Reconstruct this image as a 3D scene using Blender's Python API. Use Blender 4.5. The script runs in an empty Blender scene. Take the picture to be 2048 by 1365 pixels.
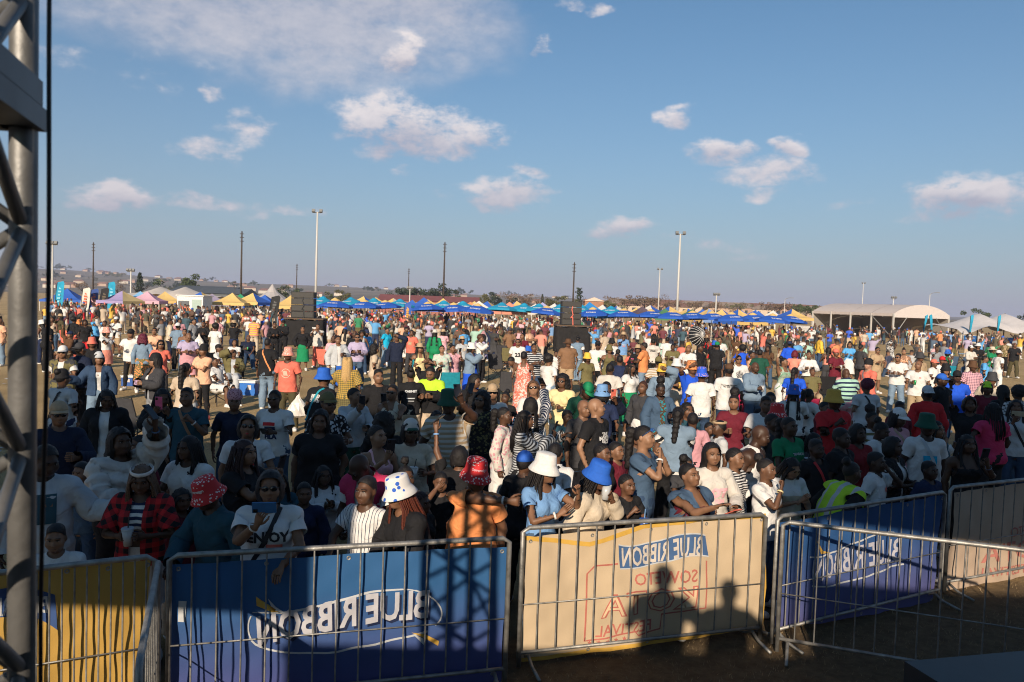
import bpy, bmesh, math, random
import numpy as np
from mathutils import Vector, Matrix, Quaternion
R = math.radians
random.seed(7); rng = np.random.default_rng(7)
scene = bpy.context.scene
COL = scene.collection

# ------------------------------------------------------------------ camera
F_PX, W_PX, H_PX = 1600.0, 2048.0, 1365.0
CAM_H = 2.9
HOR0, ROLL = 604.0, 0.034
cam_data = bpy.data.cameras.new("camera"); cam = bpy.data.objects.new("camera", cam_data)
COL.objects.link(cam)
cam_data.sensor_width = 36.0; cam_data.lens = 36.0 * F_PX / W_PX
cam_data.clip_start = 0.05; cam_data.clip_end = 20000
pitch = math.atan((H_PX / 2 - HOR0) / F_PX)
cam.location = (0, 0, CAM_H)
CAM_M = (Matrix.Translation((0, 0, CAM_H)) @ Matrix.Rotation(R(90) - pitch, 4, 'X') @ Matrix.Rotation(math.atan(ROLL), 4, 'Z'))
cam.matrix_world = CAM_M
cam_data.dof.use_dof = True; cam_data.dof.focus_distance = 10.0; cam_data.dof.aperture_fstop = 4.5
scene.camera = cam
scene.render.engine = 'CYCLES'; scene.cycles.filter_width = 1.05

# ------------------------------------------------------------------ light and exposure
SUN_AZ, SUN_EL = 12.0, 22.0          # light travels towards +Y, turned 12 degrees to +X
world = bpy.data.worlds.new("World"); scene.world = world; world.use_nodes = True
sun_d = bpy.data.lights.new("sun", 'SUN'); sun_d.energy = 4.8; sun_d.angle = R(0.53); sun_d.color = (1.0, 0.83, 0.64)
sun = bpy.data.objects.new("sun", sun_d); COL.objects.link(sun)
LDIR = Vector((math.sin(R(SUN_AZ)) * math.cos(R(SUN_EL)), math.cos(R(SUN_AZ)) * math.cos(R(SUN_EL)), -math.sin(R(SUN_EL))))
sun.rotation_euler = LDIR.to_track_quat('-Z', 'Y').to_euler()
sun.location = (-20, -60, 40)
scene.view_settings.view_transform = 'Standard'; scene.view_settings.look = 'None'
scene.view_settings.exposure = 0.36; scene.view_settings.gamma = 1.0
scene.view_settings.use_curve_mapping = False
SKY_STRENGTH = 0.080

def ray(px, py):
    d = Vector(((px - W_PX / 2) / F_PX, (H_PX / 2 - py) / F_PX, -1.0))
    return (CAM_M.to_3x3() @ d).normalized()
def at_z(px, py, z=0.0):
    d = ray(px, py); t = (z - CAM_H) / d.z
    return Vector((0, 0, CAM_H)) + d * t
def at_y(px, py, y):
    d = ray(px, py); return Vector((0, 0, CAM_H)) + d * (y / d.y)

# ------------------------------------------------------------------ sky: Nishita plus soft broken cloud in sky directions
def build_sky():
    nt = world.node_tree; nt.nodes.clear(); N = nt.nodes.new; L = nt.links.new
    out = N('ShaderNodeOutputWorld'); bg = N('ShaderNodeBackground'); bg.inputs['Strength'].default_value = SKY_STRENGTH
    sky = N('ShaderNodeTexSky'); sky.sky_type = 'NISHITA'; sky.sun_disc = False
    sky.sun_elevation = R(SUN_EL); sky.sun_rotation = R(180 + SUN_AZ)
    sky.altitude = 1500; sky.air_density = 1.35; sky.dust_density = 2.2; sky.ozone_density = 2.2
    tc = N('ShaderNodeTexCoord'); sep = N('ShaderNodeSeparateXYZ'); L(tc.outputs['Generated'], sep.inputs[0])
    def M(op, a, b=None, c=None, clamp=False):
        n = N('ShaderNodeMath'); n.operation = op; n.use_clamp = clamp
        for i, v in enumerate((a, b, c)):
            if v is None: continue
            if isinstance(v, (int, float)): n.inputs[i].default_value = v
            else: L(v, n.inputs[i])
        return n.outputs[0]
    az = M('ARCTAN2', sep.outputs[0], sep.outputs[1]); el = M('ARCSINE', sep.outputs[2])
    comb = N('ShaderNodeCombineXYZ'); L(az, comb.inputs[0]); L(M('MULTIPLY', el, 1.7), comb.inputs[1])
    wn = N('ShaderNodeTexNoise'); wn.inputs['Scale'].default_value = 16.0; wn.inputs['Detail'].default_value = 3.0; L(comb.outputs[0], wn.inputs['Vector'])
    ws = N('ShaderNodeVectorMath'); ws.operation = 'MULTIPLY_ADD'; L(wn.outputs['Color'], ws.inputs[0]); ws.inputs[1].default_value = (.075, .075, 0); ws.inputs[2].default_value = (-.0375, -.0375, 0)
    wa = N('ShaderNodeVectorMath'); wa.operation = 'ADD'; L(comb.outputs[0], wa.inputs[0]); L(ws.outputs[0], wa.inputs[1]); warped = wa.outputs[0]
    def noise(scale, detail, rough, off):
        mp = N('ShaderNodeVectorMath'); mp.operation = 'ADD'; L(comb.outputs[0], mp.inputs[0]); mp.inputs[1].default_value = off
        n = N('ShaderNodeTexNoise'); n.inputs['Scale'].default_value = scale; n.inputs['Detail'].default_value = detail
        n.inputs['Roughness'].default_value = rough; L(mp.outputs[0], n.inputs['Vector']); return n.outputs[0]
    n1 = noise(12.0, 7.0, 0.66, (3.1, 0.4, 0)); n2 = noise(34.0, 4.0, 0.6, (1.7, 5.2, 0)); n3 = noise(2.2, 3.0, 0.55, (8.0, 2.0, 0))
    # cloud masses: centre px, half sizes px, strength
    blobs = [(560, 40, 420, 95, .78), (640, 130, 230, 70, .62), (760, 15, 260, 60, .78), (420, -40, 330, 90, .75),
             (800, 255, 150, 68, 1.0), (950, 275, 70, 45, .8), (740, 225, 60, 40, .7), (500, 255, 70, 45, .55), (420, 305, 75, 28, .6), (435, 190, 40, 20, .7),
             (1000, 385, 120, 34, .8), (1065, 350, 60, 22, .7), (930, 382, 60, 28, .6),
             (225, 392, 95, 34, .85), (400, 405, 110, 24, .7), (560, 415, 110, 16, .55),
             (1235, 455, 90, 24, .8), (1400, 485, 110, 22, .55), (1440, 298, 80, 26, .85), (1590, 295, 50, 24, .8), (1540, 350, 120, 36, .75), (1545, 390, 85, 22, .6),
             (1900, 390, 95, 48, 1.0), (1985, 395, 80, 32, .9), (1910, 430, 100, 26, .6),
             (1355, 235, 42, 26, .8), (1085, 92, 36, 22, .8), (1140, 15, 40, 18, .6), (1195, 18, 30, 16, .6), (805, 105, 45, 45, .9), (805, 342, 36, 14, .6),
             (1690, 410, 45, 14, .5), (1720, 505, 60, 18, .4), (740, 470, 60, 16, .3), (560, 460, 60, 18, .3), (1500, 505, 60, 14, .4), (130, 120, 80, 40, .35), (330, 150, 110, 60, .35)]
    dens = None; shade = None; bank = None
    def VM(op, a, b=None, c=None):
        n = N('ShaderNodeVectorMath'); n.operation = op
        for i, v in enumerate((a, b, c)):
            if v is None: continue
            if isinstance(v, tuple): n.inputs[i].default_value = v
            else: L(v, n.inputs[i])
        return n
    for q, (bx, by, rx, ry, st) in enumerate(blobs):
        d = ray(bx, by); a0 = math.atan2(d.x, d.y); e0 = math.asin(d.z) * 1.7
        kk = 1.1 if q < 4 else .92; ra = rx / F_PX * kk; re = ry / F_PX * 1.7 * kk
        p = VM('MULTIPLY_ADD', warped, (1 / ra, 1 / re, 0), (-a0 / ra, -e0 / re, 0)).outputs[0]
        r2 = VM('DOT_PRODUCT', p, p).outputs['Value']
        g = M('MULTIPLY_ADD', r2, -.62 * st, st)
        if q < 4: bank = g if bank is None else M('MAXIMUM', bank, g)
        else: dens = g if dens is None else M('MAXIMUM', dens, g)
        if st >= .79:
            sp = N('ShaderNodeSeparateXYZ'); L(p, sp.inputs[0]); w = M('MULTIPLY', M('MAXIMUM', g, 0.0), sp.outputs[1]); shade = w if shade is None else M('ADD', shade, w)
    dens = M('MAXIMUM', dens, 0.0)
    # away from the view the same kind of cloud goes on, from noise alone
    behind = M('SUBTRACT', 1.0, M('MULTIPLY', M('ADD', sep.outputs[1], -0.2), 1.6, clamp=True), clamp=True)
    gen = M('MULTIPLY', M('SUBTRACT', n3, 0.47, clamp=True), M('MULTIPLY', behind, 3.2))
    dens = M('MAXIMUM', dens, gen)
    nn = M('ADD', M('MULTIPLY', M('SUBTRACT', n1, 0.5), 2.2), M('MULTIPLY', M('SUBTRACT', n2, 0.5), 1.3))
    cov = N('ShaderNodeMapRange'); cov.interpolation_type = 'SMOOTHSTEP'
    cov.inputs['From Min'].default_value = 0.26; cov.inputs['From Max'].default_value = 0.98
    L(M('ADD', dens, M('MULTIPLY', nn, M('ADD', M('MULTIPLY', dens, 1.15), 0.26))), cov.inputs['Value'])
    # the wide grey bank overhead: smoother and half clear
    cov2 = N('ShaderNodeMapRange'); cov2.interpolation_type = 'SMOOTHSTEP'; cov2.inputs['From Min'].default_value = .12; cov2.inputs['From Max'].default_value = .85
    L(M('ADD', M('MAXIMUM', bank, 0.0), M('MULTIPLY', nn, M('MULTIPLY', M('MAXIMUM', bank, 0.0), .55))), cov2.inputs['Value']); bankf = M('MULTIPLY', cov2.outputs[0], .66)
    # haze near the horizon, all round
    hz = M('EXPONENT', M('MULTIPLY', M('MAXIMUM', el, 0.0), -5.2))
    hmix = N('ShaderNodeMix'); hmix.data_type = 'RGBA'; L(M('MULTIPLY', hz, 0.86), hmix.inputs['Factor'])
    tint = N('ShaderNodeMix'); tint.data_type = 'RGBA'; tint.blend_type = 'MULTIPLY'; tint.inputs['Factor'].default_value = 1.0
    L(sky.outputs[0], tint.inputs['A']); tint.inputs['B'].default_value = SKY_TINT
    L(tint.outputs['Result'], hmix.inputs['A']); hmix.inputs['B'].default_value = HAZE_COL
    # cloud colour: bright warm tops, mauve grey bases
    lit = N('ShaderNodeMapRange'); lit.inputs['From Min'].default_value = -0.50; lit.inputs['From Max'].default_value = 0.35
    L(M('ADD', shade, M('MULTIPLY', nn, 0.55)), lit.inputs['Value'])
    cc = N('ShaderNodeMix'); cc.data_type = 'RGBA'; L(lit.outputs[0], cc.inputs['Factor'])
    cc.inputs['A'].default_value = CLOUD_BASE; cc.inputs['B'].default_value = CLOUD_TOP
    chz = N('ShaderNodeMix'); chz.data_type = 'RGBA'; L(M('MULTIPLY', hz, 0.75), chz.inputs['Factor']); L(cc.outputs['Result'], chz.inputs['A']); chz.inputs['B'].default_value = HAZE_COL
    bm_ = N('ShaderNodeMix'); bm_.data_type = 'RGBA'; L(M('MULTIPLY', lit.outputs[0], .55), bm_.inputs['Factor']); bm_.inputs['A'].default_value = CLOUD_BASE; bm_.inputs['B'].default_value = CLOUD_TOP
    b2 = N('ShaderNodeMix'); b2.data_type = 'RGBA'; L(bankf, b2.inputs['Factor']); L(hmix.outputs['Result'], b2.inputs['A']); L(bm_.outputs['Result'], b2.inputs['B'])
    fin = N('ShaderNodeMix'); fin.data_type = 'RGBA'; L(M('MULTIPLY', cov.outputs[0], 0.86), fin.inputs['Factor'])
    L(b2.outputs['Result'], fin.inputs['A']); L(chz.outputs['Result'], fin.inputs['B'])
    L(fin.outputs['Result'], bg.inputs['Color']); L(bg.outputs[0], out.inputs[0])
SKY_TINT = (0.46, 0.80, 0.95, 1); HAZE_COL = (4.0, 3.8, 4.9, 1); CLOUD_BASE = (4.6, 4.5, 5.3, 1); CLOUD_TOP = (9.8, 8.9, 8.5, 1)
build_sky()
world.cycles.sampling_method = 'MANUAL'; world.cycles.sample_map_resolution = 256

# ------------------------------------------------------------------ small helpers
PAL = dict(white=(.66, .65, .635), offwhite=(.56, .53, .485), cream=(.54, .46, .355), beige=(.50, .40, .30), tan=(.40, .29, .18), khaki=(.36, .27, .17),
    black=(.012, .012, .014), charcoal=(.045, .045, .05), grey=(.24, .25, .27), lgrey=(.46, .48, .50), navy=(.015, .025, .07), dnavy=(.010, .016, .04), blue=(.02, .11, .50), rblue=(.015, .09, .62),
    lblue=(.16, .31, .56), sky=(.10, .36, .70), denim=(.055, .098, .165), ldenim=(.17, .245, .335), ddenim=(.03, .06, .12), teal=(.01, .25, .34), dteal=(.02, .07, .10), cyan=(.01, .38, .62), green=(.01, .22, .09), dgreen=(.01, .07, .045), lime=(.45, .75, .04),
    olive=(.15, .13, .055), dolive=(.07, .06, .03), mint=(.36, .58, .48), red=(.52, .02, .025), dred=(.22, .015, .02), maroon=(.13, .012, .025), coral=(.72, .17, .12), salmon=(.74, .27, .20), orange=(.68, .25, .09), peach=(.75, .42, .27),
    pink=(.70, .12, .28), lpink=(.72, .40, .45), rose=(.55, .28, .32), magenta=(.50, .03, .10), purple=(.20, .11, .36), lilac=(.42, .36, .52), yellow=(.74, .46, .06), lyellow=(.75, .62, .33), gold=(.55, .33, .06), brown=(.10, .05, .025), lbrown=(.22, .12, .065), blond=(.50, .33, .14), wine=(.10, .012, .03), streak=(.13, .07, .04))
def col(c):
    return PAL[c] if isinstance(c, str) else c
MATS = {}
def principled(name):
    m = bpy.data.materials.new(name); m.use_nodes = True
    b = m.node_tree.nodes['Principled BSDF']; return m, m.node_tree, b
def ramp(nt, fac, stops, interp='LINEAR'):
    r = nt.nodes.new('ShaderNodeValToRGB'); r.color_ramp.interpolation = interp
    e = r.color_ramp.elements
    while len(e) < len(stops): e.new(0.5)
    for k, (p, c) in enumerate(stops):
        e[k].position = p; e[k].color = (*c[:3], 1)
    nt.links.new(fac, r.inputs[0]); return r.outputs[0]
def mat(key, c, rough=0.7, metal=0.0, var=0.12, scale=12.0, bump=0.0, bscale=60.0, spec=0.4, coord='Object', trans=0.0):
    k = (key, tuple(col(c)), rough, metal)
    if k in MATS: return MATS[k]
    m, nt, b = principled(key); N = nt.nodes.new; L = nt.links.new
    c = col(c); tc = N('ShaderNodeTexCoord'); n = N('ShaderNodeTexNoise'); n.inputs['Scale'].default_value = scale; n.inputs['Detail'].default_value = 5
    L(tc.outputs[coord], n.inputs['Vector'])
    lo = [max(0, v * (1 - var)) for v in c]; hi = [min(1, v * (1 + var)) for v in c]
    L(ramp(nt, n.outputs[0], [(0.3, lo), (0.7, hi)]), b.inputs['Base Color'])
    b.inputs['Roughness'].default_value = rough; b.inputs['Metallic'].default_value = metal; b.inputs['Specular IOR Level'].default_value = spec
    if bump:
        n2 = N('ShaderNodeTexNoise'); n2.inputs['Scale'].default_value = bscale; n2.inputs['Detail'].default_value = 4; L(tc.outputs[coord], n2.inputs['Vector'])
        bp = N('ShaderNodeBump'); bp.inputs['Strength'].default_value = bump; bp.inputs['Distance'].default_value = 0.01; L(n2.outputs[0], bp.inputs['Height']); L(bp.outputs[0], b.inputs['Normal'])
    MATS[k] = m; return m

def new_mesh(name, V, Fs, smooth=True):
    me = bpy.data.meshes.new(name)
    V = np.asarray(V, dtype=np.float32).reshape(-1, 3)
    if isinstance(Fs, np.ndarray):
        k = Fs.shape[1]; n = len(Fs)
        me.vertices.add(len(V)); me.vertices.foreach_set('co', V.ravel())
        me.loops.add(n * k); me.loops.foreach_set('vertex_index', Fs.astype(np.int32).ravel())
        me.polygons.add(n); me.polygons.foreach_set('loop_start', np.arange(0, n * k, k, dtype=np.int32))
        me.polygons.foreach_set('use_smooth', np.full(n, smooth)); me.update(calc_edges=True)
    else:
        me.from_pydata([tuple(map(float, v)) for v in V], [], Fs)
        if smooth: me.polygons.foreach_set('use_smooth', np.full(len(me.polygons), True))
        me.update()
    return me
def link(name, me, parent=None, mtx=None, mats=None):
    o = bpy.data.objects.new(name, me); COL.objects.link(o)
    if parent is not None: o.parent = parent
    if mtx is not None: o.matrix_local = mtx
    if mats:
        if len(me.materials) == 0:
            for m in mats: me.materials.append(m)
        else:
            for i, m in enumerate(mats):
                if me.materials[i] is not m:
                    o.material_slots[i].link = 'OBJECT'; o.material_slots[i].material = m
    return o
def empty(name, loc=(0, 0, 0), rz=0.0, sc=1.0):
    o = bpy.data.objects.new(name, None); COL.objects.link(o); o.location = loc; o.rotation_euler = (0, 0, rz); o.scale = (sc, sc, sc)
    o.empty_display_size = 0.1; return o
def tag(o, label=None, cat=None, group=None, kind=None):
    if label: o['label'] = label
    if cat: o['category'] = cat
    if group: o['group'] = group
    if kind: o['kind'] = kind
    return o

class MB:
    """collects boxes, tubes, lathes and quads; build() links them as one mesh object"""
    def __init__(s): s.v = []; s.f = []; s.m = []; s.mi = 0
    def add(s, V, Fs):
        k = len(s.v); s.v.extend([tuple(p) for p in V]); s.f.extend([tuple(i + k for i in f) for f in Fs]); s.m.extend([s.mi] * len(Fs)); return s
    def box(s, c, d, rot=None):
        x, y, z = [v / 2 for v in d]
        P = [Vector(p) for p in ((-x, -y, -z), (x, -y, -z), (x, y, -z), (-x, y, -z), (-x, -y, z), (x, -y, z), (x, y, z), (-x, y, z))]
        if rot is not None: P = [rot @ p for p in P]
        return s.add([p + Vector(c) for p in P], [(0, 3, 2, 1), (4, 5, 6, 7), (0, 1, 5, 4), (1, 2, 6, 5), (2, 3, 7, 6), (3, 0, 4, 7)])
    def tube(s, pts, r, n=8, cap=True):
        pts = [Vector(p) for p in pts]; rs = r if isinstance(r, (list, tuple)) else [r] * len(pts); V = []; Fs = []
        up = None
        for i, p in enumerate(pts):
            t = (pts[min(i + 1, len(pts) - 1)] - pts[max(i - 1, 0)]).normalized()
            if up is None: up = Vector((0, 0, 1)) if abs(t.z) < 0.9 else Vector((1, 0, 0))
            a = t.cross(up); a = a.normalized() if a.length > 1e-5 else Vector((1, 0, 0)); b = t.cross(a).normalized(); up = -b if b.length > 0 else up
            for k in range(n):
                w = 2 * math.pi * k / n; V.append(p + (a * math.cos(w) + b * math.sin(w)) * rs[i])
        for i in range(len(pts) - 1):
            for k in range(n):
                q = (k + 1) % n; Fs.append((i * n + k, i * n + q, (i + 1) * n + q, (i + 1) * n + k))
        if cap: Fs.append(tuple(range(n - 1, -1, -1))); Fs.append(tuple((len(pts) - 1) * n + k for k in range(n)))
        return s.add(V, Fs)
    def lathe(s, prof, c=(0, 0, 0), n=14, sx=1.0, sy=1.0):
        V = []; Fs = []; c = Vector(c)
        for (r, z) in prof:
            for k in range(n):
                w = 2 * math.pi * k / n; V.append((c.x + r * sx * math.cos(w), c.y + r * sy * math.sin(w), c.z + z))
        for i in range(len(prof) - 1):
            for k in range(n):
                q = (k + 1) % n; Fs.append((i * n + k, i * n + q, (i + 1) * n + q, (i + 1) * n + k))
        return s.add(V, Fs)
    def mesh(s, name, smooth=False):
        me = new_mesh(name, s.v, s.f, smooth)
        if any(s.m): me.polygons.foreach_set('material_index', np.array(s.m, dtype=np.int32))
        return me
    def build(s, name, m, parent=None, smooth=False, mtx=None):
        return link(name, s.mesh(name, smooth), parent, mtx, m if isinstance(m, list) else [m])
# ================================================================== people: one rest-pose figure per sex, clothes grown from it, both bent by the same bones
LODK = 1.0
def surface_nets(f, lo, hi, h, proj=2):
    h = h * LODK
    lo = np.array(lo, float); hi = np.array(hi, float)
    n = np.ceil((hi - lo) / h).astype(int) + 1
    ax = [lo[i] + h * np.arange(n[i]) for i in range(3)]
    G = np.stack(np.meshgrid(*ax, indexing='ij'), -1)
    D = f(G.reshape(-1, 3)).reshape(n)
    c = [D[i:n[0] - 1 + i, j:n[1] - 1 + j, k:n[2] - 1 + k] for i in (0, 1) for j in (0, 1) for k in (0, 1)]
    S = np.stack(c, -1); neg = S < 0; act = neg.any(-1) & ~neg.all(-1)
    idx = -np.ones(act.shape, int); cells = np.argwhere(act); idx[act] = np.arange(len(cells))
    Sv = S[act]; off = np.array([(i, j, k) for i in (0, 1) for j in (0, 1) for k in (0, 1)], float)
    acc = np.zeros((len(cells), 3)); cnt = np.zeros(len(cells))
    for a in range(8):
        for b in range(a + 1, 8):
            if np.abs(off[a] - off[b]).sum() != 1: continue
            da, db = Sv[:, a], Sv[:, b]; m = (da < 0) != (db < 0)
            t = np.where(m, da / np.where(m, da - db, 1), 0)
            acc += np.where(m[:, None], off[a] + t[:, None] * (off[b] - off[a]), 0); cnt += m
    V = lo + (cells + acc / cnt[:, None]) * h
    Q = []
    for d in range(3):
        e1, e2 = [(1, 2), (2, 0), (0, 1)][d]
        sl0 = [slice(None)] * 3; sl1 = [slice(None)] * 3; sl0[d] = slice(0, -1); sl1[d] = slice(1, None)
        A = D[tuple(sl0)]; B = D[tuple(sl1)]; m = (A < 0) != (B < 0)
        P = np.argwhere(m); P = P[(P[:, e1] > 0) & (P[:, e2] > 0) & (P[:, e1] < n[e1] - 1) & (P[:, e2] < n[e2] - 1)]
        sg = A[tuple(P.T)] < 0
        def cell(o1, o2):
            q = P.copy(); q[:, e1] -= o1; q[:, e2] -= o2; return idx[tuple(q.T)]
        q = np.stack([cell(1, 1), cell(0, 1), cell(0, 0), cell(1, 0)], -1)
        q[~sg] = q[~sg][:, ::-1]; Q.append(q)
    Q = np.concatenate(Q); Q = Q[(Q >= 0).all(1)]
    for _ in range(proj):
        d, g = f(V), grad(f, V); V = V - np.clip(d, -h, h)[:, None] * g
    return V, Q
def grad(f, V, e=0.003):
    g = np.stack([f(V + np.eye(3)[i] * e) - f(V - np.eye(3)[i] * e) for i in range(3)], -1)
    return g / np.maximum(np.linalg.norm(g, axis=1, keepdims=True), 1e-6)
def clip_mesh(V, Q, g):
    """keep the part where g > 0 and pull the ragged edge onto g = 0, which gives a clean hem"""
    d = g(V); keep = (d[Q] > 0).sum(1) >= 2; Q = Q[keep]
    used = np.unique(Q); mp = -np.ones(len(V), int); mp[used] = np.arange(len(used)); V = V[used].copy(); Q = mp[Q]
    cnt = {}
    for k in range(4):
        a, b = Q[:, k], Q[:, (k + 1) % 4]
        for x, y in zip(a.tolist(), b.tolist()):
            e = (x, y) if x < y else (y, x); cnt[e] = cnt.get(e, 0) + 1
    bd = np.array(sorted({v for e, c in cnt.items() if c == 1 for v in e}), int)
    for _ in range(3):
        if len(bd) == 0: break
        P = V[bd]; dd = g(P); G = np.stack([(g(P + np.eye(3)[i] * .003) - g(P - np.eye(3)[i] * .003)) / .006 for i in range(3)], -1)
        V[bd] = P - np.clip(dd / np.maximum((G ** 2).sum(1), .2), -.03, .03)[:, None] * G
    return V, Q
def smin(a, b, k):
    h = np.clip(0.5 + 0.5 * (b - a) / k, 0, 1); return b + (a - b) * h - k * h * (1 - h)
def cone(P, a, b, ra, rb):
    a = np.array(a); b = np.array(b); ab = b - a; t = np.clip(((P - a) @ ab) / (ab @ ab), 0, 1)
    return np.linalg.norm(P - a - t[:, None] * ab, axis=1) - (ra + (rb - ra) * t)
def ell(P, c, r):
    r = np.array(r); q = (P - np.array(c)) / r; k = np.linalg.norm(q, axis=1); return (k - 1) * r.min()
def sections(P, tab, z0, z1):
    z = P[:, 2]; t = np.array(tab); wx = np.interp(z, t[:, 0], t[:, 1]); wy = np.interp(z, t[:, 0], t[:, 2]); cy = np.interp(z, t[:, 0], t[:, 3])
    d = (np.sqrt((P[:, 0] / wx) ** 2 + ((P[:, 1] - cy) / wy) ** 2) - 1) * np.minimum(wx, wy)
    return np.maximum(np.maximum(d, z - z1), z0 - z)
def sst(a, b, x):
    t = np.clip((x - a) / (b - a), 0, 1); return t * t * (3 - 2 * t)

SH, EL, WR = (.166, .008, 1.388), (.366, .016, 1.188), (.543, 0., 1.011)
HIP, KN, AN = (.092, 0., .925), (.102, -.008, .49), (.108, .022, .085)
TORSO = {'m': [(.76, .10, .08, 0), (.82, .150, .102, .008), (.90, .162, .112, .012), (.97, .156, .106, .006), (1.06, .144, .098, 0), (1.15, .150, .104, 0), (1.25, .166, .115, .002), (1.33, .176, .113, .006), (1.40, .158, .090, .012), (1.445, .104, .072, .014), (1.49, .064, .060, .010), (1.56, .058, .058, .006)],
         'f': [(.76, .10, .08, 0), (.82, .160, .110, .010), (.89, .176, .122, .014), (.97, .162, .110, .008), (1.07, .130, .092, 0), (1.15, .134, .094, 0), (1.25, .148, .102, .002), (1.33, .154, .098, .008), (1.395, .138, .078, .014), (1.44, .084, .060, .014), (1.49, .050, .050, .010), (1.56, .047, .048, .006)]}
ARMR = {'m': (.052, .041, .029), 'f': (.045, .036, .025)}
LEGR = {'m': (.086, .058, .056, .036), 'f': (.088, .060, .054, .034)}
def mir(P):
    Q = P.copy(); Q[:, 0] = np.abs(Q[:, 0]); return Q
def f_arms(P, sx, off=0.0, bag=0.0):
    r = ARMR[sx]; P = mir(P)
    d = cone(P, SH, EL, r[0] + off, r[1] + off + bag); d = smin(d, cone(P, EL, WR, r[1] + off + bag, r[2] + off + bag * 1.2), .02)
    return smin(d, ell(P, (.152, .006, 1.372), (.050 + off * .8, .054 + off * .8, .050 + off * .8)), .04)
def f_legs(P, sx, off=0.0, bag=0.0):
    r = LEGR[sx]; P = mir(P)
    d = cone(P, HIP, KN, r[0] + off, r[1] + off + bag * .7)
    d = smin(d, cone(P, KN, (.108, .012, .33), r[1] - .004 + off + bag * .7, r[2] + off + bag), .02)
    d = smin(d, cone(P, (.108, .012, .33), AN, r[2] + off + bag, r[3] + off + bag * 1.5), .02)
    return smin(d, ell(P, (.075, .060, .88), (.088 + off, .085 + off, .095 + off)), .05)
def f_bust(P, off=0.0):
    return ell(mir(P), (.070, -.082, 1.262), (.064 + off, .062 + off, .066 + off))
def f_body(P, sx):
    d = sections(P, TORSO[sx], .78, 1.56); d = smin(d, f_arms(P, sx), .055); d = smin(d, f_legs(P, sx), .04)
    if sx == 'f': d = smin(d, f_bust(P), .04)
    foot = cone(mir(P), (.108, .035, .05), (.118, -.11, .035), .045, .038)
    return smin(d, foot, .03)
def wob(P, amp, s=1.0, ph=0.0):
    return amp * (np.sin(P[:, 0] * 31 * s + P[:, 2] * 19 * s + 3 * np.sin(P[:, 1] * 13 * s + ph)) * .5 + np.sin(P[:, 2] * 43 * s - P[:, 0] * 23 * s + 2 * np.sin(P[:, 0] * 17 * s + ph * 2) + P[:, 1] * 21) * .5)
def straight(tab, w, dpt, z0, k):
    out = []
    for (z, a, b, c) in tab:
        t = k * float(sst(1.36, 1.2, z)); out.append((z, a + (max(w, a) - a) * t, b + (max(dpt, b) - b) * t, c * (1 - .5 * t)))
    return out
def f_top(P, sx, off, loose, arms=True, bag=.0, wr=.006):
    tab = straight(TORSO[sx], .178 if sx == 'm' else .166, .122 if sx == 'm' else .118, .8, loose)
    tab = [(z, a + off, b + off, c) for (z, a, b, c) in tab]
    d = sections(P, tab, .60, 1.60)
    if arms: d = smin(d, f_arms(P, sx, off + .004, bag), .05)
    if sx == 'f': d = smin(d, f_bust(P, off * .8), .05)
    low = smin(f_legs(P, sx, off), d + .002, .03); d = np.where(P[:, 2] < 1.04, np.minimum(d, low), d)
    return d + wob(P, wr)
def arm_t(P):
    Q = mir(P); a = np.array(SH); b = np.array(EL); u = (b - a) / np.linalg.norm(b - a); return (Q - a) @ u
def neck_cut(P, depth=.045, r=.082):
    return np.sqrt((P[:, 0] / r) ** 2 + ((P[:, 1] + .012) / (r + depth * .55)) ** 2 + ((P[:, 2] - 1.478) / (.04 + depth)) ** 2) * .06 - .06
def cut_top(hem, sleeve, depth=.045, r=.082):
    return lambda P: np.minimum.reduce([P[:, 2] - hem, np.where(np.abs(P[:, 0]) > .12 + .6 * np.maximum(0, 1.3 - P[:, 2]), sleeve - arm_t(P), 1.0), neck_cut(P, depth, r), 1.50 - P[:, 2]])
def cut_tank(hem, thin=False):
    def g(P):
        x = np.abs(P[:, 0]); a = (.150 - x) + np.maximum(P[:, 2] - 1.25, 0) * -.12
        nk = np.where(P[:, 1] < .01, np.maximum(P[:, 2] - (1.30 if thin else 1.335), 0), np.maximum(P[:, 2] - 1.36, 0))
        strap = np.where(nk > 0, np.minimum(x - (.072 if thin else .058), (.092 if thin else .112) - x), .1)
        return np.minimum.reduce([P[:, 2] - hem, np.where(P[:, 2] > 1.17, a, np.where(x > .33, -.1, .1)), strap, 1.47 - P[:, 2]])
    return g
TEMPL = {}
def templ(kind, sx, lod=0):
    global LODK
    k = (kind, sx, lod)
    if k not in TEMPL:
        LODK = (1.0, 1.6)[lod]; TEMPL[k] = build_templ(kind, sx); LODK = 1.0
    return TEMPL[k]
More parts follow.
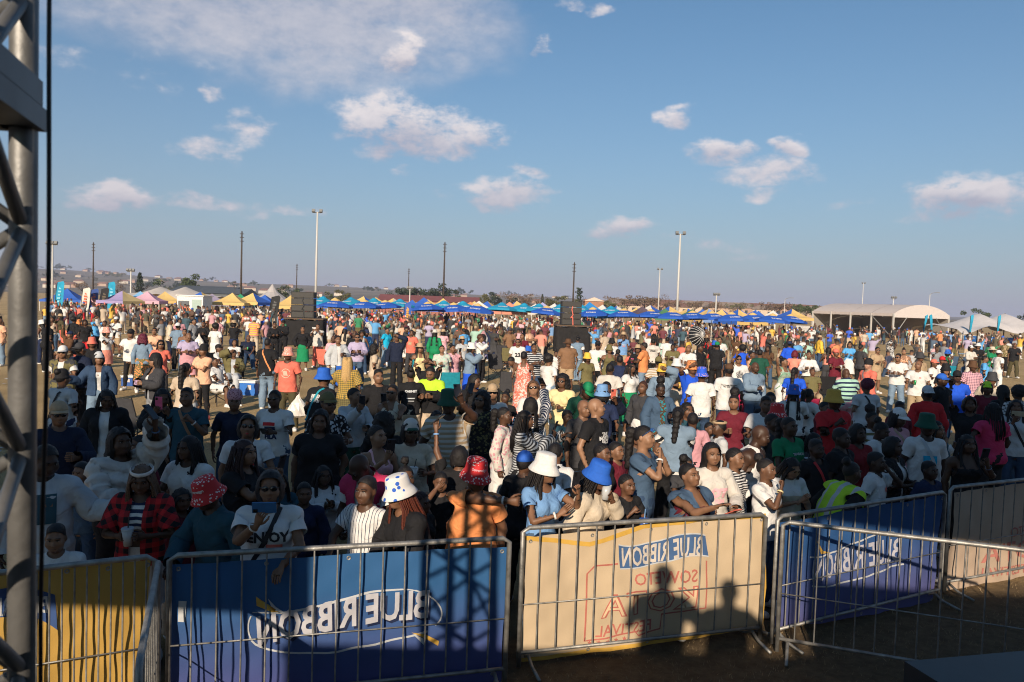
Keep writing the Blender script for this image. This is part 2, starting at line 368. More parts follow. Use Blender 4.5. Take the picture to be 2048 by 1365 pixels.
def build_templ(kind, sx):
    lo, hi = (-.66, -.26, -.02), (.66, .26, 1.60); h = .024
    if kind == 'body':
        V, Q = surface_nets(lambda P: f_body(P, sx), lo, hi, .038)
        g = lambda P: np.where(np.abs(P[:, 0]) > .3, .536 - np.abs(P[:, 0]), 1.0)
        V, Q = clip_mesh(V, Q, g)
    elif kind == 'tee': V, Q = clip_mesh(*surface_nets(lambda P: f_top(P, sx, .014, .9, bag=.014), (-.45, -.2, .74), (.45, .2, 1.56), h), cut_top(.83, .175))
    elif kind == 'fit': V, Q = clip_mesh(*surface_nets(lambda P: f_top(P, sx, .010, .25, bag=.010, wr=.003), (-.45, -.2, .74), (.45, .2, 1.56), h), cut_top(.90, .14, .06, .095))
    elif kind == 'crop': V, Q = clip_mesh(*surface_nets(lambda P: f_top(P, sx, .012, .6, bag=.016), (-.45, -.2, .74), (.45, .2, 1.56), h), cut_top(1.09, .15, .055, .09))
    elif kind == 'polo': V, Q = clip_mesh(*surface_nets(lambda P: f_top(P, sx, .016, .9, bag=.017), (-.45, -.2, .74), (.45, .2, 1.56), h), cut_top(.84, .19, .02, .075))
    elif kind == 'long': V, Q = clip_mesh(*surface_nets(lambda P: f_top(P, sx, .016, .9, bag=.018), (-.62, -.2, .74), (.62, .2, 1.56), h), cut_top(.86, .535, .03, .078))
    elif kind == 'puffy':
        V, Q = clip_mesh(*surface_nets(lambda P: f_top(P, sx, .030, 1.0, bag=.008, wr=.0) - .038 * np.abs(np.sin(np.where(np.abs(P[:, 0]) > .22, arm_t(P) * 30, P[:, 2] * 26 + P[:, 0] * 7))) - nz(P, 70, .010), (-.68, -.3, .74), (.68, .3, 1.60), .024), cut_top(1.02, .56, .03, .10))
    elif kind == 'tank': V, Q = clip_mesh(*surface_nets(lambda P: f_top(P, sx, .008, .3, arms=False, wr=.003), (-.3, -.2, .74), (.3, .2, 1.50), h), cut_tank(.88))
    elif kind == 'strap': V, Q = clip_mesh(*surface_nets(lambda P: f_top(P, sx, .008, .2, arms=False, wr=.003), (-.3, -.2, .74), (.3, .2, 1.50), .02), cut_tank(.95, True))
    elif kind == 'bra': V, Q = clip_mesh(*surface_nets(lambda P: f_top(P, sx, .008, .1, arms=False, wr=.002), (-.3, -.2, .74), (.3, .2, 1.50), .02), cut_tank(1.13, True))
    elif kind in ('jacket', 'vest', 'sjacket'):
        slv = {'jacket': .53, 'vest': .06, 'sjacket': .25}[kind]
        g0 = cut_top(.88, slv, .03, .088)
        g = lambda P: np.minimum(g0(P), np.where(P[:, 1] < 0, np.abs(P[:, 0]) - (.045 + .03 * np.abs(P[:, 2] - 1.1)), .2))
        V, Q = clip_mesh(*surface_nets(lambda P: f_top(P, sx, .028, 1.0, bag=.024, wr=.006), (-.62, -.24, .74), (.62, .24, 1.58), h), g)
    elif kind in ('trousers', 'shorts', 'leggings', 'wide'):
        off, bag = {'trousers': (.012, .018), 'shorts': (.018, .03), 'leggings': (.006, .0), 'wide': (.016, .055)}[kind]
        hem = {'shorts': .53}.get(kind, .055)
        def f(P):
            t = [(z, a + off, b + off, c) for (z, a, b, c) in TORSO[sx]]
            d = smin(sections(P, t, .79, 1.2), f_legs(P, sx, off, bag), .03)
            ctr = np.where(P[:, 2] < .80, .010 - np.abs(P[:, 0]), -1); return np.maximum(d, ctr) + wob(P, .004, .8)
        V, Q = clip_mesh(*surface_nets(f, (-.27, -.22, .0), (.27, .22, 1.1), .029), lambda P: np.minimum(P[:, 2] - hem, 1.035 - P[:, 2]))
    elif kind in ('skirt', 'mini', 'gown', 'dress'):
        hem = {'skirt': .36, 'mini': .60, 'gown': .10, 'dress': .45}[kind]
        fl = {'skirt': .03, 'mini': .03, 'gown': .05, 'dress': .05}[kind]
        tab = [(hem - .1, .20 + fl, .15 + fl, .005), (.70, .20 + fl * .4, .15 + fl * .4, .01), (.89, .212, .152, .014), (.97, .198, .138, .010), (1.07, .156, .116, 0), (1.2, .15, .11, 0)]
        if kind in ('gown', 'dress'):
            ft = lambda P: np.minimum(np.maximum(f_top(P, sx, .012, .45, arms=False, wr=.003), .9 - P[:, 2]), np.maximum(sections(P, tab, 0, 1.5) + wob(P, .010, .35), P[:, 2] - 1.08))
            V, Q = clip_mesh(*surface_nets(ft, (-.36, -.3, .0), (.36, .3, 1.5), h), cut_tank(hem))
        else:
            V, Q = clip_mesh(*surface_nets(lambda P: sections(P, tab, 0, 1.4) + wob(P, .010, .35), (-.36, -.3, .0), (.36, .3, 1.2), h), lambda P: np.minimum(P[:, 2] - hem, 1.04 - P[:, 2]))
    elif kind in ('shoe0', 'shoe1'):
        sg = -1 if kind == 'shoe0' else 1
        def f(P):
            Q = mir(P); d = smin(cone(Q, (.108, .045, .045), (.119, -.135, .030), .050, .046), cone(Q, (.108, .022, .05), (.108, .022, .10), .046, .048), .03); return np.maximum(d, -P[:, 2] + .002)
        V, Q = clip_mesh(*surface_nets(f, (.02 if sg > 0 else -.22, -.22, -.03), (.22 if sg > 0 else -.02, .14, .2), .028), lambda P: .115 - P[:, 2])
    elif kind == 'low':
        def f(P):
            d = smin(f_body(P, sx) - .010, f_top(P, sx, .014, .7, bag=.012, wr=0) + np.maximum(0, .84 - P[:, 2]) * 4, .02)
            d = smin(d, ell(P, (0, -.005, 1.625), (.088, .105, .122)), .02); d = smin(d, cone(mir(P), WR, (.62, 0, .957), .034, .03), .02); return d
        V, Q = surface_nets(f, (-.72, -.30, -.06), (.72, .30, 1.82), .084, 1)
    return V, Q, weights(V, kind)

BONES = ['pelvis', 'chest', 'head', 'ua0', 'fa0', 'ua1', 'fa1', 'th0', 'sh0', 'th1', 'sh1', 'ft0', 'ft1']
def weights(V, kind=''):
    x, y, z = V.T; n = len(V); W = np.zeros((n, 13))
    up = sst(.98, 1.20, z); hd = sst(1.44, 1.53, z)
    Q = mir(V); a = np.array(SH); u = np.array(EL) - a; lu = np.linalg.norm(u); u /= lu
    t = (Q - a) @ u; perp = np.linalg.norm(Q - a - t[:, None] * u, axis=1)
    arm = sst(-.02, .13, t) * sst(.150, .095, perp) * (z > .7); arm = np.maximum(arm, sst(.22, .27, np.abs(x)) * (z > .85))
    if kind in ('skirt', 'mini', 'gown', 'dress', 'tank', 'strap', 'bra'): arm = arm * (z > 1.22) * (0.0 if kind in ('skirt', 'mini') else 1.0)
    f2 = np.array(WR) - np.array(EL); f2 /= np.linalg.norm(f2); tf = (Q - np.array(EL)) @ f2; fa = sst(-.045, .045, tf)
    leg = sst(.97, .82, z) * (1 - arm); kn = sst(.545, .435, z); ft = sst(.13, .075, z)
    lr = sst(-.03, .03, x) if kind not in ('skirt', 'mini', 'gown', 'dress') else sst(-.2, .2, x)
    body = 1 - arm - leg
    W[:, 0] = body * (1 - up); W[:, 1] = body * up * (1 - hd); W[:, 2] = body * up * hd
    s1 = (x > 0).astype(float)
    W[:, 3] = arm * (1 - fa) * (1 - s1); W[:, 4] = arm * fa * (1 - s1); W[:, 5] = arm * (1 - fa) * s1; W[:, 6] = arm * fa * s1
    W[:, 7] = leg * (1 - kn) * (1 - lr); W[:, 8] = leg * kn * (1 - ft) * (1 - lr); W[:, 9] = leg * (1 - kn) * lr; W[:, 10] = leg * kn * (1 - ft) * lr
    W[:, 11] = leg * kn * ft * (1 - lr); W[:, 12] = leg * kn * ft * lr
    return W / W.sum(1, keepdims=True)
def girth(V, g):
    """radial swelling about the nearest bone axis"""
    if abs(g - 1) < .01: return V
    V = V.copy(); z = V[:, 2]; Q = mir(V); s = np.sign(V[:, 0])
    a = np.array(SH); u = np.array(WR) - a; u /= np.linalg.norm(u); t = np.clip((Q - a) @ u, 0, .6); ax = a + t[:, None] * u
    arm = sst(.20, .26, np.abs(V[:, 0])) * (z > .85); k = (g - 1)
    tors = sst(1.46, 1.36, z) * sst(.05, .3, z) * (1 - arm)
    leg = sst(.86, .74, z); cx = np.where(leg > 0, .10 * leg, 0)
    D = np.zeros_like(V); D[:, 0] = (V[:, 0] - s * cx) * tors * k * (1 - .35 * leg); D[:, 1] = V[:, 1] * tors * k * 1.15
    D += np.where(arm[:, None] > 0, arm[:, None] * .75 * k * (Q - ax) * np.stack([s, np.ones_like(s), np.ones_like(s)], -1), 0)
    sh = sst(.12, .2, np.abs(V[:, 0])) * sst(1.1, 1.2, z) * sst(1.5, 1.46, z); D[:, 0] += s * sh * k * .03
    return V + D

def rot_between(a, b):
    return Vector(a).rotation_difference(Vector(b)).to_matrix()
ARM_T = {  # wrist target for the +x arm in chest space, elbow hint
    'down': ((.255, -.03, .885), (.6, .5, -.4)), 'pocket': ((.215, -.07, .93), (1, .5, 0)), 'cup': ((.11, -.29, 1.17), (.7, .1, -1)), 'lowcup': ((.16, -.27, 1.05), (.7, .3, -1)),
    'phone': ((.07, -.37, 1.42), (.7, .1, -1)), 'phonehigh': ((.12, -.34, 1.66), (.8, -.1, -.6)), 'up': ((.30, -.12, 1.90), (1, -.1, .2)), 'upfwd': ((.14, -.34, 1.78), (.8, 0, -.5)),
    'mouth': ((.06, -.20, 1.43), (.8, .1, -1)), 'face': ((.05, -.17, 1.52), (.8, -.1, -1)), 'brow': ((.09, -.15, 1.66), (1, -.1, 0)), 'hip': ((.215, -.03, 1.02), (1, .25, 0)),
    'clap': ((.035, -.30, 1.26), (.8, .1, -.7)), 'rail': ((.13, -.36, 1.08), (.9, .2, -.5)), 'cross': ((-.07, -.20, 1.19), (.9, .1, -.5)), 'fist': ((.10, -.22, 1.34), (.7, .2, -1)),
    'point': ((.16, -.46, 1.42), (.6, 0, -1)), 'front': ((-.12, -.40, 1.33), (.8, 0, -.6)), 'across': ((-.33, -.27, 1.46), (.6, -.2, .3)), 'lap': ((.10, -.30, .98), (.8, .2, -.3)), 'wave': ((.34, -.10, 1.78), (1, 0, -.5)), 'out': ((.52, -.16, 1.18), (.3, .3, -1)), 'back': ((.12, .20, .98), (1, .3, 0))}
def solve(pose):
    """pose: dict arms, lean, twist, side, head(yaw,pitch,roll), legs -> bone matrices (rest to posed) + wrists"""
    M = {}; T = Matrix.Translation
    def about(p, Rm): return T(p) @ Rm.to_4x4() @ T(-Vector(p))
    sit = pose.get('legs') == 'sit'
    drop = -.44 if sit else (-.36 if pose.get('legs') == 'crouch' else 0)
    pel = T((pose.get('sway', 0) * .03, 0, drop)) @ about(Vector((0, 0, .95)), (Matrix.Rotation(R(pose.get('side', 0) * -.5), 3, 'Y') @ Matrix.Rotation(R(-8 if sit else 0), 3, 'X')))
    lean = pose.get('lean', 0)
    ch = pel @ about(Vector((0, .01, 1.06)), Matrix.Rotation(R(pose.get('twist', 0)), 3, 'Z') @ Matrix.Rotation(R(lean), 3, 'X') @ Matrix.Rotation(R(pose.get('side', 0)), 3, 'Y'))
    hy, hp, hr = pose.get('head', (0, 0, 0))
    hd = ch @ T((0, 0, -.022)) @ about(Vector((0, .012, 1.49)), Matrix.Rotation(R(hy), 3, 'Z') @ Matrix.Rotation(R(hp - lean * .7), 3, 'X') @ Matrix.Rotation(R(hr), 3, 'Y'))
    M['pelvis'], M['chest'], M['head'] = pel, ch, hd
    hands = []
    for i, sg in ((0, -1), (1, 1)):
        mode = pose['arms'][i]; tgt, hint = ARM_T[mode] if isinstance(mode, str) else mode
        jit = pose.get('jit', 0)
        tgt = Vector((tgt[0] * sg + random.uniform(-jit, jit), tgt[1] + random.uniform(-jit, jit), tgt[2] + random.uniform(-jit, jit))); hint = Vector((hint[0] * sg, hint[1], hint[2]))
        if sit and mode in ('down', 'pocket'): tgt = Vector((.16 * sg, -.30, 1.0))
        sh = Vector((SH[0] * sg, SH[1], SH[2])); el = Vector((EL[0] * sg, EL[1], EL[2])); wr = Vector((WR[0] * sg, WR[1], WR[2]))
        l1 = (el - sh).length; l2 = (wr - el).length
        d = tgt - sh; L = min(max(d.length, .14), (l1 + l2) * .985); dn = d.normalized(); tgt = sh + dn * L
        a = (l1 * l1 - l2 * l2 + L * L) / (2 * L); h = math.sqrt(max(l1 * l1 - a * a, 1e-6))
        hp_ = hint - dn * hint.dot(dn); hp_.normalize(); e = sh + dn * a + hp_ * h
        Ru = rot_between(el - sh, e - sh); mu = ch @ T(e) @ T(-e) @ about(sh, Ru)
        Rf = rot_between(Ru @ (wr - el), tgt - e) @ Ru; mf = ch @ T(e) @ Rf.to_4x4() @ T(-el)
        M['ua%d' % i], M['fa%d' % i] = mu, mf
        c3 = ch.to_3x3(); wdir = (c3 @ (tgt - e)).normalized(); hands.append((ch @ tgt, wdir, mode, sg))
    legm = pose.get('legs', 'stand')
    for i, sg in ((0, -1), (1, 1)):
        hip = Vector((HIP[0] * sg, HIP[1], HIP[2])); kn = Vector((KN[0] * sg, KN[1], KN[2])); an = Vector((AN[0] * sg, AN[1], AN[2]))
        st = pose.get('stride', 0) * sg
        if sit:
            k2 = Vector((HIP[0] * sg * 1.5, -.42, .90)); a2 = Vector((HIP[0] * sg * 1.7, -.44 - .12 * pose.get('stride', 0) * (1 if sg > 0 else .4), .525))
        elif legm == 'crouch':
            k2 = Vector((.16 * sg, -.36, .98)); a2 = Vector((.14 * sg, -.02, .44))
        else:
            sp = pose.get('spread', .02); k2 = Vector((KN[0] * sg + sp * .5 * sg, KN[1] - st * .14 - (.03 if st else 0), .49)); a2 = Vector((AN[0] * sg + sp * sg, AN[1] - st * .22, .085))
        d1 = (kn - hip).length; d2 = (an - kn).length
        k2 = hip + (k2 - hip).normalized() * d1; a2 = k2 + (a2 - k2).normalized() * d2
        base = T((pose.get('sway', 0) * .03 * (1 if sit else .3), 0, drop))
        Rt = rot_between(kn - hip, k2 - hip); mt = base @ T(hip) @ Rt.to_4x4() @ T(-hip)
        Rs = rot_between(Rt @ (an - kn), a2 - k2) @ Rt; ms = base @ T(k2) @ Rs.to_4x4() @ T(-kn)
        out = R(pose.get('toe', 10)) * sg; mft = base @ T(a2) @ Matrix.Rotation(out, 4, 'Z') @ T(-an)
        M['th%d' % i], M['sh%d' % i], M['ft%d' % i] = mt, ms, mft
    return M, hands
def lbs(V, W, M):
    B = np.array([np.array(M[b])[:3] for b in BONES]); P = np.concatenate([V, np.ones((len(V), 1))], 1)
    return np.einsum('nb,bij,nj->ni', W, B, P)

# ---- heads, hands, hair, hats -------------------------------------------------
def f_head(P):
    Q = mir(P)
    d = ell(P, (0, .012, 1.640), (.074, .096, .093)); d = smin(d, ell(P, (0, -.028, 1.572), (.056, .064, .066)), .045)
    d = smin(d, ell(P, (0, -.052, 1.540), (.034, .036, .030)), .03)
    d = smin(d, ell(Q, (.045, -.058, 1.590), (.026, .026, .028)), .03)
    d = smin(d, cone(P, (0, .012, 1.43), (0, .008, 1.56), .056, .053), .03)
    d = smin(d, ell(Q, (.028, -.083, 1.648), (.030, .014, .010)), .014)
    d = np.maximum(d, -(ell(Q, (.031, -.100, 1.629), (.019, .019, .012))) * 1.0 - .003)
    d = smin(d, cone(P, (0, -.086, 1.632), (0, -.102, 1.592), .009, .014), .012); d = smin(d, ell(Q, (.014, -.092, 1.588), (.012, .012, .009)), .01)
    d = smin(d, ell(P, (0, -.080, 1.556), (.026, .017, .008)), .008); d = smin(d, ell(P, (0, -.078, 1.543), (.023, .017, .008)), .008)
    d = smin(d, ell(Q, (.078, .012, 1.612), (.010, .020, .030)), .008)
    return d
def head_lod(h):
    V, Q = surface_nets(f_head, (-.10, -.125, 1.43), (.10, .125, 1.75), h); W = np.zeros((len(V), 13)); W[:, 2] = sst(1.45, 1.54, V[:, 2]); W[:, 1] = 1 - W[:, 2]; return V, Q, W
HEADS = [head_lod(.0125), head_lod(.019)]
def hand_mesh(curl):
    m = MB(); c1, c2 = curl
    prof = [(-.055, .024, .021), (.0, .026, .019), (.03, .036, .016), (.065, .041, .015), (.088, .040, .012)]; V = []; n = 8
    for (y, w, t) in prof:
        for k in range(n):
            a = 2 * math.pi * k / n; V.append((w * math.cos(a), y, t * math.sin(a)))
    Fs = [(i * n + k, (i + 1) * n + k, (i + 1) * n + (k + 1) % n, i * n + (k + 1) % n) for i in range(len(prof) - 1) for k in range(n)] + [tuple((len(prof) - 1) * n + k for k in range(n))]
    m.add(V, Fs)
    for j, (x, L) in enumerate(((.030, .070), (.010, .078), (-.011, .074), (-.030, .058))):
        p = Vector((x, .080, 0)); pts = [p]; a = R(c1)
        for s in (.48, .30, .22):
            p = p + Vector((x * .06, math.cos(a), -math.sin(a))) * L * s; pts.append(p); a += R(c2)
        m.tube(pts, [.0098, .0092, .0085, .0068], 5)
    t = [Vector((.026, .018, -.004)), Vector((.050, .045, -.012)), Vector((.056, .072, -.022 - .0003 * c2)), Vector((.052, .092, -.030 - .0004 * c2))]
    m.tube(t, [.013, .0115, .010, .0075], 5)
    return np.array(m.v), m.f
HANDS = {'relax': hand_mesh((22, 22)), 'grip': hand_mesh((48, 48)), 'flat': hand_mesh((6, 6)), 'fist': hand_mesh((78, 78)), 'point': hand_mesh((14, 12))}
HANDTYPE = {'cup': 'grip', 'lowcup': 'grip', 'phone': 'grip', 'phonehigh': 'grip', 'mouth': 'fist', 'fist': 'fist', 'front': 'fist', 'across': 'fist', 'clap': 'flat', 'point': 'point', 'up': 'relax', 'face': 'flat', 'brow': 'flat', 'rail': 'relax', 'upfwd': 'grip', 'wave': 'flat'}
def hand_frame(h, M):
    pos, d, mode, sg = h; mode = mode if isinstance(mode, str) else 'relax'
    y = d.copy()
    if mode in ('phone', 'phonehigh', 'upfwd'): y = (y + Vector((0, 0, .9))).normalized()
    if mode == 'rail': y = (y + Vector((0, -.4, -.5))).normalized()
    if mode == 'clap': y = (y + Vector((0, -.2, .8))).normalized()
    if mode in ('cup', 'lowcup'): y = (y + Vector((-.4 * sg, -.5, .15))).normalized()
    if mode in ('face', 'brow'): y = (y + Vector((-.5 * sg, 0, .3))).normalized()
    inward = {'down': Vector((-sg, 0, 0)), 'rail': Vector((0, 0, -1)), 'phone': Vector((-.3 * sg, .9, 0)), 'phonehigh': Vector((-.3 * sg, .9, 0)), 'upfwd': Vector((-.2 * sg, .9, 0)), 'face': Vector((0, 1, 0)), 'brow': Vector((0, 1, -.2)), 'point': Vector((0, 0, -1)), 'up': Vector((0, -1, 0)), 'wave': Vector((0, -1, 0)), 'mouth': Vector((0, 1, 0)), 'lap': Vector((0, 0, -1)), 'cup': Vector((-sg, .3, 0)), 'lowcup': Vector((-sg, .3, 0)), 'clap': Vector((-sg, 0, 0))}.get(mode, Vector((-sg, .4, 0)))
    z = -(inward - y * inward.dot(y)).normalized(); x = y.cross(z) ; mx = Matrix((x, y, z)).transposed().to_4x4(); mx.translation = pos
    flip = -1 if x.dot(Vector((-sg, -.3, .4))) < 0 else 1
    return mx, flip
def sdf_part(f, lo, hi, h, g=None):
    V, Q = surface_nets(f, lo, hi, h)
    if g: V, Q = clip_mesh(V, Q, g)
    return new_mesh('hair', V, Q)
def nz(P, s, a):
    return a * (np.sin(P[:, 0] * s + 2 * np.sin(P[:, 1] * s * .7)) * np.sin(P[:, 1] * s * 1.1 + 1.3) * np.sin(P[:, 2] * s + 2 * np.sin(P[:, 0] * s * .8)))
skull = lambda P, o: ell(P, (0, .012, 1.640), (.074 + o, .096 + o, .093 + o))
hairline = lambda P: P[:, 2] - 1.711 + .86 * (P[:, 1] + .080) + .35 * np.maximum(np.abs(P[:, 0]) - .05, 0)
CACHE = {}
def hair_mesh(k):
    key = ('hair', k)
    if key in CACHE: return CACHE[key]
    B = ((-.22, -.2, 1.2), (.22, .26, 1.95))
    if k == 'short': me = sdf_part(lambda P: skull(P, .008) + nz(P, 160, .003), (-.12, -.14, 1.5), (.12, .15, 1.78), .013, hairline)
    elif k == 'fade': me = sdf_part(lambda P: skull(P, .003) - .012 * sst(1.66, 1.72, P[:, 2]), (-.12, -.14, 1.5), (.12, .15, 1.78), .013, hairline)
    elif k == 'cornrow': me = sdf_part(lambda P: skull(P, .004) - .006 * np.abs(np.sin(P[:, 0] * 150)), (-.12, -.14, 1.5), (.12, .15, 1.78), .009, hairline)
    elif k == 'afro': me = sdf_part(lambda P: ell(P, (0, .03, 1.672), (.125, .125, .120)) + nz(P, 85, .014), (-.19, -.18, 1.48), (.19, .22, 1.86), .017, lambda P: hairline(P) + .015)
    elif k == 'curly': me = sdf_part(lambda P: smin(ell(P, (0, .035, 1.66), (.125, .120, .115)), ell(P, (0, .055, 1.53), (.150, .100, .125)), .06) + nz(P, 75, .018), (-.24, -.2, 1.3), (.24, .22, 1.84), .018, lambda P: np.maximum(hairline(P) + .012, np.minimum(np.abs(P[:, 0]) - .070, P[:, 1] + .062)))
    elif k == 'bob': me = sdf_part(lambda P: smin(skull(P, .024), ell(P, (0, .035, 1.57), (.108, .090, .11)), .05) + nz(P, 60, .006), (-.2, -.2, 1.38), (.2, .22, 1.82), .016, lambda P: np.maximum(hairline(P), np.minimum(np.abs(P[:, 0]) - .066, P[:, 1] + .055)))
    elif k in ('long', 'longtail'):
        def f(P):
            d = smin(skull(P, .020), sections(P, [(1.15, .135, .05, .10), (1.35, .135, .060, .085), (1.5, .110, .085, .045), (1.62, .094, .105, .02), (1.75, .03, .03, .02)], 1.14, 1.72), .04)
            return d + .006 * np.sin(np.arctan2(P[:, 0], P[:, 1] - .02) * 26 + P[:, 2] * 8)
        me = sdf_part(f, (-.2, -.2, 1.1), (.2, .24, 1.82), .018, lambda P: np.maximum(hairline(P), np.minimum(np.abs(P[:, 0]) - .064, P[:, 1] + .05)))
    elif k in ('bun', 'puff', 'topknot', 'pony', 'wrapbun'):
        c, r = {'bun': ((0, .10, 1.735), .050), 'puff': ((0, .06, 1.775), .075), 'topknot': ((0, .045, 1.79), .045), 'pony': ((0, .135, 1.66), .05), 'wrapbun': ((0, .11, 1.70), .07)}[k]
        def f(P):
            d = np.minimum(skull(P, .005) - .003 * np.abs(np.sin(P[:, 0] * 120)), ell(P, c, (r, r, r)) + nz(P, 95, .010))
            if k == 'pony': d = np.minimum(d, cone(P, (0, .15, 1.66), (0.02, .17, 1.30), .05, .035) + nz(P, 90, .014))
            return d
        me = sdf_part(f, (-.15, -.15, 1.22), (.15, .26, 1.90), .014, lambda P: np.maximum(hairline(P), np.where(P[:, 1] > .085, .1, -1)))
    elif k in ('braids', 'braidsup', 'locs', 'micro'):
        m = MB(); rs = random.Random(5 if k != 'locs' else 9); nb = {'locs': 34, 'micro': 60}.get(k, 44)
        for i in range(nb):
            a = -math.pi * .86 + (i + rs.uniform(-.4, .4)) * (2 * math.pi * .86) / nb    # 0 = back
            ring = rs.choice((.35, .7, 1.0)) if i % 2 else 1.0
            sx, sy = .086 * math.sin(a) * ring, .012 + .104 * math.cos(a) * ring
            z0 = 1.640 + .095 * math.sqrt(max(0, 1 - ring * ring)) + (.028 if ring == 1 else 0)
            p0 = Vector((sx, sy, z0 + .006)); ox = sx / max(ring, .35) * 1.18; oy = .012 + (sy - .012) / max(ring, .35) * 1.14
            if math.cos(a) < -.35: ox = math.copysign(max(abs(ox), .088), ox); oy = max(oy, -.055)
            L = rs.uniform(1.18, 1.27) if k != 'locs' else rs.uniform(1.36, 1.44)
            w = rs.uniform(-.015, .015)
            pts = [p0, Vector((ox * 1.0, oy, 1.61)), Vector((ox * 1.16 + w, oy * 1.10 + .01, 1.50)), Vector((ox * 1.22 + w, oy * 1.05 + (.05 if oy > 0 else -.03), 1.38)), Vector((ox * 1.15 + w * 2, oy + (.05 if oy > 0 else -.05), L))]
            m.tube(pts, {'locs': .0105, 'micro': .0065}.get(k, .0085), 4)
        cap = surface_nets(lambda P: skull(P, .006) - .003 * np.abs(np.sin(P[:, 0] * 130)), (-.12, -.14, 1.5), (.12, .15, 1.78), .015); cv, cq = clip_mesh(*cap, hairline)
        m.add(cv.tolist(), cq.tolist()); me = m.mesh('hair', True)
    elif k == 'goddess':
        m = MB(); rs = random.Random(3)
        for i in range(40):
            a = -math.pi * .8 + i * (2 * math.pi * .8) / 40; rr = rs.uniform(.5, 1); ox, oy = .098 * math.sin(a), .012 + .115 * math.cos(a)
            pts = [Vector((ox * rr * .8, .01 + oy * rr * .8, 1.735)), Vector((ox, oy, 1.65)), Vector((ox * 1.1, oy * 1.1, 1.52)), Vector((ox * 1.1, oy * 1.0 + .05, 1.36)), Vector((ox * .7, .12, rs.uniform(1.05, 1.2)))]
            m.tube(pts, .011, 4)
        me = m.mesh('hair', True)
    CACHE[key] = me; return me
def hat_mesh(k):
    key = ('hat', k)
    if key in CACHE: return CACHE[key]
    m = MB(); c = (0, .010, 0)
    if k == 'bucket': m.lathe([(.0, 1.788), (.06, 1.786), (.085, 1.777), (.091, 1.762), (.099, 1.692), (.103, 1.678), (.124, 1.644), (.143, 1.612), (.141, 1.606), (.121, 1.638), (.098, 1.670)], c, 22, .93, 1.14)
    elif k == 'floppy': m.lathe([(.0, 1.768), (.06, 1.764), (.086, 1.745), (.100, 1.685), (.104, 1.668), (.140, 1.648), (.185, 1.632), (.183, 1.626), (.138, 1.641), (.100, 1.660)], c, 22, .95, 1.1)
    elif k == 'straw': m.lathe([(.0, 1.790), (.06, 1.789), (.080, 1.780), (.090, 1.745), (.099, 1.690), (.104, 1.683), (.16, 1.678), (.205, 1.684), (.205, 1.679), (.16, 1.672), (.100, 1.674)], c, 24, .95, 1.1)
    elif k in ('cap', 'capback'):
        s = 1 if k == 'cap' else -1
        m.lathe([(.0, 1.768), (.03, 1.765), (.058, 1.750), (.080, 1.725), (.091, 1.695), (.094, 1.660), (.088, 1.658)], c, 18, .94, 1.13)
        V = []; Fs = []; n = 9
        for j, (e, dz) in enumerate(((0, 0), (.45, .004), (1, -.012), (1, -.017), (.45, -.003), (0, -.006))):
            for i in range(n):
                a = R(-62 + 124 * i / (n - 1)); bx, by = .088 * math.sin(a), .010 - .104 * math.cos(a) * s
                V.append((bx * (1 + .06 * e), by - s * e * .082 * math.cos(a * 1.35), 1.672 + dz - .022 * abs(math.sin(a)) ** 2 * e))
        for j in range(5):
            for i in range(n - 1): Fs.append((j * n + i, j * n + i + 1, (j + 1) * n + i + 1, (j + 1) * n + i))
        m.add(V, Fs)
    elif k == 'beanie': m.lathe([(.0, 1.785), (.04, 1.780), (.070, 1.760), (.090, 1.720), (.097, 1.680), (.099, 1.650), (.103, 1.648), (.104, 1.625), (.096, 1.624)], c, 18, .93, 1.12)
    elif k == 'turban': m.lathe([(.0, 1.80), (.05, 1.80), (.085, 1.785), (.105, 1.750), (.106, 1.72), (.112, 1.705), (.108, 1.675), (.098, 1.655)], (0, .03, 0), 20, .95, 1.15)
    elif k == 'headband': m.lathe([(.092, 1.722), (.098, 1.716), (.099, 1.694), (.092, 1.688)], (0, .012, 0), 20, .93, 1.14)
    me = m.mesh('hat', k not in ()); CACHE[key] = me; return me
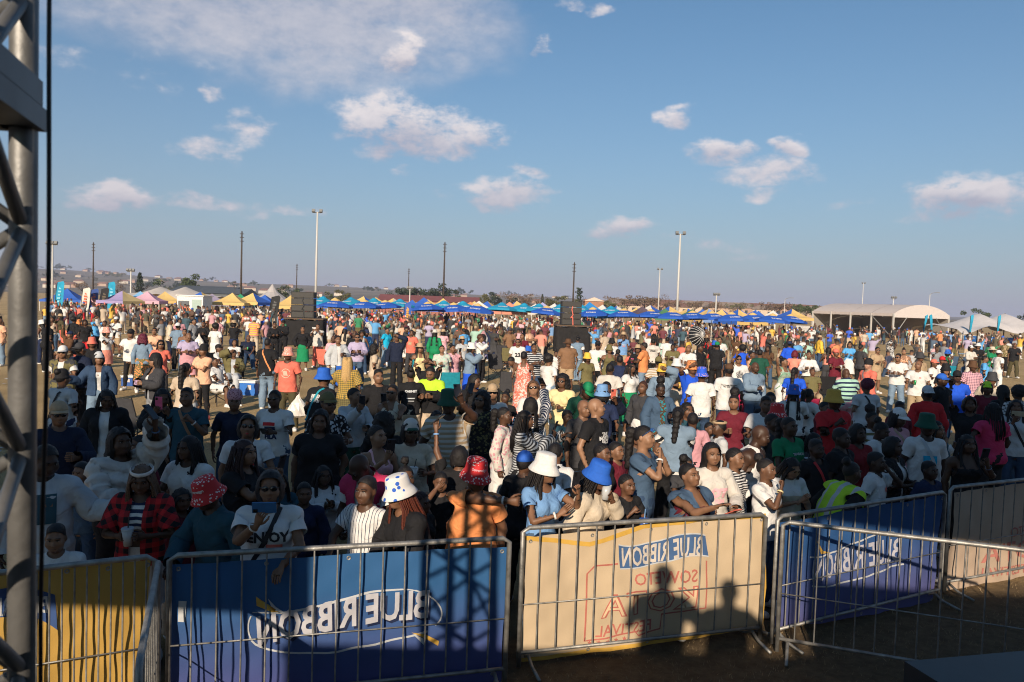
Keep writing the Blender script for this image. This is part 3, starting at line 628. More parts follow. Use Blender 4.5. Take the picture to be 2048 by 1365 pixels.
def face_meshes():
    if 'face' in CACHE: return CACHE['face']
    e = MB(); r = .0118
    e.lathe([(0, r * .50), (r * .7, r * .36), (r, 0), (r * .7, -r * .36), (0, -r * .5)], (.031, -.0850, 1.6285), 8, 1.15, .8)
    e.mi = 1; r = .0060; e.lathe([(0, r * .9), (r * .7, r * .65), (r, 0), (r * .7, -r * .65), (0, -r * .9)], (.030, -.0915, 1.6288), 8, 1, .8)
    e.tube([(.017, -.0930, 1.634), (.031, -.0965, 1.6370), (.046, -.0860, 1.632)], .0030, 4)
    e.tube([(.014, -.1005, 1.650), (.032, -.0985, 1.656), (.052, -.084, 1.649)], .0032, 4)
    mo = MB(); mo.tube([(-.024, -.086, 1.549), (-.010, -.0975, 1.5545), (0, -.0985, 1.553), (.010, -.0975, 1.5545), (.024, -.086, 1.549)], [.002, .0055, .005, .0055, .002], 6); mo.tube([(-.021, -.087, 1.548), (0, -.096, 1.5435), (.021, -.087, 1.548)], [.002, .0068, .002], 6)
    op = MB(); op.mi = 1; op.lathe([(0, .016), (.012, .012), (.017, 0), (.012, -.012), (0, -.016)], (0, -.086, 1.545), 10, 1.2, .55); op.mi = 0
    op.tube([(-.024, -.086, 1.546), (-.012, -.0965, 1.560), (.012, -.0965, 1.560), (.024, -.086, 1.546), (.012, -.093, 1.530), (-.012, -.093, 1.530), (-.024, -.086, 1.546)], .0045, 5); op.mi = 2; op.box((0, -.0945, 1.553), (.022, .004, .006))
    g = MB()
    for s in (-1, 1):
        g.lathe([(0, .002), (.024, .003), (.027, 0), (.024, -.003), (0, -.002)], (0, 0, 0), 10); n = 50
        for i in range(len(g.v) - n, len(g.v)):
            x, y, z = g.v[i]; g.v[i] = (s * (.033 + x * 1.05), -.1035 + z + abs(x) * 0 + (.25 * max(0, (.033 + x) - .02)), 1.630 + y * .82)
        g.tube([(s * .060, -.094, 1.636), (s * .080, -.05, 1.634), (s * .084, .01, 1.630)], .003, 4)
    g.tube([(-.010, -.106, 1.636), (.010, -.106, 1.636)], .003, 4)
    CACHE['face'] = (e.mesh('eye', True), mo.mesh('mouth', True), op.mesh('mouth', True), g.mesh('sunglasses', True)); return CACHE['face']
# ---- cloth, skin and hair materials -------------------------------------------
def cloth(c, pat=None, c2=None, rough=.85):
    c = col(c); c2 = col(c2) if c2 else None
    k = ('cloth', tuple(c), pat, tuple(c2) if c2 else None)
    if k in MATS: return MATS[k]
    m, nt, b = principled('cloth'); N = nt.nodes.new; L = nt.links.new
    at = N('ShaderNodeAttribute'); at.attribute_name = 'rest'; vec = at.outputs['Vector']
    n = N('ShaderNodeTexNoise'); n.inputs['Scale'].default_value = 7; n.inputs['Detail'].default_value = 5; L(vec, n.inputs['Vector'])
    base = ramp(nt, n.outputs[0], [(.3, [v * .86 for v in c]), (.7, [min(1, v * 1.08) for v in c])])
    if pat:
        sep = N('ShaderNodeSeparateXYZ'); L(vec, sep.inputs[0])
        def M(op, a, bb=None):
            q = N('ShaderNodeMath'); q.operation = op
            for i, v in enumerate((a, bb)):
                if v is None: continue
                if isinstance(v, (int, float)): q.inputs[i].default_value = v
                else: L(v, q.inputs[i])
            return q.outputs[0]
        z, x = sep.outputs[2], sep.outputs[0]
        def band(v, period, duty): return M('LESS_THAN', M('FRACT', M('MULTIPLY', M('ADD', v, 5.0), 1 / period)), duty)
        if pat == 'stripe': f = band(z, .055, .5)
        elif pat == 'fine': f = band(z, .030, .5)
        elif pat == 'wide': f = band(z, .095, .4)
        elif pat == 'hv': f = band(M('ADD', x, .03), .15, .30)
        elif pat == 'pin': f = band(x, .035, .18)
        elif pat == 'plaid': f = M('MULTIPLY', M('ADD', band(z, .09, .5), band(x, .09, .5)), .5)
        elif pat == 'check': f = M('MULTIPLY', M('ADD', band(z, .04, .35), band(x, .04, .35)), .5)
        elif pat == 'half': f = M('LESS_THAN', z, 1.20)
        elif pat == 'yoke': f = M('GREATER_THAN', z, 1.27)
        elif pat == 'fade':
            f = M('MULTIPLY', M('SUBTRACT', n.outputs[0], .38), 4.0)
        else:
            w = N('ShaderNodeTexVoronoi' if pat in ('floral', 'dots') else 'ShaderNodeTexNoise'); w.inputs['Scale'].default_value = {'floral': 24, 'dots': 30, 'camo': 13, 'swirl': 18, 'leopard': 34}.get(pat, 16); L(vec, w.inputs['Vector'])
            if pat in ('floral', 'dots'): f = M('LESS_THAN', w.outputs[0], .42)
            else: w.inputs['Distortion'].default_value = 1.2 if pat in ('swirl', 'leopard') else .3; f = M('GREATER_THAN', w.outputs[0], .52)
        mx = N('ShaderNodeMix'); mx.data_type = 'RGBA'; mx.clamp_factor = True; L(f, mx.inputs['Factor']); L(base, mx.inputs['A']); mx.inputs['B'].default_value = (*c2, 1); base = mx.outputs['Result']
    L(base, b.inputs['Base Color']); b.inputs['Roughness'].default_value = rough; b.inputs['Specular IOR Level'].default_value = .25
    
    n2 = N('ShaderNodeTexNoise'); n2.inputs['Scale'].default_value = 8; n2.inputs['Detail'].default_value = 2.5; n2.inputs['Distortion'].default_value = .9; L(vec, n2.inputs['Vector'])
    bp = N('ShaderNodeBump'); bp.inputs['Strength'].default_value = .75; bp.inputs['Distance'].default_value = .035; L(n2.outputs[0], bp.inputs['Height']); L(bp.outputs[0], b.inputs['Normal'])
    MATS[k] = m; return m
SKINS = [(.052, .025, .015), (.085, .041, .023), (.138, .067, .038), (.20, .102, .058), (.27, .147, .087), (.42, .24, .17)]
def skin(i):
    k = ('skin', i)
    if k in MATS: return MATS[k]
    c = SKINS[i]; m, nt, b = principled('skin'); N = nt.nodes.new; L = nt.links.new
    tc = N('ShaderNodeTexCoord'); n = N('ShaderNodeTexNoise'); n.inputs['Scale'].default_value = 9; n.inputs['Detail'].default_value = 6; L(tc.outputs['Object'], n.inputs['Vector'])
    L(ramp(nt, n.outputs[0], [(.3, [v * .8 for v in c]), (.7, [v * 1.2 for v in c])]), b.inputs['Base Color']); b.inputs['Roughness'].default_value = .50; b.inputs['Specular IOR Level'].default_value = .36
    MATS[k] = m; return m
def hairmat(c): return mat('hair', c, .55, 0, .35, 90, .6, 160, .35)
HAIRC = (.010, .008, .008)
M_EYE = mat('eye_white', (.36, .33, .30), .3); M_IRIS = mat('iris', (.008, .005, .004), .25); M_TOOTH = mat('tooth', (.6, .57, .5), .4); M_MOUTH = mat('mouth_dark', (.03, .008, .008), .6)
M_GLASS = mat('dark_lens', (.006, .006, .008), .12, 0, .1, 10, 0, 60, .8)
def attr_rest(me, V):
    a = me.attributes.new('rest', 'FLOAT_VECTOR', 'POINT'); a.data.foreach_set('vector', V.astype(np.float32).ravel())
POSES = {}
def posed(kind, sx, g, pk, M, lod=0):
    key = ('posed', kind, sx, g, pk, lod)
    if key in CACHE: return CACHE[key]
    V, Q, W = templ(kind, sx, lod); V2 = girth(V, g); me = new_mesh(kind, lbs(V2, W, M), Q); attr_rest(me, V); CACHE[key] = me; return me
def body_mesh(sx, g, pk, M, hands, hs, lod=0):
    key = ('bodym', sx, g, pk, hs, lod); HEADV = HEADS[lod]; HEADW = HEADV[2]
    if key in CACHE: return CACHE[key]
    V, Q, W = templ('body', sx, lod); P = lbs(girth(V, g), W, M)
    HV = HEADV[0].copy(); c = np.array([0, .01, 1.50]); HV = np.where(HV[:, 2:3] > 1.0, c + (HV - c) * hs, HV); HP = lbs(HV, HEADW, M)
    Vs = [P, HP]; Fs = Q.tolist() + (HEADV[1] + len(P)).tolist(); k = len(P) + len(HP)
    for h in hands:
        mx, flip = hand_frame(h, M); ht = HANDTYPE.get(h[2] if isinstance(h[2], str) else '', 'relax'); hv, hf = HANDS[ht]
        hv = hv * np.array([flip, 1, 1]) * (.98 if sx == 'm' else .90); hv = np.concatenate([hv, np.ones((len(hv), 1))], 1) @ np.array(mx)[:3].T
        Vs.append(hv); Fs += [tuple(i + k for i in (f if flip > 0 else f[::-1])) for f in hf]; k += len(hv)
    me = new_mesh('body', np.concatenate(Vs), Fs); CACHE[key] = me; return me
TEXTS = {}
def text_geo(s, size=1.0, bold=0.0):
    key = (s, size, bold)
    if key in TEXTS: return TEXTS[key]
    cu = bpy.data.curves.new('t', 'FONT'); cu.body = s; cu.align_x = 'CENTER'; cu.align_y = 'CENTER'; cu.size = size; cu.offset = bold; cu.resolution_u = 2; cu.space_line = .8
    ob = bpy.data.objects.new('t', cu); me = bpy.data.meshes.new_from_object(ob)
    V = np.array([v.co[:] for v in me.vertices]); Fs = [tuple(p.vertices) for p in me.polygons]
    bpy.data.objects.remove(ob); bpy.data.curves.remove(cu); bpy.data.meshes.remove(me)
    TEXTS[key] = (V, Fs); return TEXTS[key]
def on_shirt(V, Fs, kind, sx, g, M, z0, back, parent, m, name='chest_print', x0=0.0, lod=0):
    """lay a flat outline (x, z) on the rest-pose shirt, then bend it with the body"""
    mesh = bmesh.new(); vs = [mesh.verts.new((v[0], 0, v[1])) for v in V]
    for f in Fs:
        try: mesh.faces.new([vs[i] for i in f])
        except ValueError: pass
    bmesh.ops.triangulate(mesh, faces=mesh.faces[:])
    for _ in range(2):
        es = [e for e in mesh.edges if e.calc_length() > .035]
        if es: bmesh.ops.subdivide_edges(mesh, edges=es, cuts=1); bmesh.ops.triangulate(mesh, faces=mesh.faces[:])
    mesh.verts.index_update()
    P = np.array([v.co[:] for v in mesh.verts]); F2 = [tuple(v.index for v in f.verts) for f in mesh.faces]; mesh.free()
    x = (P[:, 0] * (-1 if back else 1)) + x0; z = P[:, 2] + z0
    TV, TQ, TW = templ(kind, sx, lod); TV = girth(TV, g)
    sel = (TV[:, 1] > 0) if back else (TV[:, 1] < 0); TVs = TV[sel]; y = np.zeros(len(x))
    TWs = TW[sel]; WW = np.zeros((len(x), 13))
    for i in range(len(x)):
        d2 = (TVs[:, 0] - x[i]) ** 2 + (TVs[:, 2] - z[i]) ** 2; j = np.argsort(d2)[:6]; w = 1 / (d2[j] + 1e-5); w /= w.sum()
        y[i] = (TVs[j, 1] * w).sum(); WW[i] = (TWs[j] * w[:, None]).sum(0)
    S = np.stack([x, y + (.008 if back else -.008), z], 1)
    if back: F2 = [f[::-1] for f in F2]
    return link(name, new_mesh(name, lbs(S, WW, M), F2), parent, None, [m])

NP = 0; USED_LABELS = {}
HELD = []
def person(loc=None, px=None, yaw=0, sx='f', st=1.66, g=1.0, pose=None, pk=None, top=('tee', 'white'), over=None, bottom=('trousers', 'denim'), hair=('short', HAIRC), hat=None, sk=2, glasses=False, mouth='closed', shoes='white', desc='', prints=(), hs=1.0, group=None, band=None, shadesup=False, item=(None, None), face=True, strap=None, belt=None, hatprint=None):
    """one person: Empty at the feet; body, clothes, hair, hat are its parts"""
    global NP; NP += 1
    pose = pose or dict(arms=('down', 'down')); pk = pk if pk is not None else NP
    if ('solve', pk) in CACHE: M, hands = CACHE[('solve', pk)]
    else: M, hands = solve(pose); CACHE[('solve', pk)] = (M, hands)
    sc = st / 1.735
    Hm = M['head']; sH = Matrix.Translation((0, .01, 1.50)) @ Matrix.Scale(hs, 4) @ Matrix.Translation((0, -.01, -1.50)); HM = Hm @ sH
    topz = HM @ Vector((0, .01, 1.77 if hat else 1.735))
    if hair and hair[0] in ('puff', 'topknot', 'afro') and not hat: topz = HM @ Vector((0, .02, 1.80))
    seat = 0.0
    if pose.get('legs') in ('sit', 'crouch'): pass
    rz = R(yaw)
    if px is not None:
        hp = at_z(px[0], px[1], topz.z * sc); off = Matrix.Rotation(rz, 3, 'Z') @ Vector((topz.x, topz.y, 0)) * sc
        loc = Vector((hp.x - off.x, hp.y - off.y, 0))
    root = empty('person', loc, rz, sc); lod = 0 if loc[1] < 10.3 else 1
    link('body', body_mesh(sx, g, pk, M, hands, hs, lod), root, None, [skin(sk)])
    kb = bottom
    if kb: link({'wide': 'trousers', 'mini': 'skirt', 'gown': 'dress'}.get(kb[0], kb[0]), posed(kb[0], sx, g, pk, M, 1), root, None, [cloth(*kb[1:])])
    if top: link({'tee': 'tshirt', 'fit': 'tshirt', 'crop': 'crop_top', 'long': 'sweater', 'polo': 'polo_shirt', 'puffy': 'fur_jacket', 'tank': 'tank_top', 'strap': 'strap_top', 'bra': 'crop_top'}.get(top[0], top[0]), posed(top[0], sx, g, pk, M, lod), root, None, [cloth(*top[1:])])
    if over: link({'sjacket': 'jacket'}.get(over[0], over[0]), posed(over[0], sx, g * 1.0, pk, M, lod), root, None, [cloth(*over[1:])])
    if shoes:
        for i in (0, 1): link('shoe', posed('shoe%d' % i, sx, 1.0, pk, M), root, None, [cloth(shoes)])
    if hair: link('hair', hair_mesh(hair[0]), root, HM, [hairmat(col(hair[1]))])
    if hat:
        hh = hat_mesh(hat[0]); ho = link({'capback': 'cap', 'bucket': 'bucket_hat', 'floppy': 'sun_hat', 'straw': 'straw_hat'}.get(hat[0], hat[0]), hh, root, HM, [cloth_obj(*hat[1:])])
        if hatprint:
            V, Fs = text_geo(hatprint[0], hatprint[1], .001); W = []
            for v in V: a = v[0] / .098 + hatprint[3]; rr = .1005 - (v[1] + .01) * .11; W.append((rr * .955 * math.sin(a), .010 - rr * 1.165 * math.cos(a), 1.722 + v[1]))
            link('lettering', new_mesh('lettering', W, Fs, False), ho, None, [mat('hat_print', hatprint[2], .7)])
    if face:
        e, mo, op, gl = face_meshes()
        if not glasses:
            for sg in (1, -1): link('eye', e, root, HM @ Matrix.Diagonal((sg, 1, 1, 1)), [M_EYE, M_IRIS])
        lip = mat('lips', [.35 * v + w for v, w in zip(SKINS[sk], (.045, .012, .012))], .4)
        if mouth == 'open': link('mouth', op, root, HM, [lip, M_MOUTH, M_TOOTH])
        else: link('mouth', mo, root, HM, [mat('lipstick', 'red', .35) if mouth == 'red' else lip])
        if glasses: link('sunglasses', gl, root, HM, [M_GLASS])
        if shadesup: link('sunglasses', gl, root, HM @ Matrix.Translation((0, .012, .075)) @ Matrix.Translation((0, -.1, 1.63)) @ Matrix.Rotation(R(-38), 4, 'X') @ Matrix.Translation((0, .1, -1.63)), [mat('blue_lens', (.03, .10, .3), .15)])
    for pr in prints:
        kind = (over or top)[0] if pr.get('over') else top[0]
        for (V, Fs, c, z0) in pr['shapes']:
            on_shirt(V, Fs, kind, sx, g, M, z0, pr.get('back', False), root, mat('print_ink', c, .8), x0=pr.get('x0', 0), lod=lod)
    if band:
        for i, c in band:
            w = Vector((WR[0] * (1 if i else -1), 0, WR[2])); e_ = Vector((EL[0] * (1 if i else -1), EL[1], EL[2])); d = (w - e_).normalized()
            fm = M['fa%d' % i]; p0 = fm @ (w - d * .055); p1 = fm @ (w - d * .038); MB().tube([p0, p1], .036, 10, False).build('wristband', mat('wristband', c, .6), root, True)
    if strap:
        kind = (over or top)[0]; s = strap[1]; V = []; n = 14
        TV, TQ, TW = templ(kind, sx, lod); TV = girth(TV, g); pts = []
        for sd in (-1, 1):
            seq = []
            for i in range(n + 1):
                t = i / n; x = s * (-.085 + .235 * t); z = 1.452 - .50 * t
                sel = (TV[:, 1] * sd > 0); d2 = (TV[sel][:, 0] - x) ** 2 + (TV[sel][:, 2] - z) ** 2; j = np.argmin(d2)
                seq.append(((x, TV[sel][j][1] + sd * .014, z), TW[sel][j]))
            pts.append(seq)
        for seq in pts:
            Vv = []; Ww = []
            for (p, w) in seq:
                for dx, dz in ((-.016, -.008), (.016, .008)): Vv.append((p[0] + dx * s, p[1], p[2] + dz)); Ww.append(w)
            Fq = [(2 * i, 2 * i + 1, 2 * i + 3, 2 * i + 2) for i in range(n)]
            link('bag_strap', new_mesh('bag_strap', lbs(np.array(Vv), np.array(Ww), M), Fq), root, None, [mat('strap', strap[0], .6)])
    # things held in the hands are things of their own
    W4 = Matrix.Translation(loc) @ Matrix.Rotation(rz, 4, 'Z') @ Matrix.Scale(sc, 4)
    for i in (0, 1):
        if item[i]:
            mx, flip = hand_frame(hands[i], M); HELD.append((item[i], W4 @ mx, flip, root, desc, W4 @ (HM @ Vector((0, -.08, 1.63)))))
    lab = 'person in ' + desc if not desc.startswith('person') else desc
    tag(root, lab, 'person', group); root['dist'] = float(loc[1]); root['desc'] = desc
    return root
def cloth_obj(c, pat=None, c2=None):
    """hat cloth: pattern in the hat's own space"""
    if not pat: return mat('hat_cloth', c, .8, 0, .1, 30, .25, 120, .3)
    k = ('hatp', tuple(col(c)), pat, tuple(col(c2)))
    if k in MATS: return MATS[k]
    m, nt, b = principled('hat_cloth'); N = nt.nodes.new; L = nt.links.new; tc = N('ShaderNodeTexCoord'); sep = N('ShaderNodeSeparateXYZ'); L(tc.outputs['Object'], sep.inputs[0])
    v = N('ShaderNodeTexVoronoi'); v.inputs['Scale'].default_value = 46 if pat != 'patch' else 14; L(tc.outputs['Object'], v.inputs['Vector'])
    lt = N('ShaderNodeMath'); lt.operation = 'LESS_THAN'; L(v.outputs[0], lt.inputs[0]); lt.inputs[1].default_value = .25 if pat == 'patch' else .34
    if pat == 'brim':
        a = N('ShaderNodeMath'); a.operation = 'LESS_THAN'; L(sep.outputs[2], a.inputs[0]); a.inputs[1].default_value = 1.668
        a2 = N('ShaderNodeMath'); a2.operation = 'GREATER_THAN'; L(sep.outputs[2], a2.inputs[0]); a2.inputs[1].default_value = 1.752
        ad = N('ShaderNodeMath'); ad.operation = 'ADD'; L(a.outputs[0], ad.inputs[0]); L(a2.outputs[0], ad.inputs[1])
        f = N('ShaderNodeMath'); f.operation = 'MULTIPLY'; L(lt.outputs[0], f.inputs[0]); L(ad.outputs[0], f.inputs[1]); fo = f.outputs[0]
    elif pat == 'visor':
        a = N('ShaderNodeMath'); a.operation = 'LESS_THAN'; L(sep.outputs[1], a.inputs[0]); a.inputs[1].default_value = -.100; fo = a.outputs[0]
    else: fo = lt.outputs[0]
    mx = N('ShaderNodeMix'); mx.data_type = 'RGBA'; L(fo, mx.inputs['Factor']); mx.inputs['A'].default_value = (*col(c), 1); mx.inputs['B'].default_value = (*col(c2), 1)
    L(mx.outputs['Result'], b.inputs['Base Color']); b.inputs['Roughness'].default_value = .8; MATS[k] = m; return m
# ================================================================== the field, the hills, the far town
def ground_mat():
    m, nt, b = principled('dry_grass'); N = nt.nodes.new; L = nt.links.new; tc = N('ShaderNodeTexCoord')
    def nse(s, d, r=.6):
        n = N('ShaderNodeTexNoise'); n.inputs['Scale'].default_value = s; n.inputs['Detail'].default_value = d; n.inputs['Roughness'].default_value = r; L(tc.outputs['Object'], n.inputs['Vector']); return n.outputs[0]
    a = ramp(nt, nse(.35, 8), [(.30, (.40, .285, .145)), (.52, (.56, .405, .215)), (.72, (.64, .48, .275))])
    f = ramp(nt, nse(26, 8, .75), [(.25, (.40, .36, .30)), (.5, (.85, .83, .78)), (.75, (1.25, 1.2, 1.1))])
    mx = N('ShaderNodeMix'); mx.data_type = 'RGBA'; mx.blend_type = 'MULTIPLY'; mx.inputs['Factor'].default_value = 1; L(a, mx.inputs['A']); L(f, mx.inputs['B'])
    # bare trampled soil in the pit by the stage, ragged edge under the front row
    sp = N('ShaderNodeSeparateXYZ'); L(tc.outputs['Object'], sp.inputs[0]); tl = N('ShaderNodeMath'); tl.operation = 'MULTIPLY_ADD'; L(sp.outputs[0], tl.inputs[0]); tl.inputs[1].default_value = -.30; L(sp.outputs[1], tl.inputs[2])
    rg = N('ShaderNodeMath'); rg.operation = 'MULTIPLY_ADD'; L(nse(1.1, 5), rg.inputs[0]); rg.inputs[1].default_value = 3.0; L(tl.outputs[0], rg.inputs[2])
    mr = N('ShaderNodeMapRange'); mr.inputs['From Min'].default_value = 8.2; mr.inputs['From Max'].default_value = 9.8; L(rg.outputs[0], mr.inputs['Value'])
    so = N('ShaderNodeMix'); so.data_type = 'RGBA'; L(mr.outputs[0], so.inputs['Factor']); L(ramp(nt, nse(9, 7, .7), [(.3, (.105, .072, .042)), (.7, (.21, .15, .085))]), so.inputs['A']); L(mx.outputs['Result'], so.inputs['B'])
    L(so.outputs['Result'], b.inputs['Base Color']); b.inputs['Roughness'].default_value = .95; b.inputs['Specular IOR Level'].default_value = .15
    bp = N('ShaderNodeBump'); bp.inputs['Strength'].default_value = .9; bp.inputs['Distance'].default_value = .06; L(nse(34, 7, .75), bp.inputs['Height']); L(bp.outputs[0], b.inputs['Normal']); return m
M_GROUND = ground_mat()
gv = []; gf = []; ys = [-60, -20, 0, 20, 60, 120, 200, 320]; xs = [-400, -200, -100, -40, 0, 40, 100, 200, 400]
for y in ys:
    for x in xs: gv.append((x, y, 0))
for j in range(len(ys) - 1):
    for i in range(len(xs) - 1): k = j * len(xs) + i; gf.append((k, k + 1, k + 1 + len(xs), k + len(xs)))
tag(link('ground', new_mesh('ground', gv, gf), None, None, [M_GROUND]), kind='structure')
def hill_z(x, y):
    """land beyond the field: a long ridge to the left, nearly level to the right"""
    t = max(0.0, min(1.0, (y - 420) / 1100)); t = t * t * (3 - 2 * t)
    az = x / max(y, 1)
    h = 24 * max(0, min(1, (.18 - az) / .75)) + 7 * max(0, min(1, (.55 - az) / .5))
    return -.3 + t * (h + 2.2 * math.sin(x * .006 + 1) + 1.6 * math.sin(x * .013 + y * .004))
hv = []; hf = []; nx, ny = 70, 26
for j in range(ny):
    y = 310 + (2900 - 310) * (j / (ny - 1)) ** 1.4
    for i in range(nx): x = (-1.05 + 2.1 * i / (nx - 1)) * y; hv.append((x, y, hill_z(x, y)))
for j in range(ny - 1):
    for i in range(nx - 1): k = j * nx + i; hf.append((k, k + 1, k + 1 + nx, k + nx))
M_VELD = mat('veld', (.17, .135, .085), .95, 0, .45, .02)
tag(link('hills', new_mesh('hills', hv, hf), None, None, [M_VELD]), kind='structure')
# short dry grass standing on the field where the photo shows it close
def grass():
    n = 45000; r = np.random.default_rng(3); y = 3.6 + 24 * r.random(n) ** 1.5; x = (r.random(n) * 1.5 - .75) * y * 1.0
    h = .012 + .028 * r.random(n); a = r.random(n) * 6.283; w = .0018 + .0025 * r.random(n); lx = (r.random(n) - .5) * .05; ly = (r.random(n) - .5) * .05
    P = np.stack([np.stack([x - np.cos(a) * w, y - np.sin(a) * w, 0 * x], 1), np.stack([x + np.cos(a) * w, y + np.sin(a) * w, 0 * x], 1), np.stack([x + lx, y + ly, h], 1)], 1).reshape(-1, 3)
    o = link('dry_grass', new_mesh('dry_grass', P, np.arange(3 * n).reshape(-1, 3), False), None, None, [mat('straw_blades', (.30, .22, .12), .9, 0, .5, 3)])
    tag(o, 'short trampled dry grass on the field', 'grass', kind='stuff')
grass()

M_STEEL = mat('galvanised_steel', (.27, .265, .25), .52, .6, .35, 14, .25, 60); M_ALU = mat('truss_aluminium', (.18, .18, .178), .50, .5, .22, 9, .2, 40)
M_BLACKM = mat('black_metal', (.018, .018, .02), .5, .2); M_WHITE = mat('white_paint', (.74, .73, .70), .6); M_DARKW = mat('dark_wood', (.055, .04, .03), .85, 0, .3, 8); M_CONC = mat('pale_pole', (.52, .50, .46), .6)
M_SCRIM = mat('black_scrim', (.012, .012, .013), .9)
# ------------------------------------------------------------------ unseen stage: deck, plus panels and roof added to shade the front rows
def shade_wall(x0, x1, z0, z1, y, label):  # unseen panel on poles, added to block the sun
    root = tag(empty('shade_wing', ((x0 + x1) / 2, y, 0)), label, 'stage wing'); cx = (x0 + x1) / 2; w = x1 - x0
    MB().box((0, 0, (z0 + z1) / 2), (w, .04, z1 - z0)).build('scrim', M_SCRIM, root)
    for i in range(4):
        x = -w / 2 + .1 + (w - .2) * i / 3; MB().tube([(x, .08, 0), (x, .08, z1)], .03, 8).build('scaffold_pole', M_STEEL, root)
    for z in (z0 + .1, z1 - .1): MB().tube([(-w / 2, .12, z), (w / 2, .12, z)], .03, 8).build('ledger', M_STEEL, root)
    return root
YW = -1.0
shade_wall(-15, -2.75, 3.35, 6.75, YW, 'unseen black panel added left of the photographer to shade the left front rows')  # added out of view; edges back-projected to shade the left front rows
shade_wall(.80, 15, 4.4, 8.5, YW, 'unseen tall black panel added right of the photographer to shade the right crowd')  # added out of view; its top edge sets the shade on the right crowd
shade_wall(1.0, 15, 1.2, 3.95, YW - .3, 'unseen low black panel added under the tall right one to shade the ground')  # added below the tall panel to shade the pit ground at lower right
shade_wall(-3.05, .95, 1.25, 3.38, -1.6, 'unseen low black panel added behind the lens to shade the ground below the banner')  # added to keep sun off the ground under the cream banner
rf = tag(empty('shade_canopy', (6.4, -5, 0)), 'unseen black roof added on posts right of the photographer to block sky light', 'shade roof'); MB().box((0, 0, 8.58), (11.2, 8, .12)).build('roof', M_SCRIM, rf)  # roof added only to cut sky light on the lower right ground
for x in (-5.4, 5.4):
    for y in (-3.8, 3.7): MB().tube([(x, y, 0), (x, y, 8.5)], .06, 8).build('post', M_STEEL, rf)
dk = tag(empty('stage_deck', (0, -4, 0)), 'black plywood stage deck under the photographer', 'stage'); MB().box((0, 0, 1.12), (16, 9.4, .16)).build('deck_top', M_BLACKM, dk)
for x in (-7.5, -3, 0, 3, 7.5):
    for y in (-4.4, 4.4): MB().tube([(x, y, 0), (x, y, 1.03)], .04, 8).build('deck_leg', M_STEEL, dk)

# ------------------------------------------------------------------ truss tower at the left edge
def truss_tower():
    A = Vector((-1.115, 1.82, 0)); eB = Vector((-.33, -.10, 0)); eC = Vector((.10, -.33, 0)); C4 = [Vector((0, 0, 0)), eB, eB + eC, eC]
    root = tag(empty('truss_tower', A), 'aluminium truss tower standing at the left edge with a black cable', 'truss')
    for c in C4: MB().tube([c + Vector((0, 0, 0)), c + Vector((0, 0, 6.2))], .0295, 16).build('chord', M_ALU, root, True)
    for k in range(4):
        p, q = C4[k], C4[(k + 1) % 4]; z = .0; i = 0
        zs = [3.03 + .255 * j for j in range(-11, 12)]
        for j in range(len(zs) - 1):
            a, b = (p, q) if (j + k) % 2 == (1 if k in (0, 3) else 0) else (q, p)
            if k == 3: a, b = (q, p) if (j % 2 == 1) else (p, q)
            if k == 0: a, b = (p, q) if (j % 2 == 1) else (q, p)
            MB().tube([a + Vector((0, 0, zs[j] if False else zs[j])), b + Vector((0, 0, zs[j + 1]))], .0155, 10).build('diagonal_brace', M_ALU, root, True)
    for (p, q) in ((C4[0], C4[1]), (C4[0], C4[3])):
        d = (q - p); e = d.normalized(); m = (p + q) / 2
        rot = e.to_track_quat('X', 'Z').to_matrix()
        MB().box(m + Vector((0, 0, 3.335)), (d.length + .03, .07, .055), rot).box(m + Vector((0, 0, 3.275)), (d.length + .03, .085, .05), rot).build('clamp_beam', mat('grey_clamp', (.07, .08, .09), .5, .4), root)
    cb = [Vector((.123 + .006 * math.sin(z * 2.3) + .003 * math.sin(z * 5), -.12, z)) for z in [i * .2 for i in range(0, 31)]]
    MB().tube(cb, .0048, 8).build('cable', mat('black_cable', (.008, .008, .009), .4), root, True)
truss_tower()

# ------------------------------------------------------------------ crowd barriers and their banners
def pane(A, B, off):
    """plane through A and B, vertical, shifted off metres away from the camera"""
    u = (B - A).normalized(); n = Vector((-u.y, u.x, 0));
    if n.y < 0: n = -n
    return A + n * off, u, n
def ray_plane(px, py, P0, n):
    d = ray(px, py); o = Vector((0, 0, CAM_H)); t = (P0 - o).dot(n) / d.dot(n); return o + d * t
BAR_H = 1.15
def barrier(a, b, nb, label, z=BAR_H, foot=True, cut=None):
    A = at_z(*a, z) if not isinstance(a, Vector) else a; B = at_z(*b, z) if not isinstance(b, Vector) else b; A.z = B.z = 0
    d = B - A; L = d.length; root = tag(empty('crowd_barrier', (A + B) / 2, math.atan2(d.y, d.x)), label, 'barrier', 'steel barriers in front of the crowd')
    h = L / 2; r = .019; zb = .13
    m = MB()
    m.tube([(-h + r, 0, .02), (-h + r, 0, z - .05), (-h + .05 + r, 0, z - r), (h - .05 - r, 0, z - r), (h - r, 0, z - .05), (h - r, 0, .02)], r, 10)
    m.build('frame', M_STEEL, root, True); MB().tube([(-h + r, 0, zb), (h - r, 0, zb)], .015, 8).build('bottom_rail', M_STEEL, root, True)
    for i in range(1, nb + 1):
        x = -h + L * i / (nb + 1); MB().tube([(x, 0, zb), (x, 0, z - r)], .0068, 6, False).build('bar', M_STEEL, root, True)
    MB().tube([(-h + r, -.009, .52), (h - r, -.009, .52)], .0055, 6).build('middle_wire', M_STEEL, root, True)
    if foot:
        for x in (-h + .10, h - .10): MB().tube([(x, -.27, .02), (x, -.10, .05), (x, 0, .10), (x, .10, .05), (x, .27, .02)], .014, 8).build('foot', M_STEEL, root, True)
    return A, B, root
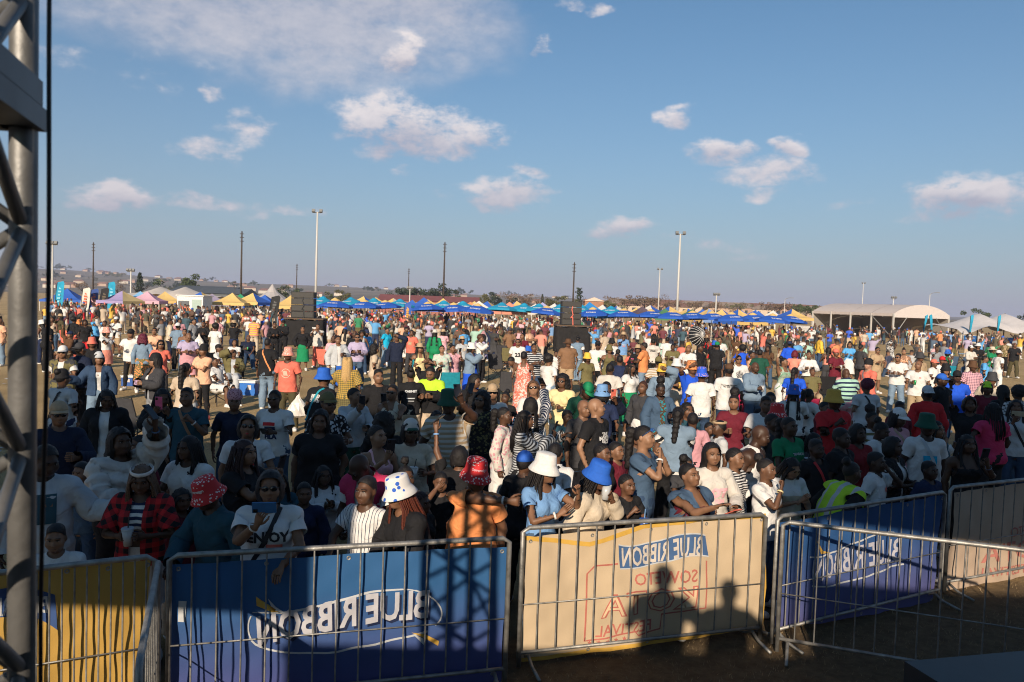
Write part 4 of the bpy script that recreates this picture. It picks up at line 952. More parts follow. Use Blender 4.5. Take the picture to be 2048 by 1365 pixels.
def banner_mat(c, c2=None):
    m, nt, b = principled('banner_cloth'); N = nt.nodes.new; L = nt.links.new; tc = N('ShaderNodeTexCoord')
    v = N('ShaderNodeTexVoronoi'); v.inputs['Scale'].default_value = 210; L(tc.outputs['Object'], v.inputs['Vector'])
    n = N('ShaderNodeTexNoise'); n.inputs['Scale'].default_value = 2.5; n.inputs['Detail'].default_value = 5; L(tc.outputs['Object'], n.inputs['Vector'])
    if c2:
        sep = N('ShaderNodeSeparateXYZ'); L(tc.outputs['Object'], sep.inputs[0]); base = ramp(nt, sep.outputs[2], [(.05, c2), (.75, c)])
    else: base = ramp(nt, n.outputs[0], [(.3, [x * .92 for x in c]), (.7, [x * 1.06 for x in c])])
    dk = ramp(nt, v.outputs[0], [(.0, (.55, .55, .55)), (.28, (1, 1, 1))])
    mx = N('ShaderNodeMix'); mx.data_type = 'RGBA'; mx.blend_type = 'MULTIPLY'; mx.inputs['Factor'].default_value = .8; L(base, mx.inputs['A']); L(dk, mx.inputs['B'])
    L(mx.outputs['Result'], b.inputs['Base Color']); b.inputs['Roughness'].default_value = .7; b.inputs['Specular IOR Level'].default_value = .25
    tr = N('ShaderNodeBsdfTranslucent'); L(mx.outputs['Result'], tr.inputs['Color']); ms = N('ShaderNodeMixShader'); ms.inputs[0].default_value = .18
    out = nt.nodes['Material Output']; L(b.outputs[0], ms.inputs[1]); L(tr.outputs[0], ms.inputs[2]); L(ms.outputs[0], out.inputs[0]); return m
def wave(u, z, ph): return .014 * math.sin(u * 3.1 + ph) * math.sin(z * 4 + ph) + .004 * math.sin((u + z * .8) * 17 + ph) + .0025 * math.sin((u * .7 - z) * 26 + ph * 3) + .010 * math.sin(u * 9 + ph + 2 * z) + .006 * math.sin(u * 23 + z * 9 + ph * 2) + .012 * math.sin(z * 5 + ph)
def banner(A, B, corners, m, label, ph, name='banner', edge=None, off=.05):
    """cloth tied behind the bars; corners are photo pixels laid on the barrier's own plane"""
    P0, u, n = pane(A, B, off); C = [ray_plane(x, y, P0, n) for (x, y) in corners]   # TL TR BR BL
    root = tag(empty(name, (C[3] + C[2]) / 2, math.atan2(u.y, u.x)), label, 'banner', 'sponsor banners tied to the barriers')
    inv = root.matrix_basis.inverted() if False else (Matrix.Translation((C[3] + C[2]) / 2) @ Matrix.Rotation(math.atan2(u.y, u.x), 4, 'Z')).inverted()
    nu, nv = 48, 22; V = []
    for j in range(nv + 1):
        for i in range(nu + 1):
            s, t = i / nu, j / nv; p = (C[3] * (1 - s) + C[2] * s) * (1 - t) + (C[0] * (1 - s) + C[1] * s) * t
            uu = (p - P0).dot(u); p = p + n * wave(uu, p.z, ph); V.append(inv @ p)
    Fq = [(j * (nu + 1) + i, j * (nu + 1) + i + 1, (j + 1) * (nu + 1) + i + 1, (j + 1) * (nu + 1) + i) for j in range(nv) for i in range(nu)]
    link('cloth', new_mesh('cloth', V, Fq), root, None, [m])
    for k in range(5):
        for (P_, Q_) in ((C[0], C[1]), (C[3], C[2])):
            e_ = P_ + (Q_ - P_) * (.02 + .24 * k); uu = (e_ - P0).dot(u); e_ = e_ + n * (wave(uu, e_.z, ph) - .006); MB().lathe([(.006, 0), (.013, .002), (.016, 0)], (0, 0, 0), 10).build('eyelet', M_STEEL, root, False, Matrix.Translation(inv @ (e_ + Vector((0, 0, -.03 if P_ is C[0] else .03)))) @ Matrix.Rotation(R(90), 4, 'X'))
    def lay(poly_px, c, nm, d=.004, ems=None):
        """flat print: outlines in photo pixels, laid on the waving cloth"""
        V, Fs = poly_px; bm = bmesh.new(); vs = [bm.verts.new((v[0], v[1], 0)) for v in V]
        for f in Fs:
            try: bm.faces.new([vs[i] for i in f])
            except ValueError: pass
        bmesh.ops.triangulate(bm, faces=bm.faces[:])
        for _ in range(3):
            es = [e for e in bm.edges if e.calc_length() > 22]
            if not es: break
            bmesh.ops.subdivide_edges(bm, edges=es, cuts=1); bmesh.ops.triangulate(bm, faces=bm.faces[:])
        bm.verts.index_update(); W = []
        for v in bm.verts:
            p = ray_plane(v.co.x, v.co.y, P0, n); uu = (p - P0).dot(u); p = p + n * (wave(uu, p.z, ph) - d); W.append(inv @ p)
        F2 = [tuple(v.index for v in f.verts) for f in bm.faces]; bm.free()
        return link(nm, new_mesh(nm, W, F2), root, None, [mat('banner_print', c, .75)])
    return root, lay
def text_px(s, quad, mirror=True, bold=.0, wavefn=None):
    """text outline mapped into a pixel quad (bottom-left, bottom-right, top-right, top-left)"""
    V, Fs = text_geo(s, 1.0, bold); V = V[:, :2].copy(); lo = V.min(0); hi = V.max(0); T = (V - lo) / (hi - lo)
    if mirror: T[:, 0] = 1 - T[:, 0]
    q = np.array(quad, float); a = T[:, :1]; b = T[:, 1:]
    P = (q[0] * (1 - a) + q[1] * a) * (1 - b) + (q[3] * (1 - a) + q[2] * a) * b
    if wavefn is not None: P[:, 1] += wavefn(T[:, 0])
    return P, Fs
def stroke_px(pts, w):
    """ribbon along pixel points; w number or list"""
    P = np.array(pts, float); ws = w if isinstance(w, (list, tuple)) else [w] * len(P); V = []; n = len(P)
    for i in range(n):
        t = P[min(i + 1, n - 1)] - P[max(i - 1, 0)]; t /= np.linalg.norm(t) + 1e-9; nn = np.array([-t[1], t[0]]); V += [P[i] + nn * ws[i] / 2, P[i] - nn * ws[i] / 2]
    return np.array(V), [(2 * i, 2 * i + 1, 2 * i + 3, 2 * i + 2) for i in range(n - 1)]
def curve_px(p0, p1, p2, p3, n=18):
    p = [np.array(v, float) for v in (p0, p1, p2, p3)]; return [tuple((1 - t) ** 3 * p[0] + 3 * (1 - t) ** 2 * t * p[1] + 3 * (1 - t) * t * t * p[2] + t ** 3 * p[3]) for t in np.linspace(0, 1, n)]
def poly_px(pts): return np.array(pts, float), [tuple(range(len(pts)))]
C_BLUE, C_CREAM, C_YEL = (.032, .12, .29), (.60, .47, .315), (.62, .36, .06)
A, B, _ = barrier((333, 1107), (1024, 1071), 14, 'steel crowd barrier carrying the blue mesh banner, left of centre')
rt, lay = banner(A, B, [(343, 1128), (1014, 1092), (1003, 1372), (338, 1392)], banner_mat(C_BLUE, (.07, .08, .25)), 'deep blue mesh banner with mirrored white lettering, left of the cream banner', .4)
wv = lambda t: 10 * np.sin(t * 3.1416 * 1.0) * -1
sh = lambda t: wv(t)
lay(text_px('BLUE RIBBON', [(521, 1302), (859, 1240), (862, 1182), (516, 1240)], True, .034, wv), (.004, .012, .05), 'letter_shadow', .004)
lay(text_px('BLUE RIBBON', [(516, 1297), (855, 1235), (858, 1177), (512, 1234)], True, .028, wv), (.42, .42, .46), 'lettering', .007)
lay(stroke_px(curve_px((505, 1225), (600, 1240), (740, 1165), (830, 1180), 22), [2 + 3 * math.sin(i / 21 * 3.14) for i in range(22)]), 'lgrey', 'logo_outline')
lay(stroke_px(curve_px((830, 1180), (875, 1188), (900, 1230), (870, 1250), 14), 3), 'lgrey', 'logo_outline')
lay(stroke_px(curve_px((500, 1275), (520, 1330), (690, 1310), (855, 1262), 22), 4), 'lgrey', 'logo_outline'); lay(stroke_px(curve_px((502, 1232), (492, 1250), (495, 1275), (512, 1292), 12), 3), 'lgrey', 'logo_outline')
lay(poly_px([(512, 1193), (528, 1215), (566, 1228), (545, 1226), (513, 1212)]), 'gold', 'logo_flag'); lay(poly_px([(536, 1196), (552, 1214), (572, 1226), (545, 1220)]), 'lgrey', 'logo_flag')
lay(poly_px([(822, 1264), (850, 1268), (878, 1282), (876, 1292), (850, 1276)]), 'gold', 'logo_flag'); lay(poly_px([(826, 1268), (846, 1276), (848, 1290), (836, 1278)]), 'lgrey', 'logo_flag')
lay(poly_px([(358, 1200), (374, 1200), (371, 1243), (356, 1243)]), 'lgrey', 'care_label', .009)
A, B, _ = barrier((1042, 1052), (1536, 1024), 13, 'steel crowd barrier carrying the cream banner in the middle')
rt, lay = banner(A, B, [(1050, 1076), (1532, 1032), (1522, 1258), (1042, 1326)], banner_mat(C_CREAM), 'cream cloth banner with mirrored red festival lettering and blue ribbon logo', 2.2)
for q in ([(1050, 1076), (1180, 1090), (1290, 1054), (1400, 1040), (1532, 1032)],): lay(stroke_px(q, 9), 'gold', 'hem', .004)
lay(stroke_px([(1044, 1322), (1200, 1300), (1360, 1278), (1520, 1254)], 8), 'gold', 'hem', .004); lay(stroke_px([(1529, 1034), (1521, 1256)], 7), 'gold', 'hem', .004)
RED = (.42, .13, .10)
top = curve_px((1237, 1090), (1290, 1108), (1360, 1050), (1412, 1072), 16); bot = curve_px((1240, 1138), (1300, 1142), (1370, 1100), (1415, 1112), 16)
lay((np.array(top + bot[::-1]), [tuple(range(32))]), (.05, .11, .24), 'logo_ribbon', .004); lay(stroke_px(top, 2.5), 'lgrey', 'logo_outline', .006); lay(stroke_px(bot, 2.5), 'lgrey', 'logo_outline', .006)
lay(text_px('BLUE RIBBON', [(1245, 1134), (1402, 1112), (1405, 1072), (1243, 1096)], True, .02, lambda t: 3 * np.sin(t * 6.28)), (.50, .45, .40), 'lettering', .008)
lay(text_px('SOWETO', [(1270, 1172), (1391, 1162), (1392, 1136), (1269, 1148)], True, .012), RED, 'lettering', .006)
lay(text_px('KOTA', [(1200, 1238), (1390, 1214), (1393, 1168), (1203, 1190)], True, .028), RED, 'lettering', .006); lay(text_px('KOTA', [(1203, 1235), (1387, 1211), (1390, 1171), (1206, 1193)], True, -.012), (.60, .44, .28), 'letter_fill', .010)
lay(text_px('FESTIVAL', [(1190, 1275), (1302, 1260), (1303, 1238), (1192, 1252)], True, .012), RED, 'lettering', .006)
lay(stroke_px([(1236, 1128), (1190, 1132), (1174, 1148), (1170, 1285), (1176, 1283), (1268, 1262), (1275, 1270), (1320, 1258), (1322, 1228), (1408, 1214), (1410, 1120)], 3.2), RED, 'frame_line', .006)
for i in range(5):
    cx, cy = 1180 + i * 17, 1287 - i * 2.6; lay(poly_px([(cx + (5.2 if k % 2 == 0 else 2.2) * math.sin(k * math.pi / 5), cy - (5.2 if k % 2 == 0 else 2.2) * math.cos(k * math.pi / 5)) for k in range(10)]), RED, 'star', .006)
A, B, _ = barrier((1553, 1030), (1893, 980), 13, 'steel crowd barrier carrying the blue banner on the right')
rt, lay = banner(A, B, [(1560, 1046), (1886, 990), (1868, 1205), (1542, 1262)], banner_mat((.03, .10, .27), (.11, .11, .28)), 'blue banner with mirrored lettering on the right-hand barrier', 4.1)
lay(text_px('BLUE RIBBON', [(1624, 1168), (1800, 1122), (1802, 1076), (1626, 1120)], True, .02, lambda t: -6 * np.sin(t * 3.14)), (.42, .42, .48), 'lettering', .007)
for q in (curve_px((1620, 1115), (1680, 1118), (1740, 1060), (1790, 1066), 16), curve_px((1622, 1172), (1660, 1182), (1760, 1140), (1806, 1128), 16)): lay(stroke_px(q, 3), 'lgrey', 'logo_outline')
lay(poly_px([(1632, 1080), (1645, 1102), (1668, 1108), (1640, 1108)]), 'gold', 'logo_flag'); lay(poly_px([(1546, 1200), (1554, 1200), (1553, 1232), (1545, 1232)]), 'lgrey', 'care_label', .009)
A, B, _ = barrier((1899, 972), (2150, 945), 11, 'steel crowd barrier at the right edge carrying a pale banner')
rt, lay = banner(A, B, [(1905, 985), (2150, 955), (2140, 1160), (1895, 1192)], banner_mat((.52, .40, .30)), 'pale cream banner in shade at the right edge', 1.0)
for s, q in (('SOWETO', [(2020, 1075), (2100, 1065), (2100, 1045), (2020, 1055)]), ('KOTA', [(1965, 1128), (2100, 1110), (2101, 1072), (1967, 1090)]), ('FESTIVAL', [(1960, 1156), (2050, 1146), (2051, 1128), (1961, 1138)])): lay(text_px(s, q, True, .012), (.42, .16, .13), 'lettering', .006)
rb = at_z(1552, 1034, BAR_H); rb2 = at_z(2048, 1092, BAR_H); barrier(rb + Vector((.02, -.07, 0)), rb + (rb2 - rb).normalized() * 2.45 + Vector((.02, -.07, 0)), 15, 'bare steel barrier turned towards the stage on the right')
A, B, _ = barrier((-60, 1146), (316, 1106), 14, 'steel crowd barrier carrying the yellow mesh banner at the left')
rt, lay = banner(A, B, [(-50, 1146), (302, 1122), (280, 1395), (-60, 1420)], banner_mat((.50, .31, .075)), 'yellow mesh banner behind the truss at the left edge', 3.0)
top = curve_px((-40, 1185), (10, 1175), (60, 1172), (110, 1190), 12); bot = curve_px((-40, 1240), (20, 1230), (70, 1228), (115, 1262), 12)
lay((np.array(top + bot[::-1]), [tuple(range(24))]), (.03, .07, .2), 'logo_ribbon', .004); lay(text_px('BLUE RIBBON', [(-80, 1236), (95, 1228), (95, 1192), (-80, 1198)], True, .02), 'lgrey', 'lettering', .008)
lb = at_z(317, 1108, BAR_H); lb2 = at_z(292, 1235, BAR_H); barrier(lb + Vector((.03, -.06, 0)), lb + (lb2 - lb).normalized() * 1.6 + Vector((.03, -.06, 0)), 9, 'bare steel barrier turned towards the stage, between yellow and blue banners')
# subwoofer case in the pit
def flight_case(x, y, rz):
    root = tag(empty('subwoofer', (x, y, 0), rz), 'dark blue-black subwoofer case on the ground at the lower right corner', 'speaker')
    MB().box((0, 0, .31), (1.1, .75, .60)).build('cabinet', mat('dark_cabinet', (.012, .022, .03), .45), root); MB().box((0, -.38, .31), (1.0, .02, .5)).build('grille', M_BLACKM, root)
    for s in (-1, 1): MB().tube([(s * .57, -.12, .40), (s * .60, -.12, .44), (s * .60, .12, .44), (s * .57, .12, .40)], .012, 6).build('handle', M_BLACKM, root)
p = at_z(1985, 1320, .61); flight_case(p.x, p.y - .3, R(14))
# ================================================================== speaker towers, tents, parasols, poles, marquee, trees, houses
def speaker_tower(px, ytop, yplat, ybase, label, D, wbox, cable):
    c = at_y(px, ybase, D); c.z = 0; top = at_y(px, ytop, D).z; pl = at_y(px, yplat, D).z
    root = tag(empty('speaker_tower', c, R(4)), label, 'speaker', 'delay speaker stacks in the field'); n = 4; h = (top - pl) / n
    for i in range(n):
        b = MB().box((0, 0, pl + h * (i + .5)), (wbox, .8, h - .02)).build('speaker_box', mat('speaker_black', (.022, .021, .020), .75, 0, .2, 20), root)
        MB().box((0, -.412, pl + h * (i + .5)), (wbox - .10, .02, h - .08)).build('rear_panel', mat('speaker_panel', (.035, .033, .03), .6), b)
    MB().box((.12, 0, pl - .04), (wbox * 1.75, 1.5, .07)).build('platform', mat('ply_edge', (.10, .065, .04), .8), root)
    V = []; Fs = []; W = wbox * 1.72 / 2; ring = [(-W + .12, -.72), (W + .12, -.72), (W + .12, .72), (-W + .12, .72)]; pts = []
    for k in range(4):
        a, b = ring[k], ring[(k + 1) % 4]
        for i in range(10): t = i / 10; pts.append((a[0] + (b[0] - a[0]) * t, a[1] + (b[1] - a[1]) * t))
    for j, z in enumerate((0.02, .5 * pl, pl - .06)):
        for i, (x, y) in enumerate(pts): k = 1 + (.05 * math.sin(i * 2.1 + j)) * (1 - j / 2); V.append((.12 + (x - .12) * k, y * k, z - (.10 * abs(math.sin(i * .63)) if j == 2 else 0)))
    nn = len(pts)
    for j in range(2):
        for i in range(nn): Fs.append((j * nn + i, j * nn + (i + 1) % nn, (j + 1) * nn + (i + 1) % nn, (j + 1) * nn + i))
    link('black_drape', new_mesh('black_drape', V, Fs), root, None, [mat('black_drape', (.014, .013, .013), .9, 0, .3, 6)])
    for (x, y) in ring: MB().tube([(x * .95, y * .9, 0), (x * .95, y * .9, pl - .08)], .03, 6).build('scaffold_leg', M_STEEL, root)
    MB().tube([(.05, -.44, top - .3), (.0, -.46, top - .5), (.08, -.46, top - .8), (-.05, -.45, top - 1.0), (.06, -.45, pl + .5), (.1, -.46, pl - .05)], .03 if cable != 'black' else .02, 5).build('cable', mat('speaker_cable', cable if cable != 'black' else (.05, .05, .05), .6), root)
speaker_tower(606, 584, 636, 694, 'black speaker stack on a draped platform in front of the left tents', 46, 1.28, 'black')
speaker_tower(1139, 603, 650, 692, 'black speaker stack with orange cable on a draped platform, right of centre', 48, 1.18, 'coral')

def fabric(c): return mat('tent_fabric', c, .75, 0, .06, 2)
def gazebo(px, ypk, D, w, cf, cs, label, yaw=None, valance=None, hscale=1.0):
    """square pop-up tent: four sagging panels, valance, four legs"""
    c = at_y(px, ypk, D); zp = max(2.7, c.z); c.z = 0
    yaw = random.uniform(-40, 40) if yaw is None else yaw; root = tag(empty('gazebo', c, R(yaw)), label, 'tent', 'pop-up tents around the field'); h = w / 2; ze = zp - .30 * w * hscale
    for k in range(4):
        a = [(-h, -h), (h, -h), (h, h), (-h, h)][k]; b = [(-h, -h), (h, -h), (h, h), (-h, h)][(k + 1) % 4]; V = []; Fs = []; nt = 6
        for i in range(nt + 1):
            t = i / nt; z = ze + (zp - ze) * (t ** 1.45)
            for s in (0, .5, 1): V.append(((a[0] + (b[0] - a[0]) * s) * (1 - t), (a[1] + (b[1] - a[1]) * s) * (1 - t), z - (.05 * w * (1 - t) * t if s == .5 else 0)))
        for i in range(nt):
            for s in (0, 1): q = i * 3 + s; Fs.append((q, q + 1, q + 4, q + 3))
        n0 = len(V); V += [(a[0], a[1], ze), (b[0], b[1], ze), (b[0], b[1], ze - .26), (a[0], a[1], ze - .26)]; Fs.append((n0, n0 + 1, n0 + 2, n0 + 3))
        link('roof_panel', new_mesh('roof_panel', V, Fs, False), root, None, [fabric(cf if k % 2 == 0 else cs)])
    for (x, y) in ((-h, -h), (h, -h), (h, h), (-h, h)): MB().tube([(x * .98, y * .98, 0), (x * .98, y * .98, ze)], .025, 6, False).build('leg', M_WHITE, root)
    return root
def umbrella_meshes():
    if 'umb' in CACHE: return CACHE['umb']
    r = 1.25; zp, ze = 2.30, 1.86; V = [(0, 0, zp)]; n = 8
    for j, t in enumerate((.2, .6, 1.0)):
        for k in range(n):
            a = 2 * math.pi * (k + .5) / n; V.append((r * t * math.cos(a), r * t * math.sin(a), zp + (ze - zp) * t ** 1.15))
        if j < 9: pass
    for k in range(n):
        a = 2 * math.pi * (k + .5) / n; V.append((r * 1.0 * math.cos(a), r * 1.0 * math.sin(a), ze - .14))
    Fs = [(0, 1 + k, 1 + (k + 1) % n) for k in range(n)]
    for j in range(3):
        for k in range(n): a = 1 + j * n; Fs.append((a + k, a + n + k, a + n + (k + 1) % n, a + (k + 1) % n))
    can = new_mesh('canopy', V, Fs, False)
    vent = MB().lathe([(0, zp + .10), (.16, zp + .04), (.34, zp - .075), (.33, zp - .10)], (0, 0, 0), 8).mesh('vent')
    pole = MB().tube([(0, 0, 0), (0, 0, zp + .08)], .026, 6).mesh('pole'); base = MB().lathe([(0, .09), (.22, .08), (.25, 0)], (0, 0, 0), 10).mesh('base')
    V, Fs2 = text_geo('BLUE RIBBON', .20, .006); W = []
    slope = math.atan2(zp - ze, r * .93)
    for v in V: y = v[1] * 1.4; W.append((v[0] * .62, -r * .66 + y * math.cos(slope), zp + (ze - zp) * .66 + .012 + y * math.sin(slope)))
    let = new_mesh('lettering', W, Fs2, False); CACHE['umb'] = (can, vent, pole, base, let); return CACHE['umb']
def umbrella(px, y, D, c, ctop, label, s=1.0):
    p = at_y(px, y, D); p.z = 0; root = tag(empty('parasol', p, R(random.uniform(-18, 18)), s), label, 'parasol', 'market parasols in front of the tents'); can, vent, pole, base, let = umbrella_meshes()
    tilt = Matrix.Translation((0, 0, 1.9)) @ Matrix.Rotation(R(random.uniform(-4, 4)), 4, 'X') @ Matrix.Rotation(R(random.uniform(-5, 5)), 4, 'Y') @ Matrix.Translation((0, 0, -1.9))
    link('canopy', can, root, tilt, [fabric(c)]); link('vent', vent, root, tilt, [fabric(ctop)]); link('pole', pole, root, None, [M_WHITE]); link('base', base, root, None, [M_CONC])
    link('lettering', let, root, tilt, [mat('print_white', (.75, .75, .78), .7)])
C_UB, C_UC, C_TY, C_TB = (.016, .095, .46), (.012, .28, .47), (.64, .44, .16), (.03, .11, .44)
ub = [(672, 606), (729, 607), (771, 605), (856, 608), (908, 609), (955, 613), (1093, 618), (1186, 621), (1248, 626), (1302, 626), (1344, 627), (1385, 628), (1424, 631), (1463, 634), (1505, 637), (1545, 634), (1581, 635)]
order = ['leftmost', 'second', 'third', 'fourth', 'fifth', 'sixth', 'seventh', 'eighth', 'ninth', 'tenth', 'eleventh', 'twelfth', 'thirteenth', 'fourteenth', 'fifteenth', 'sixteenth', 'rightmost']
for i, (x, y) in enumerate(ub): umbrella(x, y, 66 + (i * 7 % 5), C_UB, C_TY, 'royal blue parasol with yellow cap and white lettering, %s of the royal blue row%s' % (order[i], ' from left' if 0 < i < 16 else ''), 1.12)
uc = [(646, 602), (702, 602), (748, 605), (800, 606), (888, 607), (926, 607), (1004, 612), (1048, 613), (1078, 613), (1120, 615), (1164, 620), (1222, 621)]
for i, (x, y) in enumerate(uc): umbrella(x, y, 74 + (i * 5 % 6), C_UC, C_UC, 'turquoise parasol behind the royal blue ones, %s of twelve turquoise' % ('rightmost' if i == 11 else order[i] + (' from the left' if i else '')), 1.18)

YB = (C_TY, C_TB)
named = [(135, 585, 95, 4.5, C_TB, C_TB, 'blue tent behind the feather flags at far left', 10), (245, 582, 72, 3.0, (.32, .26, .46), (.58, .44, .20), 'purple and yellow pop-up tent at the left', -18), (295, 583, 74, 2.9, (.60, .36, .44), (.56, .30, .40), 'pink pop-up tent at the left', 8), (281, 584, 82, 3, (.20, .42, .66), (.5, .56, .66), 'pale blue tent behind the pink tent', 20),
    (330, 583, 78, 3, C_TY, C_TB, 'yellow and blue tent beside the pink tent', 25), (402, 584, 84, 3, C_TB, C_TY, 'blue and yellow tent behind the white kiosk', -12), (424, 590, 80, 3, (.28, .24, .34), C_TY, 'grey lilac tent right of the white kiosk', 25), (465, 586, 76, 3.1, C_TY, C_TY, 'yellow tent with blue valance, left of the green tent', 3), (481, 588, 82, 3, (.03, .25, .12), (.03, .25, .12), 'green tent between two yellow tents', 15), (506, 586, 78, 3, C_TY, C_TB, 'yellow tent right of the green tent', -15), (530, 590, 84, 3, C_TB, C_TB, 'small blue tent left of the grey peaked tent', 0), (582, 591, 72, 3.2, C_TY, C_TB, 'yellow tent with blue valance left of the speaker stack', 12),
    (1179, 604, 78, 4.2, (.02, .20, .50), C_TY, 'large blue tent right of the speaker stack with yellow edges', 4), (1285, 613, 84, 3.2, (.10, .07, .09), (.12, .08, .1), 'dark plum tent among the yellow ones', 10), (1330, 617, 82, 3.2, (.06, .17, .08), (.05, .14, .07), 'dark green tent behind the right parasols', -6), (1384, 619, 80, 2.8, (.05, .16, .07), (.06, .18, .09), 'small dark green tent behind the right parasols', 14), (1417, 618, 76, 3.4, (.20, .30, .52), C_TY, 'grey blue tent with yellow side behind the right parasols', 20), (1477, 619, 74, 3.8, C_TY, C_TB, 'large yellow tent with blue side behind the right parasols', 28), (1517, 622, 78, 3.2, C_TB, (.66, .36, .08), 'blue and orange tent at the right end of the tent row', -20),
    (1019, 604, 82, 3.4, (.66, .24, .16), (.70, .28, .2), 'coral tent in the middle of the tent row', 6), (1085, 605, 84, 3.0, (.34, .34, .58), C_TY, 'lilac tent left of the right speaker stack', 10), (958, 602, 86, 3, (.68, .62, .55), (.7, .68, .64), 'white tent among the yellow and blue tents', 12), (941, 604, 90, 2.6, (.70, .30, .12), (.66, .26, .12), 'small orange tent among the yellow and blue tents', 30), (848, 595, 84, 4.0, C_TB, C_TB, 'broad royal blue tent left of the middle of the row', 5)]
for t in named: gazebo(*t[:6], t[6], t[7])
ORD = 'first second third fourth fifth sixth seventh eighth ninth tenth eleventh twelfth thirteenth fourteenth fifteenth sixteenth seventeenth eighteenth nineteenth twentieth'.split()
def ordinal(k): return ORD[k] if k < 20 else ('twenty-' + ORD[k - 20] if k < 29 else ('thirtieth' if k == 29 else 'thirty-' + ORD[k - 30]))
gx = 632; k = 0
while gx < 1600:
    gazebo(gx, 591.5 + (gx - 632) * .0315 + random.uniform(-3.5, 4), 88 + random.uniform(-3, 8), random.choice((2.9, 3.0, 3.2)), *random.choice((YB, YB, (C_TY, C_TY), (C_TB, C_TY), (C_TB, C_TB), (C_TY, (.6, .56, .48)), ((.6, .57, .52), C_TB))), 'pop-up tent in blue and yellow tones, %s from the left in the long row behind the parasols' % ordinal(k), random.uniform(-40, 40)); gx += random.uniform(24, 40); k += 1
# peaked grey tent, stretch tents, white kiosk
def peak_tent(px, ypk, D, w, c, label):
    p = at_y(px, ypk, D); zp = p.z; p.z = 0; root = tag(empty('peaked_tent', p), label, 'tent'); m = MB(); m.lathe([(.05, zp), (.10 * w, zp - .22 * zp), (.26 * w, zp * .60), (.5 * w, zp * .46), (.5 * w, zp * .40)], (0, 0, 0), 12); m.build('canopy', fabric(c), root)
    for a in range(6): w_ = R(a * 60 + 30); MB().tube([(.49 * w * math.cos(w_), .49 * w * math.sin(w_), 0), (.49 * w * math.cos(w_), .49 * w * math.sin(w_), zp * .42)], .04, 6).build('leg', M_WHITE, root)
peak_tent(545, 569, 88, 6.5, (.40, .37, .36), 'grey marquee with one tall white peak left of the speaker stack')
def stretch_tent(pts_px, D, depth, c, label, zc=2.3):
    """stretch tent: saddle cloth over poles; pts_px = peaks"""
    P = [at_y(x, y, D) for (x, y) in pts_px]; x0 = P[0].x - 4.2; x1 = P[-1].x + 4.2; root = tag(empty('stretch_tent', ((x0 + x1) / 2, D, 0)), label, 'tent', None); nu, nv = 40, 10; V = []
    cx = (x0 + x1) / 2
    for j in range(nv + 1):
        for i in range(nu + 1):
            x = x0 + (x1 - x0) * i / nu; t = abs(j / nv * 2 - 1); z = zc - .35 * t
            for p in P: z = max(z, zc - .35 * t + (p.z - zc) * math.exp(-(abs(x - p.x) / 1.9) ** 1.25) * (1 - .75 * t ** 1.3))
            if t == 1: z -= .35 * math.cos(i / nu * math.pi * 6)
            V.append((x - cx, (j / nv - .5) * depth, max(z, 1.2)))
    Fq = [(j * (nu + 1) + i, j * (nu + 1) + i + 1, (j + 1) * (nu + 1) + i + 1, (j + 1) * (nu + 1) + i) for j in range(nv) for i in range(nu)]
    link('canopy', new_mesh('canopy', V, Fq), root, None, [fabric(c)])
    for p in P: MB().tube([(p.x - cx, 0, 0), (p.x - cx, 0, p.z)], .05, 6).build('pole', M_DARKW, root)
    for i in range(6): x = x0 + (x1 - x0) * i / 5; MB().tube([(x - cx, -depth / 2, 0), (x - cx, -depth / 2, 1.6)], .035, 6).build('edge_pole', M_DARKW, root)
stretch_tent([(322, 574), (371, 574)], 92, 9, (.58, .52, .46), 'cream stretch tent with two peaks behind the pink tent')
stretch_tent([(1957, 627), (2010, 627), (2075, 632)], 78, 10, (.62, .58, .56), 'white stretch tent with peaks at the right edge behind the picket fence', 2.0)
def box_thing(name, px, py_top, D, size, c, label, cat, extra=None, z=None, rz=0):
    p = at_y(px, py_top, D); h = size[2] if z is None else z; p.z = 0; root = tag(empty(name, p, R(rz)), label, cat); MB().box((0, 0, h / 2), (size[0], size[1], h)).build('body', mat(name, c, .7), root)
    if extra: extra(root, size, h)
    return root
def kiosk_parts(root, s, h):
    MB().box((-.55, -s[1] / 2 - .02, 1.55), (.95, .05, .9)).build('hatch', mat('hatch_dark', (.10, .11, .12), .5), root); MB().box((.6, -s[1] / 2 - .03, 1.5), (.8, .06, 1.3)).build('menu_board', mat('menu', (.35, .45, .40), .6), root); MB().box((0, -s[1] / 2 - .25, 1.02), (s[0] * .9, .45, .05)).build('counter', M_STEEL, root); MB().box((0, 0, h + .03), (s[0] + .2, s[1] + .2, .08)).build('roof', M_WHITE, root)
box_thing('food_kiosk', 390, 593, 72, (2.3, 2.2, 2.45), (.70, .69, .66), 'white food kiosk trailer between the tents at the left', 'kiosk', kiosk_parts)
